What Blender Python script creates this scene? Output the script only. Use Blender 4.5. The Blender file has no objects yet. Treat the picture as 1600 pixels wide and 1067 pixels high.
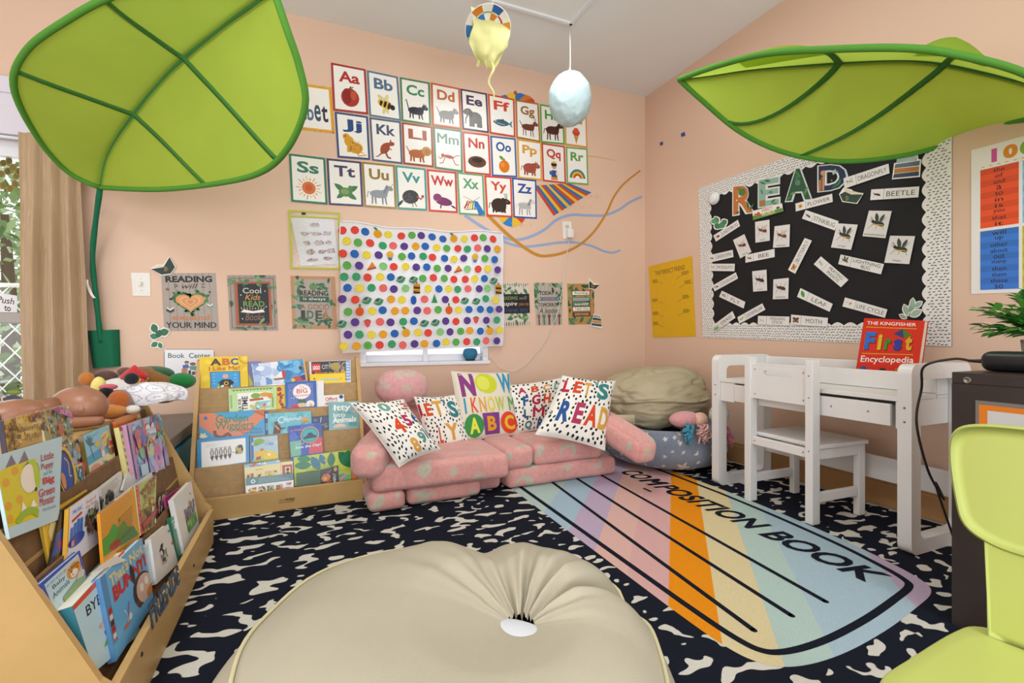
import bpy, bmesh, math, random
from mathutils import Vector as V, Matrix, noise
from mathutils.geometry import tessellate_polygon
PI = math.pi
S = bpy.context.scene
COL = S.collection
# ---------------------------------------------------------------- camera, world, lights, exposure
F, CX, CY, H = 755., 800., 523., .78
AL = math.atan(320 / 755)
DX, DY = math.sin(AL), math.cos(AL)
cam = bpy.data.cameras.new('camera')
camo = bpy.data.objects.new('camera', cam)
COL.objects.link(camo)
camo.location = (0, 0, H)
camo.rotation_euler = (PI / 2, 0, -AL)
cam.sensor_width = 36
cam.lens = F / 1600 * 36
cam.shift_y = -10.5 / 1600
cam.clip_start = .02
S.camera = camo
S.view_settings.view_transform = 'Standard'
S.view_settings.look = 'None'
S.view_settings.exposure = -0.08
S.view_settings.gamma = 1
S.view_settings.use_curve_mapping = False
w = bpy.data.worlds.new('daylight')
S.world = w
w.use_nodes = True
bg = w.node_tree.nodes['Background']
bg.inputs[0].default_value = (.93, .97, 1, 1)
bg.inputs[1].default_value = 1.5


def area(name, loc, rot, sx, sy, watt, col=(1, 1, 1)):
    l = bpy.data.lights.new(name, 'AREA')
    l.shape = 'RECTANGLE'
    l.size, l.size_y, l.energy, l.color = sx, sy, watt, col
    o = bpy.data.objects.new(name, l)
    o.location, o.rotation_euler = loc, rot
    COL.objects.link(o)
    return o


area('ceiling_and_fill_light', (1.16, 1.92, 2.60), (0, 0, 0), .5, 1.1, 14, (.95, .98, 1))
area('ceiling_and_fill_light', (-.9, .3, 2.60), (0, 0, 0), .6, 1.2, 28, (.95, .98, 1))  # added overhead fill out of view, no fixture belongs to it
area('ceiling_and_fill_light', (1.16, -1.6, 2.60), (0, 0, 0), .6, 1.2, 26, (.95, .98, 1))  # second unseen overhead fill behind the camera, added for even light
area('window_and_fill_light', (-.3, -3.3, 1.0), (PI / 2 + .5, 0, 0), 4.5, 1.8, 120, (.9, .96, 1))  # added frontal fill behind the camera, tilted up to brighten the ceiling; no window
area('window_and_fill_light', (-2.9, .6, 1.1), (PI / 2 + .45, 0, -PI / 2), 2.4, 1.7, 40, (.9, .96, 1))  # added side fill, the left wall has no window
area('window_and_fill_light', (-1.6, 3.35, 1.15), (PI / 2, 0, PI), .8, 1.3, 8, (.95, .98, 1))
area('window_and_fill_light', (.7, 3.45, 1.05), (PI / 2, 0, PI), .85, .8, 2.5, (.95, .98, 1))

# ---------------------------------------------------------------- helpers
def ray(px, py):
    u, v = (px - CX) / F, (CY - py) / F
    return V((DX + u * DY, DY - u * DX, v))


CAM = V((0, 0, H))


def at(px, py, t):
    return CAM + ray(px, py) * t


def hit(px, py, p0, n):
    r = ray(px, py)
    return CAM + r * ((V(p0) - CAM).dot(V(n)) / r.dot(V(n)))


YW, XW, ZC = 3.11, 2.462, 2.659
def bk(px, py): return hit(px, py, (0, YW, 0), (0, 1, 0))
def rt(px, py): return hit(px, py, (XW, 0, 0), (1, 0, 0))
def fl(px, py, z=0): return hit(px, py, (0, 0, z), (0, 0, 1))
def crop(ox, oy, s): return lambda *q: [(ox + x * s, oy + y * s) for x, y in q]


def lin(h):
    if not isinstance(h, str): return tuple(h[:3])
    h = h.lstrip('#')
    if len(h) == 3: h = ''.join(c * 2 for c in h)
    r = []
    for i in (0, 2, 4):
        c = int(h[i:i + 2], 16) / 255
        r.append(c / 12.92 if c <= .04045 else ((c + .055) / 1.055) ** 2.4)
    return tuple(r)


MATS = {}
def mat(name, col, rough=.6, spec=.3, metal=0, bump=0, bscale=60, vary=0, vscale=8, trans=0, emit=0, sheen=0):
    if name in MATS: return MATS[name]
    m = bpy.data.materials.new(name)
    m.use_nodes = True
    nt = m.node_tree
    N, L = nt.nodes, nt.links
    b = N['Principled BSDF']
    b.inputs['Roughness'].default_value = rough
    b.inputs['Specular IOR Level'].default_value = spec
    b.inputs['Metallic'].default_value = metal
    if sheen: b.inputs['Sheen Weight'].default_value = sheen
    tc = N.new('ShaderNodeTexCoord')
    src = None
    if col == 'attr':
        a = N.new('ShaderNodeAttribute'); a.attribute_name = 'Col'
        src = a.outputs['Color']
    else:
        c = lin(col)
        b.inputs['Base Color'].default_value = (*c, 1)
    if vary:
        nz = N.new('ShaderNodeTexNoise'); nz.inputs['Scale'].default_value = vscale; nz.inputs['Detail'].default_value = 4
        L.new(tc.outputs['Object'], nz.inputs['Vector'])
        mr = N.new('ShaderNodeMapRange')
        mr.inputs[3].default_value = 1 - vary; mr.inputs[4].default_value = 1 + vary
        mr.inputs[1].default_value = .3; mr.inputs[2].default_value = .7
        L.new(nz.outputs['Fac'], mr.inputs[0])
        mx = N.new('ShaderNodeMix'); mx.data_type = 'RGBA'; mx.blend_type = 'MULTIPLY'
        mx.inputs[0].default_value = 1
        if src: L.new(src, mx.inputs[6])
        else: mx.inputs[6].default_value = (*lin(col), 1)
        L.new(mr.outputs[0], mx.inputs[7])
        src = mx.outputs[2]
    if src: L.new(src, b.inputs['Base Color'])
    if bump:
        nz = N.new('ShaderNodeTexNoise'); nz.inputs['Scale'].default_value = bscale; nz.inputs['Detail'].default_value = 3
        L.new(tc.outputs['Object'], nz.inputs['Vector'])
        bp = N.new('ShaderNodeBump'); bp.inputs['Strength'].default_value = bump; bp.inputs['Distance'].default_value = .01
        L.new(nz.outputs['Fac'], bp.inputs['Height']); L.new(bp.outputs[0], b.inputs['Normal'])
    if trans:
        t = N.new('ShaderNodeBsdfTranslucent')
        if src: L.new(src, t.inputs[0])
        else: t.inputs[0].default_value = (*lin(col), 1)
        ms = N.new('ShaderNodeMixShader'); ms.inputs[0].default_value = trans
        L.new(b.outputs[0], ms.inputs[1]); L.new(t.outputs[0], ms.inputs[2])
        L.new(ms.outputs[0], N['Material Output'].inputs[0])
    if emit:
        b.inputs['Emission Color'].default_value = (*lin(col), 1)
        b.inputs['Emission Strength'].default_value = emit
    MATS[name] = m
    return m


PRINT = mat('printed_paper', 'attr', .45, .35, vary=.03, vscale=30)
GLOSS = mat('laminated_print', 'attr', .22, .4)
CLOTHP = mat('printed_cloth', 'attr', .85, .1, bump=.15, bscale=400)
SHEER = mat('thin_printed_cloth', 'attr', .8, .1, trans=.25)
PLUSH = mat('plush_fleece', 'attr', .95, .05, bump=.5, bscale=260, vary=.08, vscale=60, sheen=.35)
WOODM = mat('maple_ply', '#bf9a62', .4, .35, vary=.1, vscale=5, bump=.05)
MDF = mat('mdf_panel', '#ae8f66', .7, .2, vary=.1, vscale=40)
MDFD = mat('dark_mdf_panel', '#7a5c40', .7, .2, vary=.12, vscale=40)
WHITEP = mat('white_lacquer', '#e6e4e2', .35, .4, vary=.015)
METAL = mat('screw_metal', '#8a8782', .35, .5, .9)
BLACKP = mat('black_plastic', '#1c1c1d', .35, .45)
WHPL = mat('white_plastic', '#e8e5df', .35, .4)
LEAFG = mat('green_canopy_cloth', '#b3d052', .8, .1, trans=.6, vary=.05, vscale=3)
LEAFV = mat('dark_green_webbing', '#447a3a', .8, .1)


class MB:
    def __init__(s): s.v, s.f, s.c, s.sm = [], [], [], []
    def add(s, vs, fs, col=None, smooth=False):
        b = len(s.v)
        s.v += [V(p) for p in vs]
        for f in fs:
            s.f.append([i + b for i in f]); s.c.append(col); s.sm.append(smooth)
        return s
    def merge(s, o):
        b = len(s.v); s.v += o.v
        s.f += [[i + b for i in f] for f in o.f]; s.c += o.c; s.sm += o.sm
        return s
    def xf(s, M):
        s.v = [M @ p for p in s.v]; return s
    def quad(s, a, b, c, d, col=None): return s.add([a, b, c, d], [(0, 1, 2, 3)], col)
    def box(s, lo, hi, bev=0, col=None, seg=2, M=None):
        lo, hi = V(lo), V(hi)
        bm = bmesh.new()
        bmesh.ops.create_cube(bm, size=1)
        d = hi - lo; c = (hi + lo) / 2
        for q in bm.verts: q.co = V((q.co.x * d.x + c.x, q.co.y * d.y + c.y, q.co.z * d.z + c.z))
        if bev: bmesh.ops.bevel(bm, geom=list(bm.edges), offset=min(bev, .49 * min(abs(d.x), abs(d.y), abs(d.z))), segments=seg, profile=.5, affect='EDGES')
        s.bm(bm, col, bool(bev) and seg > 2, M)
        return s
    def bm(s, bm, col=None, smooth=False, M=None):
        bm.verts.index_update()
        s.add([(M @ q.co) if M else q.co.copy() for q in bm.verts], [[q.index for q in f.verts] for f in bm.faces], col, smooth)
        bm.free(); return s
    def tube(s, pts, r, n=8, col=None, flat=None, closed=False):
        pts = [V(p) for p in pts]
        rr = r if isinstance(r, (list, tuple)) else [r] * len(pts)
        vs, fs = [], []
        up = None
        for i, p in enumerate(pts):
            a, b = pts[max(i - 1, 0)], pts[min(i + 1, len(pts) - 1)]
            if closed: a, b = pts[i - 1], pts[(i + 1) % len(pts)]
            d = (b - a).normalized()
            if up is None:
                up = V((0, 0, 1)) if abs(d.z) < .9 else V((1, 0, 0))
                if flat: up = V(flat)
            x = d.cross(up).normalized(); up = x.cross(d).normalized()
            for k in range(n):
                q = 2 * PI * k / n
                vs.append(p + x * (rr[i] * math.cos(q)) + up * (rr[i] * math.sin(q)))
        m = len(pts)
        for i in range(m if closed else m - 1):
            for k in range(n):
                j = (i + 1) % m
                fs.append((i * n + k, i * n + (k + 1) % n, j * n + (k + 1) % n, j * n + k))
        if not closed: fs += [tuple(range(n))[::-1], tuple(range((m - 1) * n, m * n))]
        return s.add(vs, fs, col, True)
    def grid(s, fn, nu, nv, col=None, wrapu=False, smooth=True, cfn=None):
        vs = [fn(i / nu, j / nv) for j in range(nv + 1) for i in range(nu + (0 if wrapu else 1))]
        w_ = nu if wrapu else nu + 1
        for j in range(nv):
            for i in range(nu):
                i2 = (i + 1) % w_
                f = [j * w_ + i, j * w_ + i2, (j + 1) * w_ + i2, (j + 1) * w_ + i]
                s_ = cfn((i + .5) / nu, (j + .5) / nv) if cfn else col
                s.f.append([q + len(s.v) for q in f]); s.c.append(s_); s.sm.append(smooth)
        s.v += [V(p) for p in vs]
        return s
    def ball(s, c, r, col=None, n=20, m=12, M=None, fn=None):
        c = V(c); r = V(r) if not isinstance(r, (int, float)) else V((r, r, r))
        vs = []
        for j in range(m + 1):
            ph = PI * j / m
            for i in range(n):
                th = 2 * PI * i / n
                d = V((math.sin(ph) * math.cos(th), math.sin(ph) * math.sin(th), math.cos(ph)))
                k = fn(d) if fn else 1
                p = V((d.x * r.x, d.y * r.y, d.z * r.z)) * k
                vs.append(c + (M @ p if M else p))
        fs = [(j * n + i, (j + 1) * n + i, (j + 1) * n + (i + 1) % n, j * n + (i + 1) % n) for j in range(m) for i in range(n)]
        return s.add(vs, fs, col, True)
    def lathe(s, prof, c=(0, 0, 0), n=24, col=None):
        c = V(c); vs = []
        for r, z in prof:
            for i in range(n): vs.append(c + V((r * math.cos(2 * PI * i / n), r * math.sin(2 * PI * i / n), z)))
        fs = [(j * n + i, j * n + (i + 1) % n, (j + 1) * n + (i + 1) % n, (j + 1) * n + i) for j in range(len(prof) - 1) for i in range(n)]
        fs += [tuple(range(n))[::-1], tuple(range((len(prof) - 1) * n, len(prof) * n))]
        return s.add(vs, fs, col, True)
    def prism(s, pts, d, col=None):
        """closed outline pts extruded by vector d"""
        n = len(pts); d = V(d); pts = [V(p) for p in pts]
        return s.add(pts + [p + d for p in pts], [tuple(range(n))[::-1], tuple(range(n, 2 * n))] + [(i, (i + 1) % n, n + (i + 1) % n, n + i) for i in range(n)], col)


ORG = {}
def link(name, mb, m, parent=None, smooth=None, org=None, fixn=False):
    me = bpy.data.meshes.new(name)
    if parent is not None: o0 = ORG[parent.name]
    elif org is not None: o0 = V(org)
    else:
        xs = [p.x for p in mb.v]; ys = [p.y for p in mb.v]; zs = [p.z for p in mb.v]
        o0 = V(((min(xs) + max(xs)) / 2, (min(ys) + max(ys)) / 2, min(zs)))
    me.from_pydata([p - o0 for p in mb.v], [], mb.f)
    if fixn:
        bm = bmesh.new(); bm.from_mesh(me)
        bmesh.ops.remove_doubles(bm, verts=bm.verts, dist=1e-5)
        bmesh.ops.recalc_face_normals(bm, faces=bm.faces); bm.to_mesh(me); bm.free()
        if smooth is None: smooth = any(mb.sm)
        me.polygons.foreach_set('use_smooth', [bool(smooth)] * len(me.polygons))
    else:
        me.polygons.foreach_set('use_smooth', mb.sm if smooth is None else [smooth] * len(mb.f))
    if any(c is not None for c in mb.c) and not fixn:
        at_ = me.color_attributes.new('Col', 'FLOAT_COLOR', 'CORNER')
        cache, dat = {}, []
        for f, c in zip(mb.f, mb.c):
            if isinstance(c, list):
                for q in c: dat += [*q, 1]
                continue
            if c not in cache: cache[c] = (*lin(c or '#ffffff'), 1)
            dat += list(cache[c]) * len(f)
        at_.data.foreach_set('color', dat)
    me.materials.append(m)
    o = bpy.data.objects.new(name, me)
    COL.objects.link(o)
    ORG[o.name] = o0
    if parent is not None:
        o.parent = parent
    else: o.location = o0
    return o


def tag(o, label=None, cat=None, group=None, kind=None):
    if label: o['label'] = label
    if cat: o['category'] = cat
    if group: o['group'] = group
    if kind: o['kind'] = kind
    return o


def thing(name, loc, label, cat, group=None):
    o = bpy.data.objects.new(name, None)
    o.empty_display_size = .05
    COL.objects.link(o); o.location = loc
    ORG[o.name] = V(loc)
    return tag(o, label, cat, group)


def struct(name, mb, m, **k): return tag(link(name, mb, m, **k), kind='structure')


# ---------------------------------------------------------------- flat and curved printed art
TXT = {}
def textmesh(st, bold=0, shear=0):
    k = (st, bold, shear)
    if k not in TXT:
        cu = bpy.data.curves.new('lettering', 'FONT')
        cu.body = st; cu.offset = bold; cu.shear = shear; cu.resolution_u = 3; cu.fill_mode = 'FRONT'
        ob = bpy.data.objects.new('lettering', cu)
        me = bpy.data.meshes.new_from_object(ob)
        vs = [(q.co.x, q.co.y) for q in me.vertices]
        fs = [list(p.vertices) for p in me.polygons]
        bpy.data.objects.remove(ob); bpy.data.curves.remove(cu); bpy.data.meshes.remove(me)
        x0, x1 = min(p[0] for p in vs), max(p[0] for p in vs); y0, y1 = min(p[1] for p in vs), max(p[1] for p in vs)
        TXT[k] = ([((x - x0) / (x1 - x0 or 1), (y1 - y) / (y1 - y0 or 1)) for x, y in vs], fs)
    return TXT[k]


class Art:
    """layered coloured shapes on a surface; local u to the right, v down, both 0..1"""
    def __init__(s, quad=None, fn=None, size=None, eps=.00005, maxe=None):
        s.mb = MB(); s.n = 1; s.eps = eps; s.maxe = maxe; s.clip = bool(quad)
        if quad:
            q = s.q = [V(p) for p in quad]
            nn = -((q[1] - q[0]).cross(q[3] - q[0])).normalized(); s.nrm = nn
            s.w = ((q[1] - q[0]).length + (q[2] - q[3]).length) / 2; s.h = ((q[3] - q[0]).length + (q[2] - q[1]).length) / 2
            s.fn = lambda u, v, h: (q[0] * (1 - u) + q[1] * u) * (1 - v) + (q[3] * (1 - u) + q[2] * u) * v + nn * h
        else: s.fn = fn; s.w, s.h = size
    def tri(s, ps, h, col):
        if s.maxe:
            st = [ps]
            while st:
                a, b, c = st.pop()
                e = [(((p[0] - q[0]) * s.w) ** 2 + ((p[1] - q[1]) * s.h) ** 2, p, q, r) for p, q, r in ((a, b, c), (b, c, a), (c, a, b))]
                l, p, q, r = max(e)
                if l > s.maxe ** 2:
                    m = ((p[0] + q[0]) / 2, (p[1] + q[1]) / 2); st += [(p, m, r), (m, q, r)]
                else: s.mb.add([s.fn(*k, h) for k in (a, b, c)], [(0, 1, 2)], col, True)
        else: s.mb.add([s.fn(*k, h) for k in ps], [tuple(range(len(ps)))], col)
    def emit(s, pts, faces, col):
        h = s.n * s.eps; s.n += 1
        if s.maxe:
            for f in faces:
                for k in range(1, len(f) - 1): s.tri((pts[f[0]], pts[f[k]], pts[f[k + 1]]), h, col)
        else: s.mb.add([s.fn(*p, h) for p in pts], faces, col)
    def poly(s, pts, col):
        if s.clip and any(not (0 <= q <= 1) for p in pts for q in p):
            for ax, lim, sg in ((0, 0, 1), (0, 1, -1), (1, 0, 1), (1, 1, -1)):
                out = []
                for i, p in enumerate(pts):
                    q = pts[(i + 1) % len(pts)]; a, b = (p[ax] - lim) * sg, (q[ax] - lim) * sg
                    if a >= 0: out.append(p)
                    if a * b < 0:
                        t = a / (a - b); out.append((p[0] + (q[0] - p[0]) * t, p[1] + (q[1] - p[1]) * t))
                pts = out
            if len(pts) < 3: return s
        if s.maxe or len(pts) > 4:
            ts = tessellate_polygon([[V((p[0] * s.w, p[1] * s.h, 0)) for p in pts]])
            s.emit(pts, ts, col)
        else: s.emit(pts, [tuple(range(len(pts)))], col)
        return s
    def rect(s, a, b, c, d, col): return s.poly([(a, b), (c, b), (c, d), (a, d)], col)
    def frame(s, a, b, c, d, wd, col):
        wv = wd * s.w / s.h
        s.rect(a, b, c, b + wv, col); s.n -= 1; s.rect(a, d - wv, c, d, col); s.n -= 1
        s.rect(a, b + wv, a + wd, d - wv, col); s.n -= 1; return s.rect(c - wd, b + wv, c, d - wv, col)
    def ell(s, u, v, ru, rv=None, col='#000', rot=0, n=16, a0=0, a1=2 * PI):
        if rv is None: rv = ru * s.w / s.h
        pts = []; c, q = math.cos(rot), math.sin(rot)
        full = abs(a1 - a0 - 2 * PI) < 1e-6
        for i in range(n if full else n + 1):
            a = a0 + (a1 - a0) * i / n
            x, y = ru * s.w * math.cos(a), rv * s.h * math.sin(a)
            pts.append((u + (x * c - y * q) / s.w, v + (x * q + y * c) / s.h))
        return s.poly(pts, col)
    def ring(s, u, v, r, wd, col, rv=None, n=24, a0=0, a1=2 * PI):
        rv = rv if rv is not None else r * s.w / s.h
        return s.stroke([(u + r * math.cos(a0 + (a1 - a0) * i / n), v + rv * math.sin(a0 + (a1 - a0) * i / n)) for i in range(n + 1)], wd, col)
    def stroke(s, pts, wd, col, w1=None):
        P = [(p[0] * s.w, p[1] * s.h) for p in pts]; L, R = [], []
        n = len(P)
        for i in range(n):
            a, b = P[max(i - 1, 0)], P[min(i + 1, n - 1)]
            dx, dy = b[0] - a[0], b[1] - a[1]; l = math.hypot(dx, dy) or 1
            k = wd if w1 is None else wd + (w1 - wd) * i / (n - 1)
            ox, oy = -dy / l * k * s.w / 2, dx / l * k * s.w / 2
            L.append(((P[i][0] + ox) / s.w, (P[i][1] + oy) / s.h)); R.append(((P[i][0] - ox) / s.w, (P[i][1] - oy) / s.h))
        if s.clip: L, R = [[(min(max(a, 0), 1), min(max(b, 0), 1)) for a, b in Q] for Q in (L, R)]
        s.emit(L + R, [(i, i + 1, n + i + 1, n + i) for i in range(n - 1)], col); return s
    def leaf(s, u, v, l, ang, col, fat=.3, n=5):
        l *= s.w; c, q = math.cos(ang), math.sin(ang); pts = []
        for i in range(2 * n):
            t = i / n if i <= n else 2 - i / n
            y = fat * l * math.sin(PI * t) ** .8 * .5 * (1 if i <= n else -1)
            x = t * l
            pts.append((u + (x * c - y * q) / s.w, v + (x * q + y * c) / s.h))
        return s.poly(pts, col)
    def text(s, st, a, b, c, d, col, bold=.012, shear=0, rot=0, lines=False):
        if 'M' in st and bold > .003:
            k = bold * .55 / (.62 * len(st)) * (c - a)
            for dx in (-k, 0, k): s.text(st, a + k + dx, b, c - k + dx, d, col, 0, shear, rot)
            return s
        vs, fs = textmesh(st, bold, shear)
        cu, cv = (a + c) / 2, (b + d) / 2; cr, sr = math.cos(rot), math.sin(rot)
        pts = []
        for x, y in vs:
            X, Y = (x - .5) * (c - a) * s.w, (y - .5) * (d - b) * s.h
            pts.append((cu + (X * cr - Y * sr) / s.w, cv + (X * sr + Y * cr) / s.h))
        s.emit(pts, fs, col); return s
    def multi(s, st, a, b, c, d, cols, **k):
        """letters one by one, each with its own colour"""
        n = len(st); wd = (c - a) / n
        for i, ch in enumerate(st):
            if ch != ' ':
                nn = .35 if ch in "Ii!'1l" else .9
                s.text(ch, a + wd * (i + .5 - nn / 2), b, a + wd * (i + .5 + nn / 2), d, cols[i % len(cols)], **k); s.n -= 1
        s.n += 1; return s
    def blobs(s, a, b, c, d, cols, n, r0, r1, rnd, lay=6):
        for i in range(n):
            s.ell(rnd.uniform(a, c), rnd.uniform(b, d), rnd.uniform(r0, r1), rnd.uniform(r0, r1) * s.w / s.h, rnd.choice(cols), rnd.uniform(0, 3), n=7)
        return s
    def lines(s, a, b, c, d, n, col, rnd, k=.5):
        for i in range(n):
            v = b + (d - b) * (i + .5) / n
            s.rect(a, v - (d - b) / n * k / 2, c - rnd.uniform(0, .35) * (c - a), v + (d - b) / n * k / 2, col); s.n -= 1
        s.n += 1; return s


def slab(quad, th, col):
    q = [V(p) for p in quad]; n = -((q[1] - q[0]).cross(q[3] - q[0])).normalized()
    mb = MB()
    b = [p - n * th for p in q]
    mb.add(q + b, [(3, 2, 1, 0), (4, 5, 6, 7), (0, 1, 5, 4), (1, 2, 6, 5), (2, 3, 7, 6), (3, 0, 4, 7)], col)
    return mb, n


def card(name, quad, art, label, cat, col='#f2efe9', th=.0015, off=.0018, group=None, m=None, parent=None):
    """thin card lying on a wall or board; quad gives TL TR BR BL"""
    q = [V(p) for p in quad]
    n = -((q[1] - q[0]).cross(q[3] - q[0])).normalized()
    q = [p + n * (off + th * .5) for p in q]
    mb, n = slab(q, th, col)
    if art:
        A = Art(q); art(A); mb.merge(A.mb)
    o = link(name, mb, m or PRINT, parent)
    if parent is None: tag(o, label, cat, group)
    elif label: o['label'] = label
    return o
# ---------------------------------------------------------------- the room
def wallmat():
    return mat('peach_wall_paint', '#debda6', .55, .3, bump=.02, bscale=120, vary=.015, vscale=1.5)


PEACH = wallmat()
TRIMW = mat('white_trim', '#e9e9ee', .4, .4)
TAN = mat('tan_baseboard_wood', '#b58a5c', .5, .3, vary=.06, vscale=6)


def wall_with_holes(x0, x1, z0, z1, holes, y0, y1):
    mb = MB()
    xs = sorted({x0, x1, *[h[0] for h in holes], *[h[1] for h in holes]})
    for a, b in zip(xs, xs[1:]):
        hs = sorted([h for h in holes if h[0] <= a + 1e-6 and h[1] >= b - 1e-6], key=lambda h: h[2])
        z = z0
        for h in hs:
            mb.box((a, y0, z), (b, y1, h[2])); z = h[3]
        mb.box((a, y0, z), (b, y1, z1))
    return mb


W1 = (-2.10, -1.13, .12, 1.735)
W2 = (.30, 1.147, .60, 1.40)
struct('wall_back', wall_with_holes(-3.0, XW, -.01, ZC, [W1, W2], YW, YW + .14), PEACH)
struct('wall_right', MB().box((XW, -3.4, -.01), (XW + .12, YW + .14, ZC)), PEACH)
struct('wall_left', MB().box((-3.12, -3.4, -.01), (-3.0, YW + .14, ZC)), PEACH)
struct('ceiling', MB().box((-3.12, -3.4, ZC), (XW + .12, YW + .14, ZC + .1)), mat('ceiling_paint', '#eef0f2', .7, .2))
struct('floor', MB().box((-3.12, -3.4, -.06), (XW + .12, YW + .14, -.01)), mat('grey_vinyl_floor', '#a8a197', .5, .3, vary=.05, vscale=12))
mb = MB().box((XW - .014, -3.3, -.01), (XW, YW, .095), .003).box((XW - .009, -3.3, .095), (XW, YW, .112), .003)
struct('baseboard_right', mb, TAN)
struct('baseboard_back', MB().box((-1.12, YW - .014, -.01), (XW - .014, YW, .095), .003).box((-1.12, YW - .009, .095), (XW - .014, YW, .112), .003), TAN)

# window_1: left window with shade box, rail, glass and white diamond guard
x0, x1, z0, z1 = W1
fw = MB()
for a, b in (((x0, YW + .02, 1.65), (x1, YW + .1, z1)), ((x0, YW + .02, z0), (x1, YW + .1, z0 + .07)), ((x0, YW + .02, z0 + .07), (x0 + .06, YW + .1, 1.65)), ((x1 - .05, YW + .02, z0 + .07), (x1, YW + .1, 1.65))): fw.box(a, b, .004)
win1 = struct('window_1', fw, TRIMW)
link('sash_rail', MB().box((x0 + .06, YW + .03, .835), (x1 - .05, YW + .085, .89), .004), mat('grey_aluminium', '#9c9590', .4, .4, .3), win1)
GL = bpy.data.materials.new('window_glass'); GL.use_nodes = True
nt = GL.node_tree; nt.nodes.remove(nt.nodes['Principled BSDF'])
tr = nt.nodes.new('ShaderNodeBsdfTransparent'); gs = nt.nodes.new('ShaderNodeBsdfGlossy'); gs.inputs['Roughness'].default_value = .02
fr = nt.nodes.new('ShaderNodeFresnel'); fr.inputs[0].default_value = 1.45; ms = nt.nodes.new('ShaderNodeMixShader')
nt.links.new(fr.outputs[0], ms.inputs[0]); nt.links.new(tr.outputs[0], ms.inputs[1]); nt.links.new(gs.outputs[0], ms.inputs[2]); nt.links.new(ms.outputs[0], nt.nodes['Material Output'].inputs[0])
link('glass_pane', MB().box((x0 + .06, YW + .055, z0 + .07), (x1 - .05, YW + .059, 1.65)), GL, win1)
g = MB()
gx0, gx1, gz0, gz1, gy = x0 + .02, x1 - .02, z0 + .03, 1.03, YW + .12
g.tube([(gx0, gy, gz1), (gx1, gy, gz1)], .012, 6)
d = .048
nn = int((gx1 - gx0 + gz1 - gz0) / (2 * d)) + 2
for i in range(-nn, nn):
    for sg in (1, -1):
        pts = []
        for k in range(0, 41):
            z = gz0 + (gz1 - gz0) * k / 40
            x = gx0 + i * 2 * d + sg * (z - gz0) * .8
            if gx0 <= x <= gx1: pts.append((x, gy + sg * .002, z))
        if len(pts) > 1: g.tube([pts[0], pts[-1]], .0032, 4)
link('diamond_guard', g, mat('white_guard_wire', '#f2efe8', .5, .3), win1)
sb = MB().box((x0, YW - .06, 1.735), (x1 + .05, YW, 1.872), .004)
struct('trim_1', sb.box((x0, YW - .06, 1.932), (x1 + .05, YW, 2.01), .004).box((x0, YW - .05, 1.872), (x1 + .05, YW, 1.932)), mat('lilac_shade_box', '#d9d3dd', .6, .2))

# window_2 behind the dotted panel
x0, x1, z0, z1 = W2
fw = MB()
for a, b in (((x0, YW + .012, z1 - .05), (x1, YW + .1, z1)), ((x0, YW - .012, z0 - .018), (x1 + .004, YW + .1, z0 + .004)), ((x0, YW + .08, z0 + .004), (x1, YW + .1, z0 + .05)), ((x0, YW + .012, z0 + .004), (x0 + .04, YW + .079, z1 - .05)), ((x1 - .04, YW + .012, z0 + .004), (x1, YW + .079, z1 - .05)), ((.705, YW + .05, z0 + .004), (.735, YW + .079, z1 - .05))): fw.box(a, b, .003)
win2 = struct('window_2', fw, TRIMW)
link('glass_pane', MB().box((x0 + .04, YW + .088, z0 + .05), (x1 - .04, YW + .092, z1 - .05)), GL, win2)

# outdoors behind the left window
struct('trim_2', MB().box((-9, YW + .3, -.6), (4, 12, -.5)), mat('garden_ground', '#7d8f62', .9, .1, vary=.2, vscale=3))
FOL = mat('garden_foliage', 'attr', .7, .2, trans=.35)
rnd = random.Random(4)
def bush(name, c, r, n, cols, label, seed):
    rr = random.Random(seed)
    root = thing(name, (c[0], c[1], -.5), label, 'tree', 'trees outside the left window')
    mb = MB()
    for i in range(n):
        while 1:
            d = V((rr.uniform(-1, 1), rr.uniform(-1, 1), rr.uniform(-1, 1)))
            if .15 < d.length < 1: break
        p = V(c) + V((d.x * r[0], d.y * r[1], d.z * r[2]))
        s_ = rr.uniform(.04, .09)
        a = V((rr.gauss(0, 1), rr.gauss(0, 1), rr.gauss(0, 1))).normalized(); b = a.cross(V((rr.gauss(0, 1), rr.gauss(0, 1), 1))).normalized()
        mb.add([p - a * s_, p + b * s_ * .5, p + a * s_, p - b * s_ * .5], [(0, 1, 2, 3)], rr.choice(cols))
    link('foliage', mb, FOL, root)
    link('trunk', MB().tube([(c[0], c[1], -.5), (c[0] + .05, c[1], c[2] * .4), c], [.09, .07, .03], 8), mat('bark', '#6d5a48', .9, .1), root)
G1 = ['#7fa05a', '#a9c48a', '#5f8848', '#c6d8ae', '#8fb07a', '#dfe8d2']
bush('garden_tree', (-2.6, 6.0, 1.9), (1.4, 1.0, 2.1), 3600, G1, 'pale green leafy tree close outside the left window', 1)
bush('garden_tree', (-5.2, 9.2, 2.2), (1.8, 1.2, 2.6), 3000, G1[:4], 'darker green tree farther off outside the left window', 2)
bush('garden_shrub', (-2.35, 4.1, .1), (.8, .35, .6), 1300, ['#8aa070', '#b9c9a8', '#d5dcd8', '#6f8a5c'], 'low shrub outside the left window behind the white diamond guard', 3)

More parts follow.
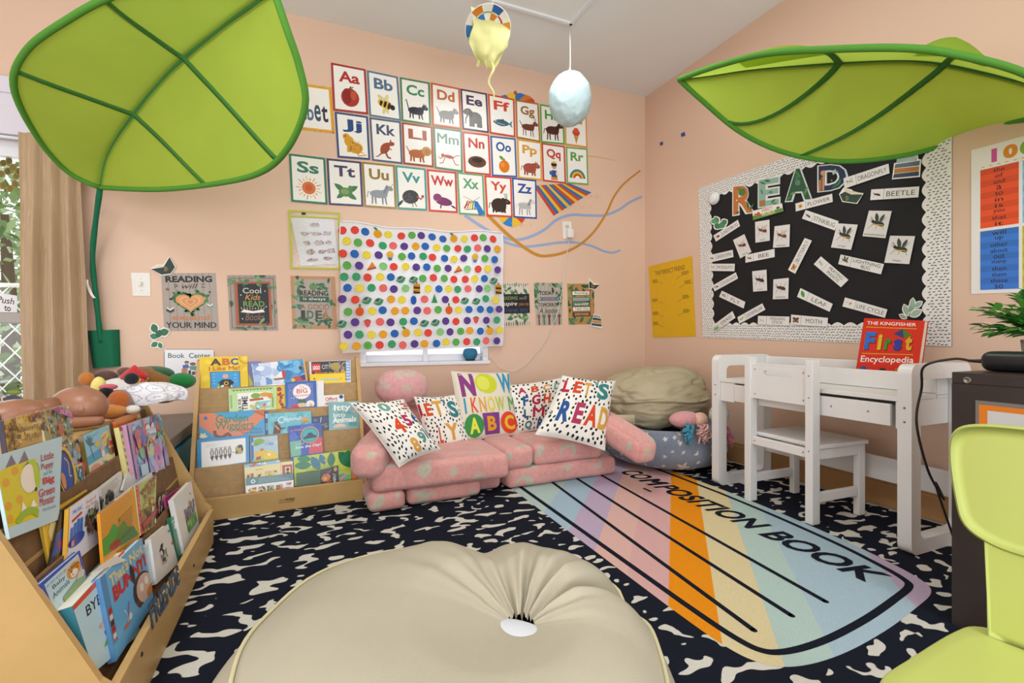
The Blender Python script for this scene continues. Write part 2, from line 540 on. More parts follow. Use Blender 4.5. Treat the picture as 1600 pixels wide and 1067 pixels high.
# rug: black and white marble border with pastel label panel
RUGM = bpy.data.materials.new('composition_rug_pile'); RUGM.use_nodes = True
nt = RUGM.node_tree; N, L = nt.nodes, nt.links
b = N['Principled BSDF']; b.inputs['Roughness'].default_value = .95; b.inputs['Specular IOR Level'].default_value = .05
tc = N.new('ShaderNodeTexCoord'); mp = N.new('ShaderNodeMapping'); mp.inputs['Scale'].default_value = (15, 24, 1); mp.inputs['Rotation'].default_value = (0, 0, .22)
L.new(tc.outputs['Object'], mp.inputs[0])
nz = N.new('ShaderNodeTexNoise'); nz.inputs['Scale'].default_value = 1; nz.inputs['Detail'].default_value = .25; nz.inputs['Roughness'].default_value = .5; nz.inputs['Distortion'].default_value = .65
L.new(mp.outputs[0], nz.inputs['Vector'])
cr = N.new('ShaderNodeValToRGB'); cr.color_ramp.elements[0].position = .6; cr.color_ramp.elements[1].position = .612
cr.color_ramp.elements[0].color = (*lin('#1d202b'), 1); cr.color_ramp.elements[1].color = (*lin('#d2cec3'), 1)
L.new(nz.outputs['Fac'], cr.inputs[0])
fz = N.new('ShaderNodeTexNoise'); fz.inputs['Scale'].default_value = 500
L.new(tc.outputs['Object'], fz.inputs['Vector'])
mr = N.new('ShaderNodeMapRange'); mr.inputs[3].default_value = .75; mr.inputs[4].default_value = 1.2
L.new(fz.outputs['Fac'], mr.inputs[0])
mx = N.new('ShaderNodeMix'); mx.data_type = 'RGBA'; mx.blend_type = 'MULTIPLY'; mx.inputs[0].default_value = 1
L.new(cr.outputs[0], mx.inputs[6]); L.new(mr.outputs[0], mx.inputs[7]); L.new(mx.outputs[2], b.inputs['Base Color'])
bp = N.new('ShaderNodeBump'); bp.inputs['Strength'].default_value = .4; bp.inputs['Distance'].default_value = .004
L.new(fz.outputs['Fac'], bp.inputs['Height']); L.new(bp.outputs[0], b.inputs['Normal'])
rug = thing('area_rug', (.9, 1.2, -.009), 'large black and white squiggle rug with a pastel striped notebook label panel', 'rug')
link('border_field', MB().box((-.6, -.4, -.0095), (2.40, 2.98, 0), .003), RUGM, rug)
# label panel, rounded at the near end; runs along the room's depth
PX0, PX1, PY0, PY1 = .955, 1.925, .80, 2.95
RUGP = mat('rug_panel_pile', 'attr', .95, .05, bump=.4, bscale=500, vary=.1, vscale=300)
A = Art(fn=lambda u, v, h: V((PX0 + u * (PX1 - PX0), PY0 + v * (PY1 - PY0), 0.0003 + h)), size=(PX1 - PX0, PY1 - PY0), eps=.0001)
TOE = [(.955, 2.95), (.955, 1.1), (.962, .92), (.99, .83), (1.06, .785), (1.2, .772), (1.4, .788), (1.6, .82), (1.74, .852), (1.80, .91), (1.84, 1.03), (1.875, 1.2), (1.908, 1.5), (1.925, 1.8), (1.925, 2.95)]
def smooth(pts, n=5, closed=False):
    """Catmull-Rom curve through pts"""
    P = [V((*p, 0)) if len(p) == 2 else V(p) for p in pts]; d = len(pts[0]); out = []; m = len(P)
    for i in range(m if closed else m - 1):
        g = (lambda k: P[k % m]) if closed else (lambda k: P[min(max(k, 0), m - 1)])
        a, b, c, e = g(i - 1), g(i), g(i + 1), g(i + 2)
        for k in range(n):
            t = k / n
            q = .5 * (2 * b + (c - a) * t + (2 * a - 5 * b + 4 * c - e) * t * t + (3 * b - a - 3 * c + e) * t ** 3)
            out.append(tuple(q[:d]))
    if not closed: out.append(tuple(P[-1][:d]))
    return out
def toe(ins):
    pts = smooth(TOE[1:-1], 6); pts = [TOE[0]] + pts + [TOE[-1]]; o = []
    for i, p in enumerate(pts):
        a, b = V(pts[max(i - 1, 0)]), V(pts[min(i + 1, len(pts) - 1)]); d = (b - a).normalized()
        o.append(((p[0] - d.y * ins - PX0) / (PX1 - PX0), (p[1] + d.x * ins - PY0) / (PY1 - PY0)))
    return o


def clip_band(pts, lo, hi, k):
    """part of polygon between two slanted lines lo < v - k*u < hi"""
    def cut(ps, f):
        out = []
        for i, p in enumerate(ps):
            q = ps[(i + 1) % len(ps)]; a, b = f(p), f(q)
            if a >= 0: out.append(p)
            if a * b < 0:
                t = a / (a - b); out.append((p[0] + (q[0] - p[0]) * t, p[1] + (q[1] - p[1]) * t))
        return out
    o = cut(pts, lambda p: p[1] - k * p[0] - lo)
    return cut(o, lambda p: hi - (p[1] - k * p[0])) if o else o


OUT = toe(0)
U_, V_ = PX1 - PX0, PY1 - PY0
def cband(c): return (c + 1.13 * PX0 - PY0) / V_
SL = 1.13 * U_ / V_
for lo, hi, c in ((-3, -.99, '#bda8c0'), (-.99, -.557, '#a9c0cc'), (-.557, -.372, '#b3c9c2'), (-.372, -.174, '#dbcb9f'), (-.174, .023, '#e8901c'), (.023, .22, '#d6a9a6'), (.22, .41, '#dbb2a8'), (.41, .60, '#bda9c1'), (.60, .82, '#a6bfcf'), (.82, 1.2, '#b3c9c2'), (1.2, 4, '#dbcb9f')):
    ps = clip_band(OUT, cband(lo), cband(hi), SL)
    if len(ps) > 2: A.poly(ps, c); A.n -= 1
A.n += 1
INK = '#1d202a'
A.stroke(toe(.052), .022 / U_, INK)
for px0, px1, yn in ((1.16, 1.085, .925), (1.32, 1.238, .932), (1.50, 1.395, .943)):
    e = ((px1 - PX0) / U_, (yn - PY0) / V_)
    A.stroke([e, ((px1 + .16 - PX0) / U_, .98)], .019, INK); A.n -= 1; A.ell(e[0], e[1], .0095, None, INK)
A.stroke([((1.573 - PX0) / U_, (2.0 - PY0) / V_), ((1.572 - PX0) / U_, (1.938 - PY0) / V_)], .016, INK)
def rugtext(st, y0, y1, x0, x1, dy=0):
    if 'M' in st and not dy:
        for q in (-.007, 1e-6, .007): rugtext(st, y0 + q, y1 + q, x0, x1, q)
        return
    vs, fs = textmesh(st, 0 if 'M' in st else .03, .2)
    A.emit([((x1 + y * (x0 - x1) - PX0) / U_, (y0 + x * (y1 - y0) - PY0) / V_) for x, y in vs], fs, INK)
rugtext('CO', 2.29, 2.125, 1.628, 1.750)
rugtext('M', 2.112, 2.012, 1.628, 1.750)
rugtext('POSITION', 1.998, 1.40, 1.628, 1.750)
rugtext('BOOK', 1.365, .955, 1.618, 1.738)
link('label_panel', A.mb, RUGP, rug)
# ---------------------------------------------------------------- ceiling fixture and hanging crafts
lamp = thing('ceiling_light', (1.16, 1.92, ZC), 'square edged white ceiling light panel, partly in view at the top of the photo', 'ceiling light')
mb = MB()
x0, x1, y0, y1 = .86, 1.46, 1.30, 2.53
for a, b in (((x0, y0, ZC - .028), (x1, y0 + .022, ZC)), ((x0, y1 - .022, ZC - .028), (x1, y1, ZC)), ((x0, y0, ZC - .028), (x0 + .022, y1, ZC)), ((x1 - .022, y0, ZC - .028), (x1, y1, ZC))): mb.box(a, b, .003)
link('frame', mb, TRIMW, lamp)
link('diffuser', MB().box((x0 + .022, y0 + .022, ZC - .016), (x1 - .022, y1 - .022, ZC - .002)), mat('lamp_diffuser', '#d8d6d0', .4, .3, emit=.12), lamp)

c = at(890.5, 155, 2.9)
globe = thing('hanging_globe', c, 'pale blue papier mache ball hanging on a string from the ceiling light corner', 'hanging ball')
def crump(d): return 1 + .035 * noise.noise(d * 3) + .02 * noise.noise(d * 9) + .012 * noise.noise(d * 22)
link('ball', MB().ball(c, (.128, .128, .157), None, 64, 44, fn=crump), mat('pale_blue_paper_mache', '#c4dbdf', .85, .15, bump=.25, bscale=30, vary=.06, vscale=12), globe)
link('string', MB().tube([(c.x, c.y, c.z + .15), (c.x + .003, c.y, c.z + .25), (c.x, c.y, ZC - .02)], [.006, .0035, .0035], 6), mat('white_string', '#e2ddd8', .8), globe)
link('knot', MB().lathe([(.011, 0), (.009, .02), (.004, .04)], (c.x, c.y, c.z + .145), 10), MATS['white_string'], globe)

c = at(762, 45, 2.4)
craft = thing('paper_plate_craft', c, 'paper plate jellyfish craft with crumpled pale yellow tissue hanging from the ceiling', 'hanging craft')
vd = (CAM - c).normalized(); nrm = (vd + V((.25, -.1, -.55))).normalized()
ux = nrm.cross(V((0, 0, 1))).normalized() * -1; uy = nrm.cross(ux).normalized()
if uy.z < 0: uy = -uy
def pl(r, a, h): return c + ux * (r * math.cos(a)) + uy * (r * math.sin(a)) + nrm * h
mb = MB(); prof = [(0, 0), (.07, 0), (.078, .006), (.112, .014), (.116, .013), (.112, .011), (.078, .002), (.07, -.004), (0, -.004)]
rn = random.Random(3)
sect = ['#2f5fa8', '#e8e6e0', '#cf7d2c', '#e8e6e0', '#3a74b8', '#b7bfae', '#c33b34', '#e8e6e0', '#7fae9a', '#e8e6e0', '#d8922c', '#e6e4de']
for k in range(len(prof) - 1):
    for i in range(48):
        q = [pl(prof[k][0], 2 * PI * i / 48, prof[k][1]), pl(prof[k][0], 2 * PI * (i + 1) / 48, prof[k][1]), pl(prof[k + 1][0], 2 * PI * (i + 1) / 48, prof[k + 1][1]), pl(prof[k + 1][0], 2 * PI * i / 48, prof[k + 1][1])]
        mb.add(q, [(0, 1, 2, 3)], sect[(i * 12 // 48 + k * 5) % 12] if k < 3 else '#e4e2dc', True)
link('plate', mb, PRINT, craft)
TIS = mat('pale_yellow_tissue', '#e4e3a0', .9, .1, trans=.3, bump=.3, bscale=40)
mb = MB()
def tissue(u, v):
    wv = (u - .5) * (.175 + .06 * v) * (1 - .75 * max(0, v - .55) / .45)
    p = c + nrm * (.02 + .075 * math.sin(PI * v) * (1 - abs(u - .5)) + .012 * math.sin(u * 14 + v * 5)) + ux * (wv + .012 * math.sin(v * 7)) + V((0, 0, .085 - .27 * v + .03 * abs(u - .5) * (1 - v)))
    return p + V((noise.noise(p * 18), noise.noise(p * 18 + V((5, 1, 2))), noise.noise(p * 15 + V((1, 7, 3))))) * .012
link('tissue', mb.grid(tissue, 26, 26), TIS, craft)
s0 = at(768, 92, 2.36)
link('streamer', MB().grid(lambda u, v: s0 + ux * ((u - .5) * .014 * (1 - .5 * v) + .012 * math.sin(v * 9)) + V((0, .006 * math.sin(v * 14), -.205 * v)), 2, 20), TIS, craft)
s1 = at(750, 84, 2.37)
link('streamer', MB().grid(lambda u, v: s1 + ux * ((u - .5) * .02 * (1 - .4 * v) - .012 * v) + V((0, .004 * math.sin(v * 9), -.065 * v)), 2, 8), TIS, craft)
link('string', MB().tube([c + uy * .11, V((c.x, c.y, ZC))], .0018, 5), MATS['white_string'], craft)

# ---------------------------------------------------------------- leaf canopies
def leafcanopy(name, rimA, mid, rimB, ribs, label, sag):
    """rimA / rimB / mid: curves of world points from base to tip; ribs: fractions along"""
    base = mid[0]
    root = thing(name, base, label, 'leaf canopy')
    def res(pts, n=60):
        P = [V(p) for p in smooth([tuple(p) for p in pts], 8)]
        L = [0]
        for a, b in zip(P, P[1:]): L.append(L[-1] + (b - a).length)
        out = []; k = 0
        for i in range(n + 1):
            d = L[-1] * i / n
            while k < len(P) - 2 and L[k + 1] < d: k += 1
            t = (d - L[k]) / ((L[k + 1] - L[k]) or 1)
            out.append(P[k].lerp(P[k + 1], min(t, 1)))
        return out
    Ra, M, Rb = res(rimA), res(mid), res(rimB)
    up = (Rb[30] - Ra[30]).cross(M[45] - M[15]).normalized()
    if up.z < 0: up = -up
    def warp(s, q):   # s along 0..1, q across -1..1
        i = min(int(s * 60), 59); t = s * 60 - i
        a, m_, b = Ra[i].lerp(Ra[i + 1], t), M[i].lerp(M[i + 1], t), Rb[i].lerp(Rb[i + 1], t)
        e = a if q < 0 else b; k = abs(q)
        arch = sag * math.sin(PI * k) * math.sin(PI * s)
        loc = 0
        for r0, r1 in zip([0] + [r[1] for r in ribs], [r[1] for r in ribs] + [1]):
            if r0 <= s <= r1: loc = -.02 * math.sin(PI * (s - r0) / (r1 - r0)) * math.sin(PI * k)
        return m_.lerp(e, k) + up * (arch + loc)
    link('canopy_cloth', MB().grid(lambda u, v: warp(v, 2 * u - 1), 40, 60), LEAFG, root)
    def ribbon(pts, w0, w1, nm):
        mb = MB(); n = len(pts)
        for i in range(n):
            pass
        vs, fs = [], []
        for i, (p, sd) in enumerate(pts):
            k = w0 + (w1 - w0) * i / (n - 1)
            for a in (-1, 1):
                for h in (-.003, .003): vs.append(p + sd * (a * k / 2) + up * h)
        for i in range(n - 1):
            b0, b1 = i * 4, i * 4 + 4
            fs += [(b0, b0 + 1, b1 + 1, b1), (b0 + 2, b1 + 2, b1 + 3, b0 + 3), (b0, b1, b1 + 2, b0 + 2), (b0 + 1, b0 + 3, b1 + 3, b1 + 1)]
        fs += [(0, 2, 3, 1), (4 * n - 4, 4 * n - 3, 4 * n - 1, 4 * n - 2)]
        link(nm, mb.add(vs, fs, None, True), LEAFV, root)
    def side(P, i):
        d = (P[min(i + 1, len(P) - 1)] - P[max(i - 1, 0)]).normalized(); return d.cross(up).normalized()
    ribbon([(p, side(M, i)) for i, p in enumerate(M)], .042, .026, 'midrib')
    for sa, sm, sb_ in ribs:
        pts = []
        for i in range(31):
            q = -1 + 2 * i / 30
            s_ = sm + (sa - sm) * abs(q) ** 1.3 if q < 0 else sm + (sb_ - sm) * abs(q) ** 1.3
            pts.append(warp(s_, q))
        ribbon([(p, side(pts, i)) for i, p in enumerate(pts)], .026, .026, 'cross_rib')
    for P in (Ra, Rb): link('rim', MB().tube(P, .0115, 8), mat('rim_webbing', '#569038', .8, .1), root)
    return root, warp


def pts3(l): return [at(*p) for p in l]
b0 = (156, 293, 2.30)
lroot, lw = leafcanopy('leaf_canopy',
    pts3([b0, (108, 270, 2.22), (62, 220, 2.06), (22, 140, 1.84), (40, 80, 1.72), (110, 28, 1.62), (180, -8, 1.56), (290, -45, 1.5), (428, -14, 1.46)]),
    pts3([b0, (167, 245, 2.25), (198, 192, 2.12), (265, 111, 1.92), (345, 44, 1.70), (395, 8, 1.55), (428, -14, 1.46)]),
    pts3([b0, (250, 296, 2.18), (350, 285, 2.02), (412, 267, 1.88), (452, 228, 1.74), (477, 165, 1.62), (468, 105, 1.55), (448, 45, 1.49), (428, -14, 1.46)]),
    [(.36, .30, .38), (.66, .58, .66)], 'big green leaf canopy on a green pole at the left of the back wall', .02)
# pole and pocket of the left leaf
p0 = at(156, 293, 2.30)
pole = [p0 + V((0, 0, -.01)), V((-1.0, 3.0, 1.2)), V((-.985, 3.06, .98)), V((-.965, 3.07, .70))]
pole = [p0 + V((0, 0, -.01)), bk(154, 400) + V((0, -.075, 0)), bk(158, 470) + V((0, -.06, 0)), bk(163, 535) + V((0, -.045, 0))]
pole = [V(p) for p in smooth([tuple(p) for p in pole], 6)]
DG = mat('dark_green_cloth', '#1f6b4c', .75, .15, bump=.15, bscale=60)
link('pole', MB().tube(pole, [.0115 + .001 * math.sin(i * 1.7) for i in range(len(pole))], 10), DG, lroot)
q = [bk(138, 517), bk(187, 515), bk(189, 572), bk(147, 575)]
mb = MB(); n = len(q)
def pocket(u, v):
    p = (q[0] * (1 - u) + q[1] * u) * (1 - v) + (q[3] * (1 - u) + q[2] * u) * v
    return p + V((0, -.012 - .05 * math.sin(PI * u) ** .7 * (1 - .25 * v) - .008 * math.sin(u * 9), 0))
mb.grid(pocket, 16, 8)
vs = [pocket(i / 16, j / 8) for j in (0, 8) for i in range(17)]
mb.add([V((p.x, YW - .003, p.z)) for p in q] + [V((p.x, p.y - .012, p.z)) for p in q], [(0, 1, 2, 3), (0, 4, 5, 1), (1, 5, 6, 2), (2, 6, 7, 3), (3, 7, 4, 0)])
mb.add(vs[:17], [tuple(range(17))]).add(vs[17:], [tuple(range(17))])
link('wall_pocket', mb, DG, lroot)
link('tie_ribbon', MB().grid(lambda u, v: bk(152, 440) + V((-.012 + (u - .5) * .012 + .03 * v * v, -.09 - .004 * math.sin(v * 9), -.09 * v)), 1, 8), MATS['white_string'], lroot)

b1 = (1752, 196, 1.52)
rroot, rw = leafcanopy('leaf_canopy',
    pts3([b1, (1680, 165, 1.49), (1600, 114, 1.47), (1488, 84, 1.46), (1407, 75, 1.49), (1299, 77, 1.58), (1197, 84, 1.74), (1120, 103, 1.95), (1061, 124, 2.15)]),
    pts3([b1, (1680, 158, 1.60), (1600, 128, 1.70), (1484, 101, 1.80), (1407, 94, 1.86), (1299, 99, 1.93), (1180, 108, 2.04), (1110, 118, 2.11), (1061, 124, 2.15)]),
    pts3([b1, (1690, 190, 1.62), (1600, 186, 1.80), (1500, 219, 2.0), (1410, 243, 2.12), (1310, 252, 2.2), (1225, 238, 2.24), (1155, 205, 2.24), (1095, 155, 2.19), (1061, 124, 2.15)]),
    [(.36, .37, .62), (.61, .60, .83)], 'big green leaf canopy overhead at the right beside the black bulletin board', .015)
# billowing cloth above the near rim
for a, b, hh in ((.30, .44, .055), (.60, .80, .035)):
    link('cloth_billow', MB().grid(lambda u, v: rw(a + (b - a) * u, -1 + .55 * v) + V((0, 0, hh * math.sin(PI * u) ** .8 * math.sin(PI * v) ** .7 + .002)), 16, 8), LEAFG, rroot)
mb = MB().tube([rroot.location + V((0, 0, .01)), V((XW - .02, .66, 1.40)), V((XW - .03, .67, .72))], .016, 10)
link('pole', mb, DG, rroot)
# ---------------------------------------------------------------- alphabet cards
def beast(A, b, col, leg=.32, body=.2, neck=.12, head=.1, tail=.2, ears='point', face=1, dark=None, up=0, legw=.05, long=.34):
    body *= 1.22; head *= 1.2; legw *= 1.45
    """simple four legged animal drawn in the box b, facing right (face=1) or left"""
    u0, v0, u1, v1 = b
    def T(x, y): return (u0 + (x if face > 0 else 1 - x) * (u1 - u0), v0 + y * (v1 - v0))
    W_ = u1 - u0; hk = (v1 - v0)
    by = 1 - leg - body * .6
    d = dark or col
    for x, dx in ((.24, -.03), (.34, .02), (.62, .0), (.72, .05)):
        A.stroke([T(x, by), T(x + dx * .4, 1 - leg * .45), T(x + dx, 1)], legw * W_, d, legw * W_ * .7)
    A.ell(*T(.48, by), long * W_, body * hk, col)
    A.ell(*T(.68, by - .02), .14 * W_, body * hk * 1.05, col)
    hx, hy = .8 + neck * .4, by - body * .6 - neck - up
    A.stroke([T(.7, by - .03), T(.76, by - body * .5), T(hx, hy)], .2 * W_, col, .1 * W_)
    A.ell(*T(hx + .04, hy + .02), head * 1.2 * W_, head * hk, col, .35 * face)
    if ears == 'point':
        A.poly([T(hx - .05, hy - head * .4), T(hx - .02, hy - head * 1.9), T(hx + .05, hy - head * .5)], col)
        A.poly([T(hx + .03, hy - head * .5), T(hx + .07, hy - head * 1.8), T(hx + .1, hy - head * .3)], col)
    elif ears == 'horn':
        A.stroke([T(hx, hy - head * .6), T(hx - .02, hy - head * 2.2), T(hx - .08, hy - head * 2.9)], .025 * W_, col)
        A.stroke([T(hx + .04, hy - head * .6), T(hx + .06, hy - head * 2.2), T(hx + .02, hy - head * 3.1)], .025 * W_, col)
    elif ears == 'mane':
        A.stroke([T(hx - .04, hy - head), T(hx - .12, hy + .1), T(hx - .18, by - .05)], .09 * W_, d)
    if tail: A.stroke([T(.17, by - .05), T(.08, by - tail), T(.03, by - tail * .4 + (.25 if tail < .15 else -.25)), ], .045 * W_, col, .03 * W_)
    A.ell(*T(hx + .06, hy), .014 * W_, None, '#f4e9d0')


def spots(A, b, col, n, r, rnd):
    for i in range(n): A.ell(rnd.uniform(b[0], b[2]), rnd.uniform(b[1], b[3]), r, None, col, n=6)


rc = random.Random(11)
PB = (.12, .47, .9, .9)
def pic(A, k):
    u = .5
    if k == 'a':
        A.ell(.5, .68, .26, .2, '#a8352c').ell(.41, .66, .13, .17, '#8d2823').ell(.6, .63, .09, .1, '#c0503a'); A.stroke([(.5, .5), (.53, .44)], .035, '#3c2a1c'); A.leaf(.5, .49, .14, -.5, '#6d7a2e')
    if k == 'b':
        for x, r in ((.38, .5), (.52, -.2), (.6, .7)): A.leaf(.5, .7, .3, -PI / 2 - r if x < .6 else 1.2, '#d9cf9a', .45)
        A.ell(.52, .68, .24, .1, '#e0b03a', .3)
        for x in (.4, .52, .64): A.ell(x, .65 + (x - .4) * .25, .045, .085, '#272320', .3)
        A.ell(.75, .73, .08, .06, '#272320').leaf(.5, .62, .28, -2.4, '#d3c98c', .5).leaf(.55, .62, .26, -1.3, '#dcd3a0', .5).leaf(.5, .75, .25, 1.8, '#d3c98c', .4)
    if k == 'c': beast(A, PB, '#252b33', leg=.3, body=.17, tail=.55)
    if k == 'd': beast(A, PB, '#8b8885', leg=.3, body=.2, tail=.35, face=1, dark='#77746f')
    if k == 'e':
        beast(A, (.14, .5, .86, .9), '#66605c', leg=.36, body=.3, head=.16, tail=0, ears='', legw=.13, face=-1); A.stroke([(.24, .6), (.15, .72), (.13, .85)], .06, '#66605c', .03); A.ell(.34, .6, .08, .08, '#57514d')
    if k == 'f':
        A.leaf(.14, .68, .66, 0, '#3c5f74', .36, 8).poly([(.74, .68), (.9, .58), (.86, .68), (.9, .78)], '#4c86a0').ell(.25, .66, .025, None, '#e8d9b0').poly([(.4, .63), (.55, .57), (.58, .64)], '#2d4556').stroke([(.3, .7), (.6, .72)], .03, '#8bb0b8')
    if k == 'g': beast(A, PB, '#6f3526', leg=.42, body=.16, tail=.22, ears='horn', neck=.16, legw=.035)
    if k == 'h': beast(A, (.1, .45, .92, .91), '#4a2621', leg=.42, body=.2, tail=.05, ears='mane', neck=.16, dark='#35201c')
    if k == 'i':
        A.poly([(.38, .68), (.62, .68), (.5, .95)], '#d39a4b').ell(.5, .62, .17, .09, '#c8432f').ell(.5, .56, .12, .07, '#d65338').stroke([(.42, .72), (.54, .84)], .015, '#9c6a2c').stroke([(.58, .72), (.46, .84)], .015, '#9c6a2c')
    if k == 'j':
        A.ell(.55, .75, .24, .13, '#d59a2c').ell(.38, .62, .15, .12, '#d59a2c').ell(.3, .52, .11, .07, '#d59a2c').stroke([(.36, .66), (.34, .86)], .09, '#d59a2c').stroke([(.7, .8), (.58, .88)], .12, '#cf9126').stroke([(.72, .84), (.9, .9), (.62, .93)], .04, '#d59a2c')
        spots(A, (.36, .58, .72, .84), '#4a3517', 26, .014, rc); A.ell(.27, .51, .02, None, '#2a1d12')
    if k == 'k':
        A.leaf(.3, .82, .5, -.95, '#9c4a31', .55, 8).ell(.66, .56, .1, .05, '#9c4a31', -.2).leaf(.62, .56, .16, -1.4, '#9c4a31').stroke([(.36, .78), (.2, .88), (.12, .9)], .05, '#9c4a31', .02).stroke([(.44, .74), (.52, .88), (.62, .9)], .06, '#8a3f2a').stroke([(.56, .66), (.66, .7)], .035, '#9c4a31')
    if k == 'l':
        beast(A, (.08, .49, .86, .91), '#b0602e', leg=.32, body=.2, tail=.3, ears='', dark='#9a5026', legw=.06); A.ell(.78, .63, .16, .115, '#b98a32').ell(.8, .64, .09, .07, '#a9702e')
    if k == 'm':
        c = '#b0584c'; A.leaf(.3, .66, .42, .1, c, .3).stroke([(.36, .67), (.2, .75), (.14, .7)], .03, c).stroke([(.38, .69), (.3, .84), (.18, .86)], .03, c).stroke([(.66, .69), (.8, .62), (.9, .62)], .025, c).stroke([(.64, .71), (.74, .84), (.86, .85)], .03, c).ell(.3, .66, .06, .045, c)
    if k == 'n':
        A.ell(.5, .7, .34, .14, '#5f3a28')
        for i in range(60):
            a = rc.uniform(0, 2 * PI); r = rc.uniform(.5, 1); x, y = .5 + .34 * r * math.cos(a), .7 + .14 * r * math.sin(a)
            A.stroke([(x, y), (x + rc.uniform(-.1, .1), y + rc.uniform(-.03, .03))], .012, rc.choice(['#8a5a3c', '#3c231a', '#744630'])); A.n -= 1
        A.n += 1; A.ell(.5, .66, .2, .06, '#33201a')
    if k == 'o': A.ell(.5, .74, .21, .16, '#d9791f').ell(.44, .7, .08, .06, '#e3923c').leaf(.5, .58, .24, -2.5, '#6c9a35', .5).stroke([(.5, .6), (.52, .54)], .03, '#5c4a22')
    if k == 'p': beast(A, (.1, .5, .9, .9), '#a34f3e', leg=.28, body=.26, tail=.1, head=.13, neck=.02, legw=.07)
    if k == 'q':
        A.poly([(.36, .92), (.64, .92), (.6, .68), (.4, .68)], '#33508f').ell(.5, .58, .11, .07, '#c99478').ell(.5, .53, .13, .05, '#2a211d').poly([(.4, .5), (.4, .44), (.45, .48), (.5, .43), (.55, .48), (.6, .44), (.6, .5)], '#d6a52e').ell(.36, .76, .07, .06, '#2f6aa5').ell(.64, .76, .07, .06, '#e4e0d8').rect(.36, .86, .64, .94, '#d98a2a')
    if k == 'r':
        for r, c in ((.36, '#2f6f9c'), (.31, '#4f9a58'), (.26, '#e3c22f'), (.21, '#d97f28'), (.16, '#b7372e')): A.ell(.5, .84, r, None, c, n=20, a0=PI, a1=2 * PI)
        A.ell(.5, .845, .11, None, '#f2efe9', n=16, a0=PI, a1=2 * PI)
    if k == 's':
        for i in range(18):
            a = 2 * PI * i / 18; r1 = .36 if i % 2 else .3
            A.stroke([(.5 + .22 * math.cos(a), .68 + .155 * math.sin(a)), (.5 + r1 * math.cos(a), .68 + r1 * .7 * math.sin(a))], .022, ['#d98528', '#d9b33a', '#c2542a'][i % 3]); A.n -= 1
        A.n += 1; A.ell(.5, .68, .19, None, '#d9702a').ell(.5, .68, .1, None, '#c9582a')
    if k == 't':
        for a, l in ((-2.5, .32), (-.5, .34), (2.5, .26), (.6, .3)): A.leaf(.5, .7, l + .08, a, '#3f7a4c', .4)
        A.ell(.5, .7, .2, .1, '#56854a').ell(.48, .69, .12, .06, '#7aa05c').ell(.64, .6, .06, .05, '#56854a')
    if k == 'u': beast(A, (.08, .48, .88, .92), '#8f959d', leg=.4, body=.17, tail=.1, ears='mane', neck=.16, dark='#7c828a', up=.06); A.stroke([(.8, .56), (.92, .44)], .018, '#a8834a')
    if k == 'v':
        A.ell(.45, .7, .28, .16, '#3b3a3c', -.2).leaf(.2, .78, .3, 2.3, '#2f2e30').stroke([(.65, .68), (.8, .74), (.86, .68)], .05, '#a6433a').ell(.86, .67, .05, .035, '#b3463a').stroke([(.5, .84), (.52, .93)], .03, '#8a5a4a').stroke([(.58, .83), (.64, .92)], .03, '#8a5a4a')
        for i in range(14): A.leaf(rc.uniform(.25, .55), rc.uniform(.6, .78), .13, 2.4, '#59585c', .3); A.n -= 1
        A.n += 1
    if k == 'w': A.ell(.52, .74, .3, .1, '#7d3468', .15).ell(.32, .66, .15, .1, '#8a3f74').leaf(.76, .82, .22, .5, '#6a2a58').stroke([(.27, .72), (.26, .82)], .02, '#e8e0cc').leaf(.44, .8, .18, 1.8, '#6a2a58')
    if k == 'x':
        for i, c in enumerate(('#c23b30', '#d9822c', '#e3c136', '#5a9a4c', '#2f6aa5', '#5b3d7a')): A.stroke([(.22 + i * .1, .86 + .0), (.36 + i * .07, .66)], .05, c); A.n -= 1
        A.n += 1; A.stroke([(.2, .84), (.5, .66)], .02, '#33241c').stroke([(.24, .88), (.78, .84)], .02, '#33241c').stroke([(.2, .56), (.62, .68)], .014, '#7a4a30').stroke([(.82, .55), (.45, .72)], .014, '#7a4a30')
    if k == 'y': beast(A, (.08, .48, .92, .9), '#3a2c26', leg=.2, body=.34, tail=.12, ears='horn', neck=0, head=.13, legw=.07)
    if k == 'z':
        beast(A, (.08, .48, .9, .92), '#d7d4cf', leg=.4, body=.18, tail=.1, ears='mane', neck=.15, dark='#8d8a88', legw=.04)
        for i in range(9): A.stroke([(.26 + i * .055, .62), (.29 + i * .055, .76)], .016, '#2b2928'); A.n -= 1
        A.n += 1


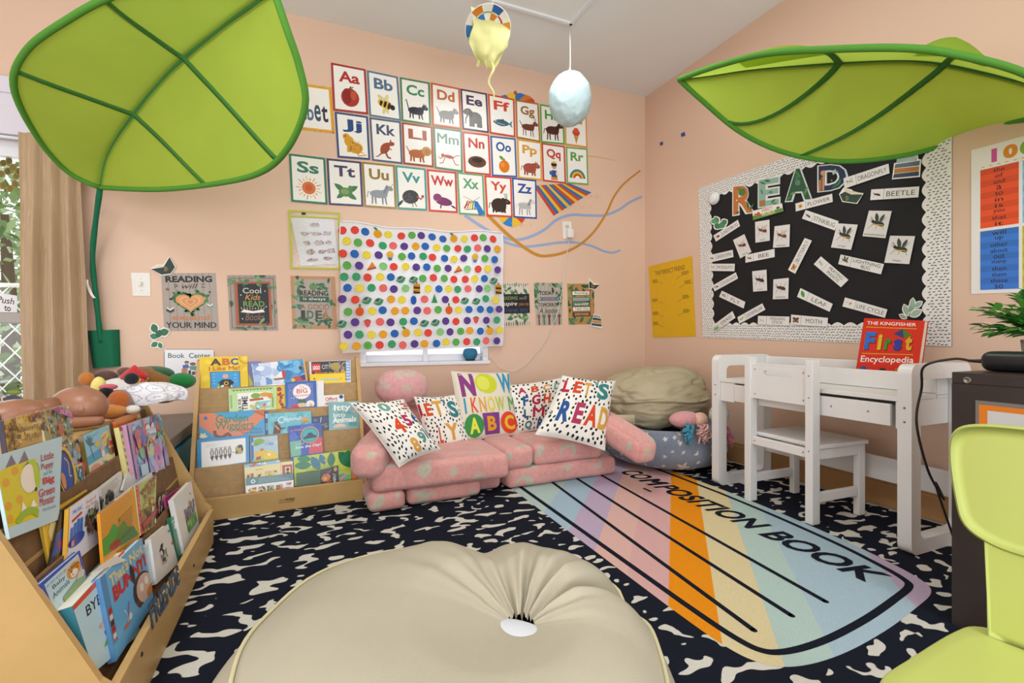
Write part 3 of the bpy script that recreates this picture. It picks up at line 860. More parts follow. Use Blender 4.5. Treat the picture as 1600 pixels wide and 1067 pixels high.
c2 = crop(430, 80, .3125)
CARDS = [
 ('A', 'red', '#a8373a', '#b1352f', 'an apple', (278, 58), (452, 92), (465, 318), (290, 298)),
 ('B', 'blue', '#5b7d93', '#54718f', 'a bee', (458, 95), (613, 128), (630, 350), (470, 325)),
 ('C', 'green', '#47805c', '#3d8a5c', 'a black cat', (622, 130), (772, 158), (778, 372), (632, 350)),
 ('D', 'orange', '#c4622f', '#c2622a', 'a grey dog', (777, 157), (922, 187), (930, 392), (785, 372)),
 ('E', 'purple', '#4e3552', '#4d2f55', 'a grey elephant', (925, 187), (1058, 212), (1068, 410), (936, 391)),
 ('F', 'red', '#c8492f', '#cf432b', 'a blue fish', (1062, 213), (1195, 240), (1200, 432), (1072, 412)),
 ('G', 'brown', '#a5712f', '#95682f', 'a brown goat', (1200, 243), (1315, 262), (1325, 457), (1205, 434)),
 ('H', 'green', '#53a044', '#3f9a3c', 'a dark brown horse', (1322, 264), (1440, 285), (1447, 468), (1328, 457)),
 ('I', 'orange', '#d89a35', '#d08a2a', 'an ice cream cone', (1445, 287), (1555, 306), (1560, 484), (1449, 469)),
 ('J', 'navy', '#35507f', '#2d4a82', 'a spotted jaguar', (297, 303), (463, 327), (475, 545), (312, 533)),
 ('K', 'slate', '#56657f', '#4a5570', 'a kangaroo', (470, 330), (628, 352), (637, 565), (484, 548)),
 ('L', 'rust', '#a04a33', '#a8553f', 'a lion', (632, 355), (785, 378), (792, 582), (640, 565)),
 ('M', 'grey green', '#5e8a70', '#74998a', 'a pink leaping creature', (789, 378), (932, 398), (937, 606), (797, 586)),
 ('N', 'red', '#c9473a', '#c43f33', 'a nest', (936, 402), (1069, 417), (1078, 622), (945, 609)),
 ('O', 'blue', '#4562a0', '#37599c', 'an orange', (1075, 423), (1201, 437), (1209, 632), (1083, 625)),
 ('P', 'amber', '#dba23a', '#d59a35', 'a pig', (1208, 439), (1330, 456), (1333, 648), (1214, 635)),
 ('Q', 'red', '#c73b36', '#c2342f', 'a queen', (1331, 458), (1447, 475), (1453, 663), (1338, 650)),
 ('R', 'green', '#66a850', '#5aa04c', 'a rainbow', (1452, 478), (1560, 487), (1565, 670), (1457, 661)),
 ('S', 'dark green', '#2f7a5a', '#2f7a60', 'a sun', (68, 512), (250, 535), (262, 768), (80, 753)),
 ('T', 'dark violet', '#4a4468', '#443f63', 'a green turtle', (256, 535), (430, 553), (441, 778), (268, 769)),
 ('U', 'gold', '#9a7d3c', '#93752f', 'a grey unicorn', (432, 553), (597, 570), (607, 790), (445, 779)),
 ('V', 'teal', '#4b9a96', '#3d948f', 'a vulture', (600, 571), (752, 588), (760, 798), (612, 790)),
 ('W', 'red', '#d0413f', '#c63a41', 'a purple walrus', (757, 590), (905, 605), (912, 810), (768, 801)),
 ('X', 'green', '#66a878', '#5aa074', 'a xylophone', (907, 605), (1040, 618), (1049, 825), (918, 815)),
 ('Y', 'red', '#d64a34', '#d24630', 'a yak', (1045, 622), (1180, 632), (1186, 832), (1056, 825)),
 ('Z', 'blue', '#34549c', '#2f4f98', 'a zebra', (1183, 632), (1305, 645), (1308, 839), (1191, 832)),
]
def border(A, col, rn, wd=.062):
    l = lin(col)
    A.rect(0, 0, 1, 1, col)
    for i in range(46):
        e = rn.randrange(4); t = rn.random(); k = rn.uniform(.75, 1.3); cc = tuple(min(1, x * k) for x in l)
        x, y = ((t, wd * .35) if e == 0 else (t, 1 - wd * .35) if e == 1 else (wd * .45, t) if e == 2 else (1 - wd * .45, t))
        A.ell(min(max(x, .02), .98), min(max(y, .015), .985), .02, .012, cc, rn.uniform(0, 3), n=6); A.n -= 1
    A.n += 1
    A.rect(wd, wd * A.w / A.h, 1 - wd, 1 - wd * A.w / A.h, '#f0ede7')
for ch, cn, bc, tcx, what, *q in CARDS:
    def art(A, ch=ch, bc=bc, tcx=tcx):
        border(A, bc, rc)
        st = ch + ch.lower(); dsc = ch in 'GJPQY'
        big = ch in 'MW'
        A.text(st, .2 if not big else .12, .13, .8 if not big else .88, .42 if dsc else .37, tcx, bold=.03)
        pic(A, ch.lower())
    card('alphabet_card', [bk(*p) for p in c2(*q)], art, 'alphabet card with a mottled %s border showing %s%s and %s' % (cn, ch, ch.lower(), what), 'alphabet card', m=GLOSS, group='alphabet cards on the back wall', off=.0015 + .0012 * (ord(ch) % 3))
card('alphabet_title_card', [bk(*p) for p in c2((-95, 130), (280, 182), (297, 412), (-80, 368))], lambda A: (border(A, '#dda02f', rc, .04),
     A.multi('Alphabet', .14, .42, .93, .78, ['#b1352f', '#5aa04c', '#d59a35', '#2d4a82', '#4d2f55', '#4f6f8c', '#3d5568', '#3b2f4a'], bold=.02)), 'white title card with an orange border, half hidden behind the left leaf canopy', 'title card', m=GLOSS)

# ---------------------------------------------------------------- mural painted on the back wall
c7 = crop(720, 260, .31865)
mur = thing('wall_mural', (1.6, YW - .001, 1.45), 'painted beach mural of ribbons, striped towel, parasol and ball on the back wall', 'mural')
PAINT = mat('mural_paint', 'attr', .6, .25)
LIFT = [.0006]
def wallart(fn):
    LIFT[0] += .00015; l = LIFT[0]
    return Art(fn=lambda x, y, h: bk(x, y) + V((0, -l - h, 0)), size=(1, 1), eps=.00002)
def brush(pts, wd, col, nm, w1=None):
    A = wallart(0); A.stroke(smooth(c7(*pts), 6), wd, col, w1); link(nm, A.mb, PAINT, mur)
brush(((20, 240), (110, 300), (200, 345), (270, 360), (340, 345), (410, 310), (470, 262), (540, 238), (620, 240), (700, 240), (770, 215), (830, 175), (888, 148)), 5.0, '#93a7c9', 'blue_ribbon', 3.5)
brush(((140, 322), (210, 368), (300, 393), (400, 385), (480, 374), (560, 373), (640, 390), (700, 415), (745, 423), (782, 410)), 4.4, '#93a7c9', 'blue_ribbon', 3)
brush(((130, 236), (220, 325), (300, 390), (370, 432), (420, 439), (500, 424), (580, 386), (650, 323), (710, 235), (750, 150), (800, 85), (880, 20)), 5.5, '#c18630', 'ochre_ribbon', 2.5)
A = wallart(0); A.stroke(crop(660, 0, .25)((1010, 973), (1100, 981), (1205, 1004)), 1.4, '#d9a53a', .4); link('yellow_line', A.mb, PAINT, mur)
A = wallart(0)
q = c7((355, 95), (530, 82), (640, 128), (455, 242))
def tw(u, v): return ((q[0][0] * (1 - u) + q[1][0] * u) * (1 - v) + (q[3][0] * (1 - u) + q[2][0] * u) * v, (q[0][1] * (1 - u) + q[1][1] * u) * (1 - v) + (q[3][1] * (1 - u) + q[2][1] * u) * v)
cs = ['#2f6db0', '#c2482f', '#e2b72e', '#2f6db0', '#c2482f', '#e2b72e', '#c2482f', '#2f6db0', '#e2b72e', '#2f6db0', '#c2482f', '#e2b72e', '#2f6db0', '#c2482f']
for i, cc in enumerate(cs[::-1]):
    u0, u1 = i / 14, (i + 1) / 14
    A.poly([tw(u0, 0), tw(u1, 0), tw(u1, 1), tw(u0, 1)], cc); A.n -= 1
link('beach_towel', A.mb, PAINT, mur)
A = wallart(0); b0_ = c7((252, 236))[0]
for i, cc in enumerate(('#c8452e', '#e2b72e', '#2f7fc0', '#e2b72e')): A.ell(b0_[0], b0_[1], 21, 19, cc, n=6, a0=PI * i / 4, a1=PI * (i + 1) / 4); A.poly([b0_, (b0_[0] + 21 * math.cos(PI * i / 4), b0_[1] + 19 * math.sin(PI * i / 4)), (b0_[0] + 21 * math.cos(PI * (i + 1) / 4), b0_[1] + 19 * math.sin(PI * (i + 1) / 4))], cc)
link('beach_ball', A.mb, PAINT, mur)
A = wallart(0); k0 = c2((1200, 262))[0]
for i, cc in enumerate(('#c9752c', '#2f6db0', '#e2b72e', '#2f6db0', '#c9752c', '#c2482f')):
    a0, a1 = PI + PI * i / 6, PI + PI * (i + 1) / 6
    A.poly([k0, (k0[0] + 31 * math.cos(a0), k0[1] + 16 * math.sin(a0)), (k0[0] + 31 * math.cos((a0 + a1) / 2), k0[1] + 17 * math.sin((a0 + a1) / 2)), (k0[0] + 31 * math.cos(a1), k0[1] + 16 * math.sin(a1))], cc); A.n -= 1
A.n += 1; A.ell(k0[0], k0[1] - 17, 2.6, 3, '#b0522c')
link('parasol', A.mb, PAINT, mur)
A = wallart(0); rn = random.Random(8)
for i in range(70):
    p = rn.choice([(640, 150, 70, 12), (580, 200, 70, 10), (300, 290, 60, 12)]); x, y = c7((p[0] + rn.uniform(-1, 1) * p[2], p[1] + rn.uniform(-1, 1) * p[3]))[0]
    A.ell(x, y, .7, .5, '#d3a13c', n=6); A.n -= 1
tag(link('sand_specks', A.mb, PAINT, mur), kind='stuff')
card('painters_tape', [bk(*p) for p in c2((992, 750), (1010, 752), (1046, 812), (1020, 824))], None, 'short strip of blue tape across the corner of the xylophone card', 'tape', '#2f72bf', off=.006)

# ---------------------------------------------------------------- posters on the back wall
c5 = crop(200, 380, .225)
GN = ['#3f6b42', '#5f8a5a', '#2f5238', '#7ba070', '#48785a']
def sprigs(A, boxes, n, rn, l=.16, cols=GN):
    for i in range(n):
        b = boxes[i % len(boxes)]
        A.leaf(rn.uniform(b[0], b[2]), rn.uniform(b[1], b[3]), l * rn.uniform(.6, 1.2), rn.uniform(0, 6.28), rn.choice(cols), .42)
def planks(A, col, rn, n=8):
    A.rect(0, 0, 1, 1, col); l = lin(col)
    for i in range(n * 6):
        x, y = rn.random(), rn.random(); k = rn.uniform(.6, 1.15)
        A.stroke([(x, y * .8), (x + rn.uniform(-.01, .01), min(1, y * .8 + rn.uniform(.05, .2)))], .006, tuple(q * k for q in l)); A.n -= 1
    A.n += 1
    for i in range(1, n): A.rect(i / n - .004, 0, i / n + .004, 1, tuple(q * .5 for q in l)); A.n -= 1
    A.n += 1
rp = random.Random(21)
def openbook(A, u, v, s, c1, c2='#efe9da'):
    A.poly([(u - s, v - s * .5), (u, v), (u + s, v - s * .5), (u + s, v + s * .3), (u, v + s * .75), (u - s, v + s * .3)], c1)
    A.poly([(u - s * .9, v - s * .75), (u, v - s * .2), (u + s * .9, v - s * .75), (u + s * .9, v - s * .4), (u, v + s * .1), (u - s * .9, v - s * .4)], c2)
def star(A, u, v, r, col):
    k = A.w / A.h
    A.poly([(u + (r if i % 2 == 0 else r * .45) * math.sin(PI * i / 5), v - (r if i % 2 == 0 else r * .45) * k * math.cos(PI * i / 5)) for i in range(10)], col)
def heart(A, u, v, s, col):
    pts = []
    for i in range(28):
        t = 2 * PI * i / 28; x = math.sin(t) ** 3; y = (13 * math.cos(t) - 5 * math.cos(2 * t) - 2 * math.cos(3 * t) - math.cos(4 * t)) / 16
        pts.append((u + x * s, v - y * s * .8 * A.w / A.h))
    A.poly(pts, col)
def P1(A):
    planks(A, '#a89b92', rp)
    A.text('READING', .07, .05, .93, .16, '#1e1d1b', .045).text('will', .36, .18, .66, .27, '#1e1d1b', .0, .35)
    for x, sg in ((.22, 1), (.72, -1)):
        for y in (.2, .24): A.stroke([(x, y), (x + .07, y + sg * (.012 if y < .22 else -.012))], .014, '#1e1d1b')
    heart(A, .5, .49, .33, '#3f6b3a')
    for i in range(60):
        t = 2 * PI * i / 60; x = math.sin(t) ** 3; y = (13 * math.cos(t) - 5 * math.cos(2 * t) - 2 * math.cos(3 * t) - math.cos(4 * t)) / 16
        A.leaf(.5 + x * .3, .49 - y * .3 * .8 * A.w / A.h, .09, rp.uniform(0, 6.28), rp.choice(GN), .5); A.n -= 1
    A.n += 1
    for s, c in ((.27, '#d69560'), (.2, '#dba673'), (.15, '#d08e5a'), (.1, '#dba673'), (.06, '#c98453')): heart(A, .5, .5, s, c)
    star(A, .1, .28, .05, '#8a5a3c'); star(A, .87, .33, .035, '#3c3a36'); openbook(A, .13, .64, .07, '#33413a'); openbook(A, .86, .57, .06, '#7f9a86')
    A.text('expand', .16, .72, .84, .84, '#c07a42', .015).text('YOUR MIND', .04, .85, .96, .95, '#24231f', .04)
card('quote_poster', [bk(*p) for p in c5((230, 208), (608, 207), (632, 608), (252, 608))], P1, 'wood grain poster reading READING will expand YOUR MIND with a leafy heart', 'poster')
def P2(A):
    planks(A, '#a1948a', rp); A.frame(.05, .05, .95, .96, .012, '#6b4a38')
    sprigs(A, [(.0, .02, .15, .5), (.85, .1, .97, .8), (.35, .0, .7, .06), (.25, .9, .5, .97)], 26, rp, .15)
    A.rect(.14, .12, .88, .91, '#a8572f').rect(.2, .155, .83, .875, '#1b1a1d')
    A.text('Cool', .3, .23, .68, .33, '#c9c5bc', .01).text('Kids', .34, .35, .66, .45, '#d99a35', 0, .3).text('READ', .3, .47, .74, .57, '#6f9a45', .02).text('Books', .33, .69, .72, .82, '#8a6552', 0, .25)
    A.poly([(.24, .67), (.48, .69), (.74, .67), (.7, .62), (.5, .65), (.3, .62)], '#e9e2d2')
    for i in range(9): A.stroke([(.27 + i * .055, .62), (.25 + i * .06, .585)], .012, '#d5cfbf')
    for x, y in ((.26, .36), (.76, .29), (.77, .57), (.27, .79)): star(A, x, y, .02, '#e9e2d2')
    sprigs(A, [(.2, .1, .4, .2), (.55, .1, .8, .2), (.6, .8, .92, .96)], 16, rp, .13)
card('quote_poster', [bk(*p) for p in c5((688, 222), (1025, 222), (1043, 605), (707, 605))], P2, 'poster of a framed blackboard reading Cool Kids READ Books', 'poster')
def P3(A):
    A.rect(0, 0, 1, 1, '#b98a5f').rect(.075, .06, .9, .93, '#aba096')
    sprigs(A, [(.08, .07, .25, .25), (.65, .07, .88, .25), (.08, .7, .3, .92), (.6, .75, .88, .92), (.8, .2, .9, .6), (.08, .3, .15, .6)], 46, rp, .16)
    A.ell(.49, .2, .085, None, '#5f8a4a').stroke([(.49, .17), (.51, .12)], .015, '#33502f')
    A.text('READING', .19, .27, .83, .37, '#1f1e1c', .02).rect(.18, .385, .84, .49, '#33523c').text('is always', .26, .4, .76, .475, '#e9e6dc', .0).text('A GOOD', .2, .53, .84, .63, '#a2633f', -.004)
    for ch, x, c in (('I', .2, '#3a352e'), ('D', .33, '#48705a'), ('E', .52, '#3a4a3c'), ('A', .68, '#b56c38')): A.text(ch, x, .65, x + (.09 if ch == 'I' else .15), .81, c, .03)
    sprigs(A, [(.1, .82, .85, .92)], 18, rp, .14)
card('quote_poster', [bk(*p) for p in c5((1128, 226), (1437, 232), (1452, 597), (1142, 592))], P3, 'tan bordered poster reading READING is always A GOOD IDEA beside the dotted window cover', 'poster')
def P4(A):
    A.rect(0, 0, 1, 1, '#cfc5b8')
    for i in range(13):
        A.rect(.05 + i * .075, .02, .08 + i * .075, rp.uniform(.05, .12), rp.choice(['#7a4a35', '#3a2a26', '#6a8a5a', '#8a7a6a'])); A.n -= 1; A.rect(.05 + i * .075, .9, .08 + i * .075, .98, rp.choice(['#7a4a35', '#3a2a26', '#6a8a5a', '#c08a5a'])); A.n -= 1
    A.n += 1
    sprigs(A, [(.05, .1, .95, .26), (.05, .7, .95, .86)], 34, rp, .2, ['#4f7a48', '#7a9a6a', '#3f6a4a'])
    A.rect(.02, .26, 1, .7, '#1d1c20').text('READING', .06, .31, .6, .39, '#7f9f55', .01).text('will', .66, .31, .92, .39, '#8a8a84', 0, .3).text('Inspire', .04, .43, .58, .55, '#ece8dd', 0, .3).text('you to', .64, .46, .96, .55, '#c07a3c', 0).text('THINK BIG', .1, .59, .93, .67, '#37456b', .02)
card('quote_poster', [bk(*p) for p in c7((186, 570), (332, 570), (340, 782), (192, 788))], P4, 'poster with a black band reading READING will Inspire you to THINK BIG', 'poster')
def P5(A):
    planks(A, '#b5a99e', rp)
    sprigs(A, [(0, 0, 1, .12), (0, .2, .06, .6), (.94, .2, 1, .5)], 34, rp, .22)
    A.text('TODAY A', .17, .2, .85, .29, '#262421', .02).poly([(.16, .34), (.24, .38), (.16, .43), (.88, .43), (.8, .38), (.88, .34)], '#54798f').text('READER', .3, .355, .74, .415, '#b77a4a', .01).text('TOMORROW', .12, .48, .92, .57, '#262421', .01).text('A leader', .14, .6, .86, .72, '#3a3633', -.004, .35)
    for i, cc in enumerate(('#8a5a3c', '#55795c', '#6a3f2c', '#7f8a84', '#7a4a35')):
        x = .12 + i * .19
        A.stroke([(x, 1), (x, .86)], .06, cc)
        for k in range(5): A.stroke([(x, .87), (x - .06 + k * .03, .77 - .02 * (2 - abs(k - 2)))], .018, cc)
card('quote_poster', [bk(*p) for p in c7((355, 570), (497, 570), (497, 775), (368, 778))], P5, 'poster with raised painted hands reading TODAY A READER TOMORROW A leader', 'poster')
def P6(A):
    A.rect(0, 0, 1, 1, '#b8864e'); sprigs(A, [(0, 0, .2, 1), (.75, 0, 1, 1), (.1, .85, .9, 1), (.1, 0, .9, .12)], 50, rp, .24)
    for (y, st, bc, tc_) in ((.18, 'Reading', '#e8e2d6', '#3a3a36'), (.33, '', '#8fa39a', '#fff'), (.45, 'will', '#5f8578', '#e8e2d6'), (.57, 'TAKE YOU', '#ece8dc', '#262421'), (.7, 'EVERYWHERE', '#6a3f2c', '#d6b58a')):
        A.rect(.16, y, .84, y + .105, '#23211f').rect(.18, y + .008, .82, y + .097, bc)
        if st: A.text(st, .25, y + .025, .77, y + .082, tc_, .008, .2 if st[0] in 'Rw' else 0)
card('quote_poster', [bk(*p) for p in c7((520, 575), (650, 575), (656, 772), (527, 776))], P6, 'poster of stacked books reading Reading will TAKE YOU EVERYWHERE', 'poster')

def outline_card(name, pts, art, label, cat, wallf, nrm, edge='#efece2', th=.002, off=.004, art_eps=.0001):
    """die cut card whose outline is given in pixels on a wall"""
    P = [wallf(*p) + nrm * off for p in pts]
    mb = MB().prism(P, nrm * th, edge)
    A = Art(fn=lambda x, y, h: wallf(x, y) + nrm * (off + th + h), size=(1, 1), eps=art_eps)
    art(A); mb.merge(A.mb)
    return tag(link(name, mb, PRINT), label, cat)
NB, NR = V((0, -1, 0)), V((-1, 0, 0))
def bookcut(pts, spine, label, wf, nm, off=.004):
    q = pts
    outline_card('book_cutout', q['out'], lambda A: (A.poly(q['pages'], '#d8cfb4'), A.poly(q['cover'], spine), A.lines(q['m'][0] - 3, q['m'][1] - 4, q['m'][0] + 3, q['m'][1] + 4, 3, '#b98a5a', rp, .4)), label, 'cutout', wf, nm, off=off)
bookcut({'out': c5((158, 178), (205, 150), (245, 152), (290, 92), (335, 168), (300, 218), (235, 226)), 'pages': c5((180, 172), (205, 155), (248, 158), (285, 105), (292, 120), (250, 168)), 'cover': c5((163, 180), (250, 168), (291, 98), (330, 168), (298, 212), (236, 220)), 'm': c5((268, 180))[0]}, '#22352f', 'dark open book cutout above the heart poster by the light switch', bk, NB, .007)
bookcut({'out': c7((626, 548), (650, 572), (682, 580), (655, 608), (625, 600)), 'pages': c7((630, 555), (650, 578), (652, 584), (630, 575)), 'cover': c7((628, 562), (650, 582), (679, 581), (654, 604), (627, 597)), 'm': c7((645, 590))[0]}, '#22352f', 'small dark open book cutout at the top corner of the rightmost back wall poster', bk, NB, .006)
outline_card('book_stack_cutout', c7((648, 722), (684, 732), (690, 795), (634, 782)), lambda A: (A.poly(c7((650, 726), (681, 734), (684, 745), (645, 738)), '#9aa59c'), A.poly(c7((645, 740), (684, 747), (686, 758), (642, 752)), '#4a4640'), A.poly(c7((642, 754), (686, 760), (687, 772), (639, 766)), '#c08a52'), A.poly(c7((639, 768), (687, 774), (687, 786), (637, 779)), '#3a5060')), 'small stack of books cutout at the lower corner of the rightmost back wall poster', 'cutout', bk, NB, off=.006)
def leafcut(label, lv, wf, nm, off=.004):
    """leaf sprig: list of (x, y, length, angle, colour) leaves in px, each leaf with a pale edge"""
    mb = MB(); A = Art(fn=lambda x, y, h: wf(x, y) + nm * (off + h), size=(1, 1), eps=.00012)
    for x, y, l, a, cc, ft in lv:
        A.leaf(x - 1.6 * math.cos(a), y - 1.6 * math.sin(a), l + 3.2, a, '#efece2', ft + .12)
    for x, y, l, a, cc, ft in lv:
        A.leaf(x, y, l, a, cc, ft, 7); k = lin(cc); A.stroke([(x, y), (x + l * .9 * math.cos(a), y + l * .9 * math.sin(a))], .5, tuple(q * 1.6 for q in k))
    mb.merge(A.mb); P = [p for p in mb.v]; back = MB()
    for f in A.mb.f[:len(lv)]:
        back.prism([A.mb.v[i] - nm * .0015 for i in f], nm * -.0012, '#efece2')
    tag(link('leaf_cutout', mb.merge(back), PRINT), label, 'cutout')
leafcut('rounded green leaf sprig cutout below the heart poster', [(244, 520, 15, -1.9, '#2f6b4c', .75), (249, 521, 16, -.25, '#2f6b4c', .7), (247, 527, 13, -2.9, '#3a7a58', .7), (246, 528, 14, -1.2, '#295e44', .7), (247, 535, 12, 2.6, '#3a7a58', .7), (249, 535, 10, 1.2, '#3a7a58', .7)], bk, NB)
def BC(A):
    A.rect(0, 0, 1, 1, '#3a3c40').rect(.012, .018, .988, .982, '#e6e6ea')
    for x in (0, 1):
        for y in (0, 1): A.poly([(x, y), (abs(x - .05), y), (x, abs(y - .09))], '#dcb499')
    A.text('Book  Center', .08, .14, .92, .32, '#24514a', .012)
    A.ell(.44, .47, .045, .05, '#3a2c24').ell(.44, .52, .035, .05, '#c4926e').poly([(.36, .57), (.46, .55), (.5, .66), (.36, .7)], '#3a5fb0').poly([(.34, .7), (.46, .68), (.44, .92), (.33, .92)], '#b8795a').ell(.56, .53, .06, .06, '#8a4f3a').poly([(.5, .6), (.64, .6), (.66, .76), (.5, .74)], '#5f9a90').rect(.47, .76, .52, .92, '#3a2a44').rect(.54, .8, .6, .92, '#7a2f35').rect(.61, .78, .66, .92, '#2f3f35').ell(.36, .94, .05, .02, '#24222a')
card('book_center_sign', [bk(*p) for p in c5((250, 735), (600, 735), (605, 930), (252, 928))], BC, 'white laminated Book Center sign low on the back wall', 'sign', m=GLOSS)

# lime edged clear pocket with worksheet
c6 = crop(430, 310, .253)
q = [bk(*p) for p in c6((80, 72), (398, 90), (402, 440), (98, 435))]
root = thing('worksheet_pocket', q[3] + V((0, -.004, 0)), 'clear plastic pocket with lime green edging holding a grey worksheet', 'pocket')
def ffrm(A): A.frame(0, 0, 1, 1, .035, '#b3bd2c'); A.rect(0, .09, 1, .115, '#b3bd2c'); A.rect(.25, .03, .33, .07, '#22221f')
A = Art([p + NB * .008 for p in q]); ffrm(A)
link('pocket_edging', A.mb, PRINT, root)
PL = bpy.data.materials.new('clear_vinyl'); PL.use_nodes = True
nt = PL.node_tree; nt.nodes.remove(nt.nodes['Principled BSDF'])
t_ = nt.nodes.new('ShaderNodeBsdfTransparent'); g_ = nt.nodes.new('ShaderNodeBsdfGlossy'); g_.inputs['Roughness'].default_value = .12
m_ = nt.nodes.new('ShaderNodeMixShader'); m_.inputs[0].default_value = .12
nz = nt.nodes.new('ShaderNodeTexNoise'); nz.inputs['Scale'].default_value = 25; bp = nt.nodes.new('ShaderNodeBump'); bp.inputs['Strength'].default_value = .6
nt.links.new(nz.outputs['Fac'], bp.inputs['Height']); nt.links.new(bp.outputs[0], g_.inputs['Normal'])
nt.links.new(t_.outputs[0], m_.inputs[1]); nt.links.new(g_.outputs[0], m_.inputs[2]); nt.links.new(m_.outputs[0], nt.nodes['Material Output'].inputs[0])
link('vinyl_sheet', MB().quad(*[p + NB * .0072 for p in q]), PL, root)
def sheet(A):
    A.rect(0, 0, 1, 1, '#d6d3d6'); A.text('worksheet', .3, .02, .7, .06, '#8a8488', 0) if 0 else None
    for (x, y, w_, h_) in ((.4, .1, .25, .1), (.15, .29, .2, .09), (.4, .29, .25, .09), (.7, .28, .2, .09), (.18, .48, .18, .1), (.44, .48, .26, .1), (.72, .48, .16, .09), (.2, .66, .22, .12), (.5, .68, .2, .08), (.72, .66, .2, .1), (.18, .86, .3, .06), (.6, .84, .25, .07)):
        A.ell(x + w_ / 2, y + h_ / 2, w_ / 2, h_ / 2, '#b5a19e', n=10); A.blobs(x, y + .01, x + w_, y + h_ - .01, ['#9a8482', '#8a7472', '#c9bcb9'], 7, .01, .03, rp)
card('worksheet', [bk(*p) + NB * .003 for p in c6((95, 118), (362, 128), (392, 402), (158, 418))], sheet, None, None, '#d6d3d6', parent=root, off=.001)

# light switch and outlet
q = [bk(*p) for p in c5((22, 205), (153, 207), (158, 367), (35, 365))]
sw = thing('light_switch', (q[0] + q[2]) / 2, 'white light switch plate on the back wall beside the heart poster', 'light switch')
swp = card('switch_plate', q, lambda A: (A.ell(.5, .26, .03, None, '#a8a49c'), A.ell(.5, .76, .03, None, '#a8a49c'), A.frame(.38, .38, .62, .62, .03, '#c9c5bd')), None, None, '#e9e5de', th=.006, off=.001, parent=sw)
cc = (q[0] + q[2]) / 2
link('toggle', MB().box(cc + V((-.005, -.02, -.006)), cc + V((.005, -.006, .012)), .002), WHPL, swp)
q = [bk(*p) for p in c7((497, 270), (540, 270), (545, 356), (502, 354))]
ol = thing('wall_outlet', (q[0] + q[2]) / 2, 'white electrical outlet plate high on the back wall', 'outlet')
card('outlet_plate', q, lambda A: (A.ell(.5, .3, .3, .14, '#d9d5cd'), A.rect(.38, .24, .43, .34, '#4a4844'), A.rect(.57, .24, .62, .34, '#4a4844'), A.ell(.5, .37, .04, None, '#4a4844'), A.ell(.5, .5, .03, None, '#a8a49c')), None, None, '#e9e5de', th=.006, off=.001, parent=ol)
pc = bk(*c7((527, 333))[0]); 
ch = thing('phone_charger', pc, 'small white plug charger with a thin white cord running down the wall', 'charger')
link('charger_body', MB().box(pc + V((-.024, -.045, -.032)), pc + V((.024, -.0075, .032)), .006, seg=3), WHPL, ch)
cord = smooth([tuple(bk(*p) + V((0, -.012, 0))) for p in c7((528, 358), (520, 410), (508, 460), (500, 530), (496, 590), (470, 720), (440, 790), (405, 860), (350, 930), (300, 980), (250, 1005), (190, 985), (145, 940), (110, 925), (75, 935))], 5)
link('cord', MB().tube(cord, .0022, 5), WHPL, ch)
sp = hit(*c7((46, 918))[0], (0, YW + .025, 0), (0, 1, 0)); sp.z = .604 + .049
spk = thing('smart_speaker', sp + V((0, 0, -.045)), 'round blue speaker on the sill under the dotted window cover', 'speaker')
link('speaker_body', MB().ball(sp, (.05, .05, .05), None, 28, 18, fn=lambda d: 1 - .28 * max(0, d.z - .6) / .4), mat('blue_speaker_mesh', '#2f789c', .7, .3, bump=.2, bscale=700), spk)
link('speaker_base', MB().lathe([(.03, 0), (.034, .006), (.034, .01)], sp + V((0, 0, -.049)), 20), BLACKP, spk)
# ---------------------------------------------------------------- dotted window cover
q = [bk(*p) + V((0, -.02, 0)) for p in c6((400, 150), (1392, 212), (1398, 910), (405, 955))]
def cov(u, v, h):
    p = (q[0] * (1 - u) + q[1] * u) * (1 - v) + (q[3] * (1 - u) + q[2] * u) * v
    sag = -.018 * math.sin(PI * u) * (1 - v) ** 4 + .006 * math.sin(u * 17) * (1 - v) ** 3
    wv = .010 * math.sin(u * 23 + 2 * v) * (.3 + .7 * abs(.5 - v)) + .007 * math.sin(u * 9 - v * 4) + .012 * v
    return p + V((.004 * math.sin(v * 11) * (1 if u > .5 else -1) * abs(u - .5) * 2, -.012 - wv * .6 - h, sag))
wc = thing('window_cover', q[3] + V((0, 0, 0)), 'white cotton window cover printed with coloured dots and fruit', 'window cover')
A = Art(fn=cov, size=((q[1] - q[0]).length, (q[3] - q[0]).length), eps=.0003, maxe=.05)
A.mb.grid(lambda u, v: cov(u, v, 0), 60, 40, '#eeecef')
rd = random.Random(5)
PAL = {'b': '#2f66b0', 'o': '#e0a02f', 'y': '#e3cd45', 'r': '#d9483c', 'g': '#5fa84f', 'p': '#5d3f8a', 'k': '#e06a68', 't': '#3f9a68', 'l': '#86c07a'}
ROWS = ['bryrgpxboyrg', 'ogrtkpobygrtkpob', 'rbypcgxrbypcgr', 'gpelrypbgpelryb', 'xxrybffrxrybfr', 'byotkplhybytkplh', 'prffynkuprkffynu', 'gvybxpktvybxpr', 'fpskptbffrpsptbf', 'pxbjyrlpxbjyrl', 'oorgtkpybygrtko']
ROWS = ['.xbjyrgpxbjyrg', 'ygrtkpobygrtkpob.', 'rbypcgx.rbypcgx.', 'gpelrypbgpelrypbg', 'x.rybff.rx.rybff.r', 'bytkplhybytkplhyb', 'prff.ynkuprff.ynku', 'gvybx.pkgvybx.pkg', 'fpskptbff.rpsptbff', 'p.x.bjyrlpx.bjyrlp', 'yogrtkpobygrtkpoby']
A.n = 2
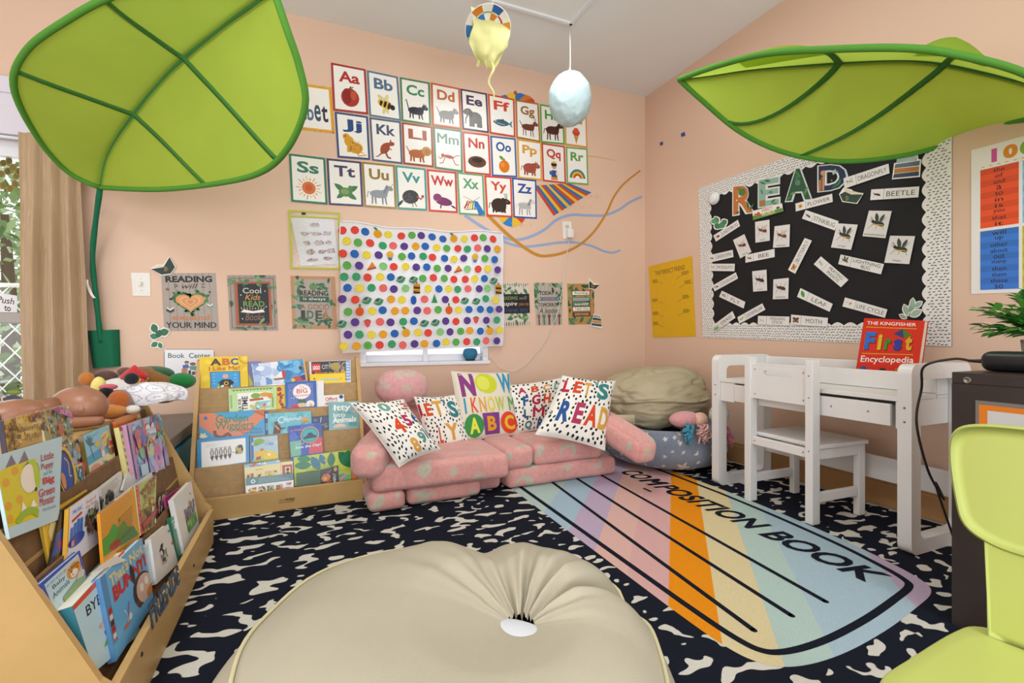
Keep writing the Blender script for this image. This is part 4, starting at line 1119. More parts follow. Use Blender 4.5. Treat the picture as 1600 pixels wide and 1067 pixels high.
for j, row in enumerate(ROWS):
    v = .065 + j * .0885
    n = 15.0
    for i in range(16):
        u = .012 + (i + (.35 if j % 2 else 0)) / n * .985
        if u > .985: continue
        k = row[i % len(row)]
        u2 = u + rd.uniform(-.006, .006); v2 = v + rd.uniform(-.006, .006)
        r = .0235
        if k == '.' or k == 'x': k = rd.choice('rgbypkto')
        if k in PAL:
            A.ell(u2, v2, r, None, PAL[k], n=14); A.n -= 1
            l = lin(PAL[k]); a = rd.uniform(-1, 0)
            A.n += 1
            for t in (-.4, .1, .5):
                dx, dy = -math.sin(a) * t * r, math.cos(a) * t * r * A.w / A.h
                kk = math.sqrt(1 - t * t) * .8 * r
                A.stroke([(u2 + dx - kk * math.cos(a), v2 + dy - kk * math.sin(a) * A.w / A.h), (u2 + dx + kk * math.cos(a), v2 + dy + kk * math.sin(a) * A.w / A.h)], .005, tuple(min(1, x * 1.35 + .02) for x in l)); A.n -= 1
        elif k == 'c': A.poly([(u2 - .018, v2), (u2 + .018, v2), (u2 + .008, v2 + .04), (u2 - .008, v2 + .04)], '#3f78bc'); A.ell(u2, v2 - .008, .021, None, '#e3b44a')
        elif k == 'e': A.poly([(u2 - .026, v2 + .03), (u2 + .004, v2 - .035), (u2 + .026, v2 + .01)], '#d98a3a'); A.stroke([(u2 - .026, v2 + .03), (u2 + .026, v2 + .01)], .008, '#b5402f')
        elif k == 'h':
            for y, cc in ((-.025, '#c9902f'), (-.005, '#5a3428'), (.015, '#d9a53a'), (.03, '#4a2a22')): A.rect(u2 - .02, v2 + y - .012, u2 + .02, v2 + y + .012, cc); A.n -= 1
            A.n += 1; A.ell(u2, v2 - .045, .006, None, '#c9352f')
        elif k == 'j': A.ell(u2, v2, .024, .034, '#e3a530').leaf(u2, v2 - .03, .03, -2.6, '#4f8a4a', .5)
        elif k == 'n': A.ell(u2, v2 + .01, .018, .036, '#2f5fae')
        elif k == 'u': A.poly([(u2, v2 - .045), (u2 + .019, v2 + .03), (u2 - .019, v2 + .03)], '#3f8f55')
        elif k == 'v': A.ell(u2, v2, .023, .035, '#d95f2f').leaf(u2, v2 - .03, .025, -1.6, '#4f8a4a', .5)
        elif k == 's': A.poly([(u2 - .022, v2 - .02), (u2 + .022, v2 - .02), (u2 + .012, v2 + .02), (u2, v2 + .036), (u2 - .012, v2 + .02)], '#e0555a'); A.leaf(u2 - .015, v2 - .022, .03, 0, '#4f8a4a', .4)
        elif k == 'f': A.leaf(u2 - .03, v2 + .025, .06, -.35, '#3f8f78', .75).leaf(u2 - .026, v2 + .02, .045, -.5, '#d9b33a', .4).leaf(u2 - .02, v2 + .012, .03, -.6, '#2f6a9a', .5)
link('printed_cotton', A.mb, SHEER, wc)
link('top_hem', MB().tube([cov(i / 30, 0, .002) for i in range(31)], .005, 6), mat('white_hem', '#e9e7ea', .8), wc)
link('side_hem', MB().tube([cov(0, i / 20, .001) for i in range(21)], .0035, 6), MATS['white_hem'], wc)
link('side_hem', MB().tube([cov(1, i / 20, .001) for i in range(21)], .0035, 6), MATS['white_hem'], wc)

# ---------------------------------------------------------------- tan curtain on the left window, stickers
rod = thing('curtain_rod', (-1.6, YW - .09, 1.76), 'white curtain rod above the left window, behind the leaf canopy', 'curtain rod')
link('pole', MB().tube([(-2.2, YW - .04, 1.725), (-.98, YW - .04, 1.725)], .009, 10), TRIMW, rod)
for x in (-2.12, -.99): link('bracket', MB().box((x - .01, YW - .04, 1.715), (x + .01, YW, 1.735), .002), TRIMW, rod)
cl = [at(38, 213, 2.33), at(36, 320, 2.28), at(30, 430, 2.24), at(32, 540, 2.24), at(38, 700, 2.24)]
cx_ = [(1.745, -1.265, -1.03), (1.4, -1.262, -1.015), (1.0, -1.27, -.995), (.65, -1.262, -.985), (.22, -1.25, -.975)]
def curt(u, v):
    z = max(.2201, 1.745 - v * (1.745 - .22))
    for (za, a0, a1), (zb, b0, b1) in zip(cx_, cx_[1:]):
        if zb <= z <= za + 1e-6:
            t = (za - z) / (za - zb); xl, xr = a0 + (b0 - a0) * t, a1 + (b1 - a1) * t
            break
    amp = .012 + .022 * min(1, v * 2.5)
    uu = u ** 1.15
    f = math.sin(uu * 2 * PI * 3.6 + .6 + .5 * math.sin(v * 3)) + .35 * math.sin(uu * 2 * PI * 7.3 + v * 2)
    return V((xl + (xr - xl) * u + .006 * math.sin(uu * 23), 3.025 + .7 * amp * f + .004 * noise.noise(V((u * 6, v * 8, 1))), z))
CURT = bpy.data.materials.new('tan_curtain_weave'); CURT.use_nodes = True
nt = CURT.node_tree; N, L = nt.nodes, nt.links
b = N['Principled BSDF']; b.inputs['Roughness'].default_value = .7; b.inputs['Sheen Weight'].default_value = .3
tc = N.new('ShaderNodeTexCoord'); mp = N.new('ShaderNodeMapping'); mp.inputs['Scale'].default_value = (330, 330, 3)
nz = N.new('ShaderNodeTexNoise'); nz.inputs['Scale'].default_value = 1
L.new(tc.outputs['Object'], mp.inputs[0]); L.new(mp.outputs[0], nz.inputs['Vector'])
cr = N.new('ShaderNodeValToRGB'); cr.color_ramp.elements[0].color = (*lin('#ad8f6c'), 1); cr.color_ramp.elements[1].color = (*lin('#bda180'), 1)
cr.color_ramp.elements[0].position = .35; cr.color_ramp.elements[1].position = .65
L.new(nz.outputs['Fac'], cr.inputs[0]); L.new(cr.outputs[0], b.inputs['Base Color'])
cu = MB().grid(curt, 90, 50)
tag(link('curtain', cu, CURT), 'tan pleated curtain panel hanging at the left window', 'curtain')
GLZ = YW + .05
def gz(px, py): return hit(px, py, (0, GLZ, 0), (0, 1, 0))
g = [gz(*p) for p in ((-18, 455), (27, 462), (27, 497), (-18, 492))]
card('door_sign', g, lambda A: A.text('Push', .3, .14, .9, .42, '#2f2f33', .01, .2).text('to', .55, .5, .78, .74, '#2f2f33', .02), 'small white paper sign taped inside the left window', 'sign', '#e6e3e6', off=.001)
A = Art(fn=lambda x, y, h: gz(x, y) + V((0, -h, 0)), size=(1, 1), eps=.0002)
A.stroke(smooth([(-20, 300), (0, 296), (20, 290), (33, 282)], 5), 1.2, '#a9563a')
rs = random.Random(2)
for x, y in ((5, 255), (14, 252), (20, 262), (12, 268), (2, 272), (26, 275), (6, 290), (16, 295), (24, 288), (30, 268), (-6, 262), (-8, 285)):
    A.ell(x, y, 6.5, 5.5, '#8d7a36', rs.uniform(0, 3)); A.ell(x + .5, y - .5, 5, 4.2, rs.choice(['#5c5220', '#75682c']), rs.uniform(0, 3))
tag(link('leaf_sticker', A.mb, PRINT), 'olive leaf garland sticker on the glass at the top of the left window', 'sticker')
A = Art(fn=lambda x, y, h: gz(x, y) + V((0, -h, 0)), size=(1, 1), eps=.0002)
A.ell(22, 613, 13, 4, '#6b7a2f', -.05).ell(21, 612, 10, 2.5, '#8c9a3f').ell(7, 623, 5, 4, '#e9e6e6').ell(7, 623.5, 3.2, 2.8, '#c9303f').ell(20, 626, 15, 9, '#4a4d5c').ell(31, 629, 5, 5, '#c9886a')
tag(link('fruit_sticker', A.mb, PRINT), 'olive, red and dark sticker low on the left window glass', 'sticker')

# ---------------------------------------------------------------- bulletin board on the right wall
c6b = crop(1080, 220, .31866)
def rtq(*p): return [rt(*k) for k in c6b(*p)]
bq = [rt(1092, 293), rt(1489, 160), rt(1487, 541), rt(1099, 527.5)]
bq = [V((XW, 2.539, 1.78)), V((XW, 1.131, 1.755)), V((XW, 1.133, .732)), V((XW, 2.50, .763))]
board = thing('bulletin_board', (XW, 1.83, .74), 'large black paper bulletin board with a white dash print scalloped border', 'bulletin board')
card('black_paper', bq, None, None, None, '#17171a', parent=board, m=mat('black_paper', '#19191c', .6, .3, vary=.2, vscale=3), off=.001)
A = Art([p + NR * .0032 for p in bq], eps=.0001)
rb = random.Random(31)
bw, bh = .09 / A.w, .085 / A.h
def scal(p0, p1, dx, dy, n):
    """scalloped strip from p0 to p1; inner edge offset (dx, dy) with bumps"""
    out = [p0, p1]
    m = n * 6
    for i in range(m, -1, -1):
        t = i / m; k = 1 + .18 * abs(math.sin(PI * n * t))
        out.append((p0[0] + (p1[0] - p0[0]) * t + dx * k, p0[1] + (p1[1] - p0[1]) * t + dy * k))
    return out
for s_ in (scal((0, 0), (1, 0), 0, bh, 22), scal((0, 1), (1, 1), 0, -bh, 22), scal((0, 0), (0, 1), bw, 0, 16), scal((1, 0), (1, 1), -bw, 0, 16)):
    A.poly(s_, '#e6e3df')
ang = 0
for reg in ((0, 0, 1, bh), (0, 1 - bh, 1, 1), (0, bh, bw, 1 - bh), (1 - bw, bh, 1, 1 - bh)):
    w_, h_ = (reg[2] - reg[0]) * A.w, (reg[3] - reg[1]) * A.h
    nx, ny = max(1, int(w_ / .0155)), max(1, int(h_ / .0125))
    for i in range(nx):
        for j in range(ny):
            u = reg[0] + (i + .5 + (.5 if j % 2 else 0) + rb.uniform(-.2, .2)) / nx * (reg[2] - reg[0]); v = reg[1] + (j + .5 + rb.uniform(-.15, .15)) / ny * (reg[3] - reg[1])
            if u > .995: continue
            a = rb.uniform(-.5, .1); k = .0047
            A.stroke([(u - k * math.cos(a) / A.w, v - k * math.sin(a) / A.h), (u + k * math.cos(a) / A.w, v + k * math.sin(a) / A.h)], .0036 / A.w, '#26262a'); A.n -= 1
link('scalloped_border', A.mb, PRINT, board)
# READ letters
def boardletter(ch, x0, y0, x1, y1, sh, col, label, deco):
    P = [rt(*k) for k in c6b((x0, y0), (x1, y0 + sh), (x1, y1 + sh), (x0, y1))]
    P = [p + NR * .006 for p in P]
    A = Art(P, eps=.0003)
    A.text(ch, 0, 0, 1, 1, '#dfe3df', .075); A.n += 2
    A.text(ch, .05, .035, .95, .965, col, .03); deco(A)
    back = Art([p - NR * .004 for p in P]); back.text(ch, 0, 0, 1, 1, '#dfe3df', .075)
    tag(link('board_letter', A.mb.merge(back.mb), PRINT), label, 'letter cutout')
rl = random.Random(12)
boardletter('R', 205, 222, 315, 370, -16, '#bf7336', 'orange letter R cutout with a green apple on the black bulletin board', lambda A: A.ell(.45, .25, .16, .12, '#4f7a3c').leaf(.75, .85, .3, -1.8, '#3a6a3c').leaf(.78, .9, .3, -.9, '#3a6a3c').leaf(.2, .1, .2, .3, '#5a7a3a').leaf(.15, .9, .2, 0, '#3f5a4a').ell(.22, .5, .03, None, '#e9e2c9').ell(.62, .55, .03, None, '#e9e2c9'))
boardletter('E', 330, 190, 440, 332, -18, '#8fb0a0', 'sage green letter E cutout with leaves on the black bulletin board', lambda A: A.leaf(.1, .1, .3, .4, '#4f7a48').leaf(.3, .08, .3, .2, '#3f6a44').leaf(.15, .35, .25, 1.2, '#4f7a48').leaf(.6, .88, .25, -.5, '#3f6a44').leaf(.65, .9, .25, .2, '#5a8a4c').rect(.1, .75, .35, .95, '#a8753a').leaf(.5, .5, .2, .1, '#4f7a48'))
boardletter('A', 462, 136, 598, 302, -10, '#2f5a3f', 'dark green letter A cutout with leaves on the black bulletin board', lambda A: A.leaf(.4, .1, .3, .9, '#4f8a55').leaf(.5, .15, .3, 1.8, '#3f7a48').leaf(.2, .8, .25, -.4, '#6a9a5c').leaf(.75, .8, .25, -1.2, '#6a9a5c').leaf(.8, .85, .2, -2.2, '#4f8a55').ell(.5, .45, .1, .09, '#5f7f70').leaf(.1, .95, .22, -.7, '#4f8a55'))
boardletter('D', 622, 122, 772, 254, -16, '#22314f', 'navy letter D cutout with raised hands on the black bulletin board', lambda A: [A.stroke([(.08 + i * .07, .95), (.1 + i * .06, .55 - i * .1)], .05, c_) for i, c_ in enumerate(('#c9875a', '#a8663f', '#d29a6c'))] and A.ell(.2, .3, .08, None, '#d29a6c').poly([(.5, .3), (.62, .2), (.66, .32), (.55, .42)], '#b9c4c4').leaf(.5, .9, .3, -.5, '#3a6a4c').leaf(.7, .85, .25, -1.2, '#3f7a55').ell(.5, .62, .015, None, '#fff').ell(.7, .3, .012, None, '#fff'))

def bug(A, b, kind, rn):
    u0, v0, u1, v1 = b; w_, h_ = u1 - u0, v1 - v0; cx, cy = (u0 + u1) / 2, (v0 + v1) / 2
    C = {'bee': '#7a4630', 'ant': '#4a2f2c', 'fly': '#3a3834', 'lady': '#8a3a2c', 'stink': '#5a3a34', 'moth': '#6a4a34', 'butterfly': '#c9742c', 'beetle': '#2f2d2e', 'bolt': '#33352f', 'hopper': '#8a7444', 'mosq': '#8a7470', 'roach': '#6a3f33', 'mantis': '#7f8a70', 'dragon': '#6a7064', 'stick': '#b5b0a8', 'cater': '#7a9a3c'}
    c_ = C.get(kind, '#5a4a3c')
    if kind == 'leaf': A.leaf(u0 + .1 * w_, v0 + .1 * h_, .9 * w_, .7, '#4f9a3c', .55); return
    if kind == 'grass':
        for i in range(9): A.stroke([(u0 + w_ * (i + .5) / 9, v1), (u0 + w_ * (i + .3) / 9, v0 + rn.uniform(.1, .5) * h_)], w_ * .12, '#4f9a3a', w_ * .03)
        return
    if kind == 'flower':
        for i in range(7): A.leaf(cx, cy, w_ * .3, i * .9, '#e0a030', .5)
        A.ell(cx, cy, w_ * .1, None, '#a8622a'); return
    if kind == 'cater':
        for i in range(6): A.ell(u0 + w_ * (.2 + i * .12), cy + h_ * .1 * math.sin(i), w_ * .09, None, '#8aa84a')
        return
    if kind == 'cycle': A.leaf(u0 + .1 * w_, cy, w_ * .3, -.5, '#b5a07a', .3).leaf(u0 + .5 * w_, cy + .2 * h_, w_ * .4, -1, '#c98a35', .5).ell(cx, cy, w_ * .05, None, '#a8b58a'); return
    if kind in ('moth', 'butterfly'):
        k2 = '#d9a05a' if kind == 'butterfly' else '#8a6a4c'
        for a in (-2.6, -.55, 2.5, .65): A.leaf(cx, cy, w_ * .5, a, c_ if a < 0 else k2, .7)
        A.stroke([(cx, cy - h_ * .25), (cx, cy + h_ * .3)], w_ * .1, '#2b211c'); return
    for i in range(3):
        for sg in (-1, 1):
            x = cx + (i - 1) * w_ * .17
            A.stroke([(x, cy), (x + (i - 1) * w_ * .12, cy + sg * h_ * .2), (x + (i - 1.1) * w_ * .22, cy + sg * h_ * .36)], w_ * .028, c_, w_ * .015); A.n -= 1
    A.n += 1
    thin = kind in ('mantis', 'dragon', 'stick', 'mosq')
    A.ell(cx + w_ * .16, cy + h_ * .06, w_ * .2, h_ * (.05 if thin else .13), c_, .35).ell(cx - w_ * .06, cy - h_ * .02, w_ * .13, h_ * (.05 if thin else .12), c_).ell(cx - w_ * .24, cy - h_ * .06, w_ * .08, h_ * .09, tuple(x * .7 for x in lin(c_)))
    A.stroke([(cx - w_ * .28, cy - h_ * .1), (cx - w_ * .4, cy - h_ * .28)], w_ * .018, c_); A.stroke([(cx - w_ * .28, cy - h_ * .06), (cx - w_ * .44, cy - h_ * .16)], w_ * .018, c_)
    if kind in ('bee', 'fly', 'mosq', 'dragon'): A.leaf(cx - w_ * .05, cy - h_ * .06, w_ * .42, -.6, '#c7b9a3' if kind != 'fly' else '#9a958c', .32).leaf(cx - w_ * .05, cy - h_ * .04, w_ * .38, -.2, '#d3c6b2', .3)
    if kind == 'bolt': A.leaf(cx, cy, w_ * .55, -1.9, '#3f4640', .35).leaf(cx + w_ * .08, cy, w_ * .5, -1.2, '#454c45', .35).stroke([(cx - w_ * .2, cy + h_ * .1), (cx + w_ * .3, cy + h_ * .12)], w_ * .05, '#c9a235')
    if kind == 'bee': A.stroke([(cx + w_ * .12, cy - h_ * .06), (cx + w_ * .1, cy + h_ * .16)], w_ * .04, '#3a221a').stroke([(cx + w_ * .24, cy - h_ * .04), (cx + w_ * .22, cy + h_ * .18)], w_ * .04, '#3a221a')
    if kind == 'lady': A.ell(cx + w_ * .05, cy, w_ * .24, h_ * .24, '#8f3a2c').ell(cx + w_ * .1, cy, w_ * .05, None, '#2a1c1a')

rbug = random.Random(77)
WORDS = [('LADYBUG', 'lady', (112, 465), (232, 388), (243, 418), (125, 494)), ('GRASSHOPPER', 'hopper', (90, 562), (208, 535), (212, 570), (92, 598)), ('MOSQUITO', 'mosq', (97, 603), (220, 603), (218, 640), (95, 638)),
 ('COCKROACH', 'roach', (108, 710), (222, 645), (233, 675), (118, 738)), ('FLY', 'fly', (155, 735), (270, 790), (262, 822), (142, 765)), ('GRASS', 'grass', (108, 908), (208, 835), (223, 868), (118, 938)),
 ('CATERPILLAR', 'cater', (230, 865), (352, 797), (367, 828), (240, 897)), ('WALKING|STICK', 'stick', (333, 858), (487, 862), (485, 905), (331, 900)), ('MOTH', 'moth', (497, 852), (677, 868), (673, 912), (495, 900)),
 ('LEAF', 'leaf', (540, 722), (698, 800), (682, 838), (523, 765)), ('LIFE CYCLE', 'cycle', (760, 768), (967, 827), (955, 868), (747, 812)), ('LIGHTNING|BUG', 'bolt', (740, 558), (952, 605), (937, 655), (728, 605)),
 ('PRAYING|MANTIS', 'mantis', (640, 567), (775, 682), (738, 718), (605, 605)), ('BUTTERFLY', 'butterfly', (480, 633), (562, 477), (597, 490), (515, 652)), ('STINKBUG', 'stink', (568, 340), (730, 395), (710, 440), (550, 382)),
 ('FLOWER', 'flower', (515, 308), (695, 260), (698, 300), (517, 347)), ('DRAGONFLY', 'dragon', (752, 185), (973, 113), (978, 160), (757, 235)), ('BEETLE', 'beetle', (890, 240), (1125, 225), (1120, 278), (885, 292)), ('BEE', 'bee', (270, 560), (412, 530), (413, 570), (270, 598))]
for i, (st, kd, *p) in enumerate(WORDS):
    def art(A, st=st, kd=kd):
        bug(A, (.03, .12, .25, .88), kd, rbug); A.rect(.285, 0, .292, 1, '#5a5856')
        ln = st.split('|')
        if len(ln) == 1:
            wd = min(.31, .045 + .038 * len(st) + .02); A.text(st, .64 - wd, .28, .64 + wd, .74, '#33322f', -.006)
        else:
            for j, s_ in enumerate(ln):
                wd = .034 * len(s_); A.text(s_, .64 - wd, .12 + j * .42, .64 + wd, .44 + j * .42, '#33322f', -.006)
    card('word_card', rtq(*p), art, 'white word card reading %s on the black bulletin board' % st.replace('|', ' '), 'word card', '#e3e0dc', off=.006 + .0022 * (i % 3), group='insect word cards')
PH = [('bee', 'head', 'bee photo card captioned head, upper of the three bee photos at left', (318, 398), (388, 387), (390, 490), (320, 500)), ('bee', 'abdomen', 'bee photo card captioned abdomen, right of the other bee photos', (415, 420), (490, 410), (487, 520), (407, 525)), ('bee', 'thorax', 'tilted bee photo card touching the BEE word card', (210, 487), (265, 458), (300, 545), (245, 577)),
 ('ant', 'trunk', 'ant photo card, left of the two ant photos', (305, 640), (375, 632), (378, 735), (310, 740)), ('ant', 'antennae', 'ant photo card captioned antennae, right of the two ant photos', (408, 680), (483, 672), (480, 775), (405, 777)),
 ('bolt', 'wings', 'dark winged insect photo card captioned wings', (723, 405), (823, 412), (790, 535), (692, 523)), ('bolt', 'exoskeleton', 'dark winged insect photo card captioned exoskeleton', (877, 343), (988, 345), (957, 478), (845, 468)), ('bolt', 'legs', 'dark winged insect photo card captioned legs', (982, 466), (1104, 468), (1075, 605), (953, 598))]
for i, (kd, cap, lb, *p) in enumerate(PH):
    def art(A, kd=kd, cap=cap):
        bug(A, (.08, .12, .95, .78), kd, rbug); wd = .04 * len(cap); A.text(cap, .5 - wd, .86, .5 + wd, .94, '#3a3836', -.006)
    card('photo_card', rtq(*p), art, lb, 'photo card', '#dcd8d5', off=.0075 + .002 * (i % 2), group='insect photo cards')
card('title_strip', rtq((307, 345), (452, 307), (458, 347), (310, 390)), lambda A: (A.rect(0, 0, 1, 1, '#e6e3dc'), A.rect(0, .55, 1, 1, '#5f8f3f'), A.leaf(.05, .4, .12, .4, '#c9622c', .6), A.ell(.2, .5, .06, None, '#c9443a'), A.ell(.86, .4, .06, .14, '#7a3f2c'), A.text('INSECT', .33, .08, .68, .42, '#c9622c', .01), A.text('WORDS', .3, .5, .75, .9, '#e9dfae', .02)), 'INSECT WORDS title strip under the letters on the bulletin board', 'title card', off=.011)
outline_card('book_stack_cutout', c6b((1020, 40), (1112, 30), (1118, 90), (1132, 92), (1126, 178), (990, 190), (1000, 112), (1012, 108)), lambda A: (A.poly(c6b((1022, 50), (1108, 42), (1110, 70), (1018, 80)), '#3a4a42'), A.poly(c6b((1016, 84), (1112, 74), (1112, 98), (1012, 112)), '#9fb0a6'), A.poly(c6b((1006, 116), (1128, 98), (1124, 122), (1002, 136)), '#5a6a72'), A.poly(c6b((1002, 138), (1124, 126), (1122, 148), (1000, 162)), '#b5763a'), A.poly(c6b((1000, 164), (1122, 150), (1122, 172), (994, 184)), '#3a4a5c')), 'stack of books cutout at the top right of the black bulletin board', 'cutout', rt, NR, off=.006)
bookcut({'out': c6b((730, 262), (752, 230), (792, 240), (800, 250), (850, 258), (818, 310), (745, 300)), 'pages': c6b((755, 234), (790, 244), (846, 260), (830, 275), (790, 262), (762, 258)), 'cover': c6b((734, 264), (758, 250), (790, 264), (846, 264), (816, 306), (748, 296)), 'm': c6b((772, 282))[0]}, '#2f4a3c', 'dark green open book cutout below the DRAGONFLY card on the bulletin board', rt, NR, .006)
leafcut('small round leaf sprig cutout at the left of the bulletin board', [(1126, 357, 11, -2.4, '#3f7a55', .8), (1127, 357, 12, -1.1, '#4a8a5f', .8), (1123, 349, 11, -2.0, '#4a8a5f', .8), (1129, 350, 10, -.6, '#3f7a55', .8), (1121, 347, 9, -2.9, '#5a9a6c', .8)], rt, NR, .007)
leafcut('pale leaf sprig cutout at the bottom right of the bulletin board', [(1420, 493, 18, -1.9, '#8fae9a', .45), (1422, 488, 18, -1.1, '#7f9f8c', .45), (1424, 494, 20, -.5, '#9ab8a4', .45), (1427, 482, 16, -1.5, '#8fae9a', .45), (1418, 497, 12, -2.7, '#7f9f8c', .45), (1430, 480, 15, -.6, '#8fae9a', .45)], rt, NR, .007)
pq = rt(*c6b((120, 284))[0])
pk = thing('push_light', pq + NR * .004, 'round white stick on push light at the upper left of the bulletin board', 'push light')
M = Matrix.Translation(pq + NR * .004) @ Matrix.Rotation(-PI / 2, 4, 'Y')
link('light_body', MB().lathe([(.039, 0), (.041, .008), (.039, .018), (.034, .021)], (0, 0, 0), 32).xf(M), WHPL, pk)
link('light_dome', MB().lathe([(.034, .0205), (.03, .027), (.018, .031), (.003, .032)], (0, 0, 0), 32).xf(M), mat('milky_lens', '#e6e6e4', .25, .4), pk)

# yellow poster, sight word poster, tape bits
YQ = [rt(*p) for p in crop(1000, 380, .14996)((90, 243), (545, 132), (582, 970), (136, 985))]
def yel(A):
    A.rect(0, 0, 1, 1, '#dfae1a').text('THE PERFECT FRIEND', .16, .09, .84, .15, '#33301f', -.002)
    rn = random.Random(6)
    for x, y in ((.1, .2), (.78, .17), (.84, .29), (.06, .46), (.78, .47), (.06, .64), (.78, .65), (.05, .78)):
        A.lines(x - .02, y, x + .15, y + .05, 3, '#6a5a24', rn, .45)
        A.stroke([(x + (.15 if x < .5 else -.03), y + .05), (x + (.24 if x < .5 else -.14), y + .08)], .005, '#6a5a24')
card('friend_poster', YQ, yel, 'yellow poster headed THE PERFECT FRIEND on the right wall by the room corner', 'poster', '#dfae1a')
c10 = crop(1480, 200, .2626)
SQ = [rt(*p) for p in c10((146, 132), (457, 58), (457, 968), (135, 985))]
a_, b_ = SQ[0], SQ[3]
SQ = [V((XW, 1.069, 1.522)), V((XW, .545, 1.518)), V((XW, .545, .925)), V((XW, 1.069, .944))]
def sight(A):
    A.rect(0, 0, 1, 1, '#ebe7e4')
    A.multi('100', .09, .03, .36, .12, ['#d0559a', '#e08a2c', '#7fb03c'], bold=.06); A.multi('SIGHT', .44, .02, .92, .11, ['#2f9fa8', '#d0559a', '#e08a2c', '#7fb03c', '#2f6fc0'], bold=.06)
    for i in range(20): A.rect(.06 + i * .045, .135, .08 + i * .045, .142, '#e0b83a'); A.n -= 1
    A.n += 1
    LW = [['the of and a to in is you that it', 'he was for on are as with his they I', 'at be this have from or one had by words', 'but not what all were we when your can said'], ['will up other about out many then them these so', 'some her would make like him into time has look', 'two more write go see number no way could people', 'my than first water been called who oil sit now']]
    CO = [['#d9502f', '#7fb6da', '#e0b83a', '#8fc05a'], ['#3a72c4', '#b5bc18', '#d0709a', '#e08a3c']]
    for r in range(2):
        for k in range(4):
            x0 = .055 + k * .235; x1 = x0 + .215; y0, y1 = (.155, .555) if r == 0 else (.575, .975)
            l = lin(CO[r][k])
            for j, wd in enumerate(LW[r][k].split()):
                ya, yb = y0 + (y1 - y0) * j / 10, y0 + (y1 - y0) * (j + 1) / 10
                A.rect(x0, ya, x1, yb, tuple(min(1, q * (1.22 if j % 2 else 1)) for q in l)); A.n -= 1
            A.n += 1
            for j, wd in enumerate(LW[r][k].split()):
                ya, yb = y0 + (y1 - y0) * j / 10, y0 + (y1 - y0) * (j + 1) / 10
                tw_ = min(.1, .0085 * len(wd) + .006); m = (x0 + x1) / 2
                A.text(wd, m - tw_, ya + .007, m + tw_, yb - .006, '#2b2a30', .004); A.n -= 1
            A.n += 1
card('sight_word_poster', SQ, sight, '100 SIGHT word poster with coloured word columns on the right wall', 'poster', m=GLOSS)
card('painters_tape', [rt(*p) for p in ((1031, 223), (1036, 221), (1036, 226), (1032, 228))], None, 'tiny blue tape piece on the right wall, nearer the room corner', 'tape', '#2f4f9c')
card('painters_tape', [rt(*p) for p in ((1064, 209), (1070, 206), (1071, 212), (1065, 214))], None, 'tiny blue tape piece on the right wall, nearer the right leaf canopy', 'tape', '#2f4f9c')
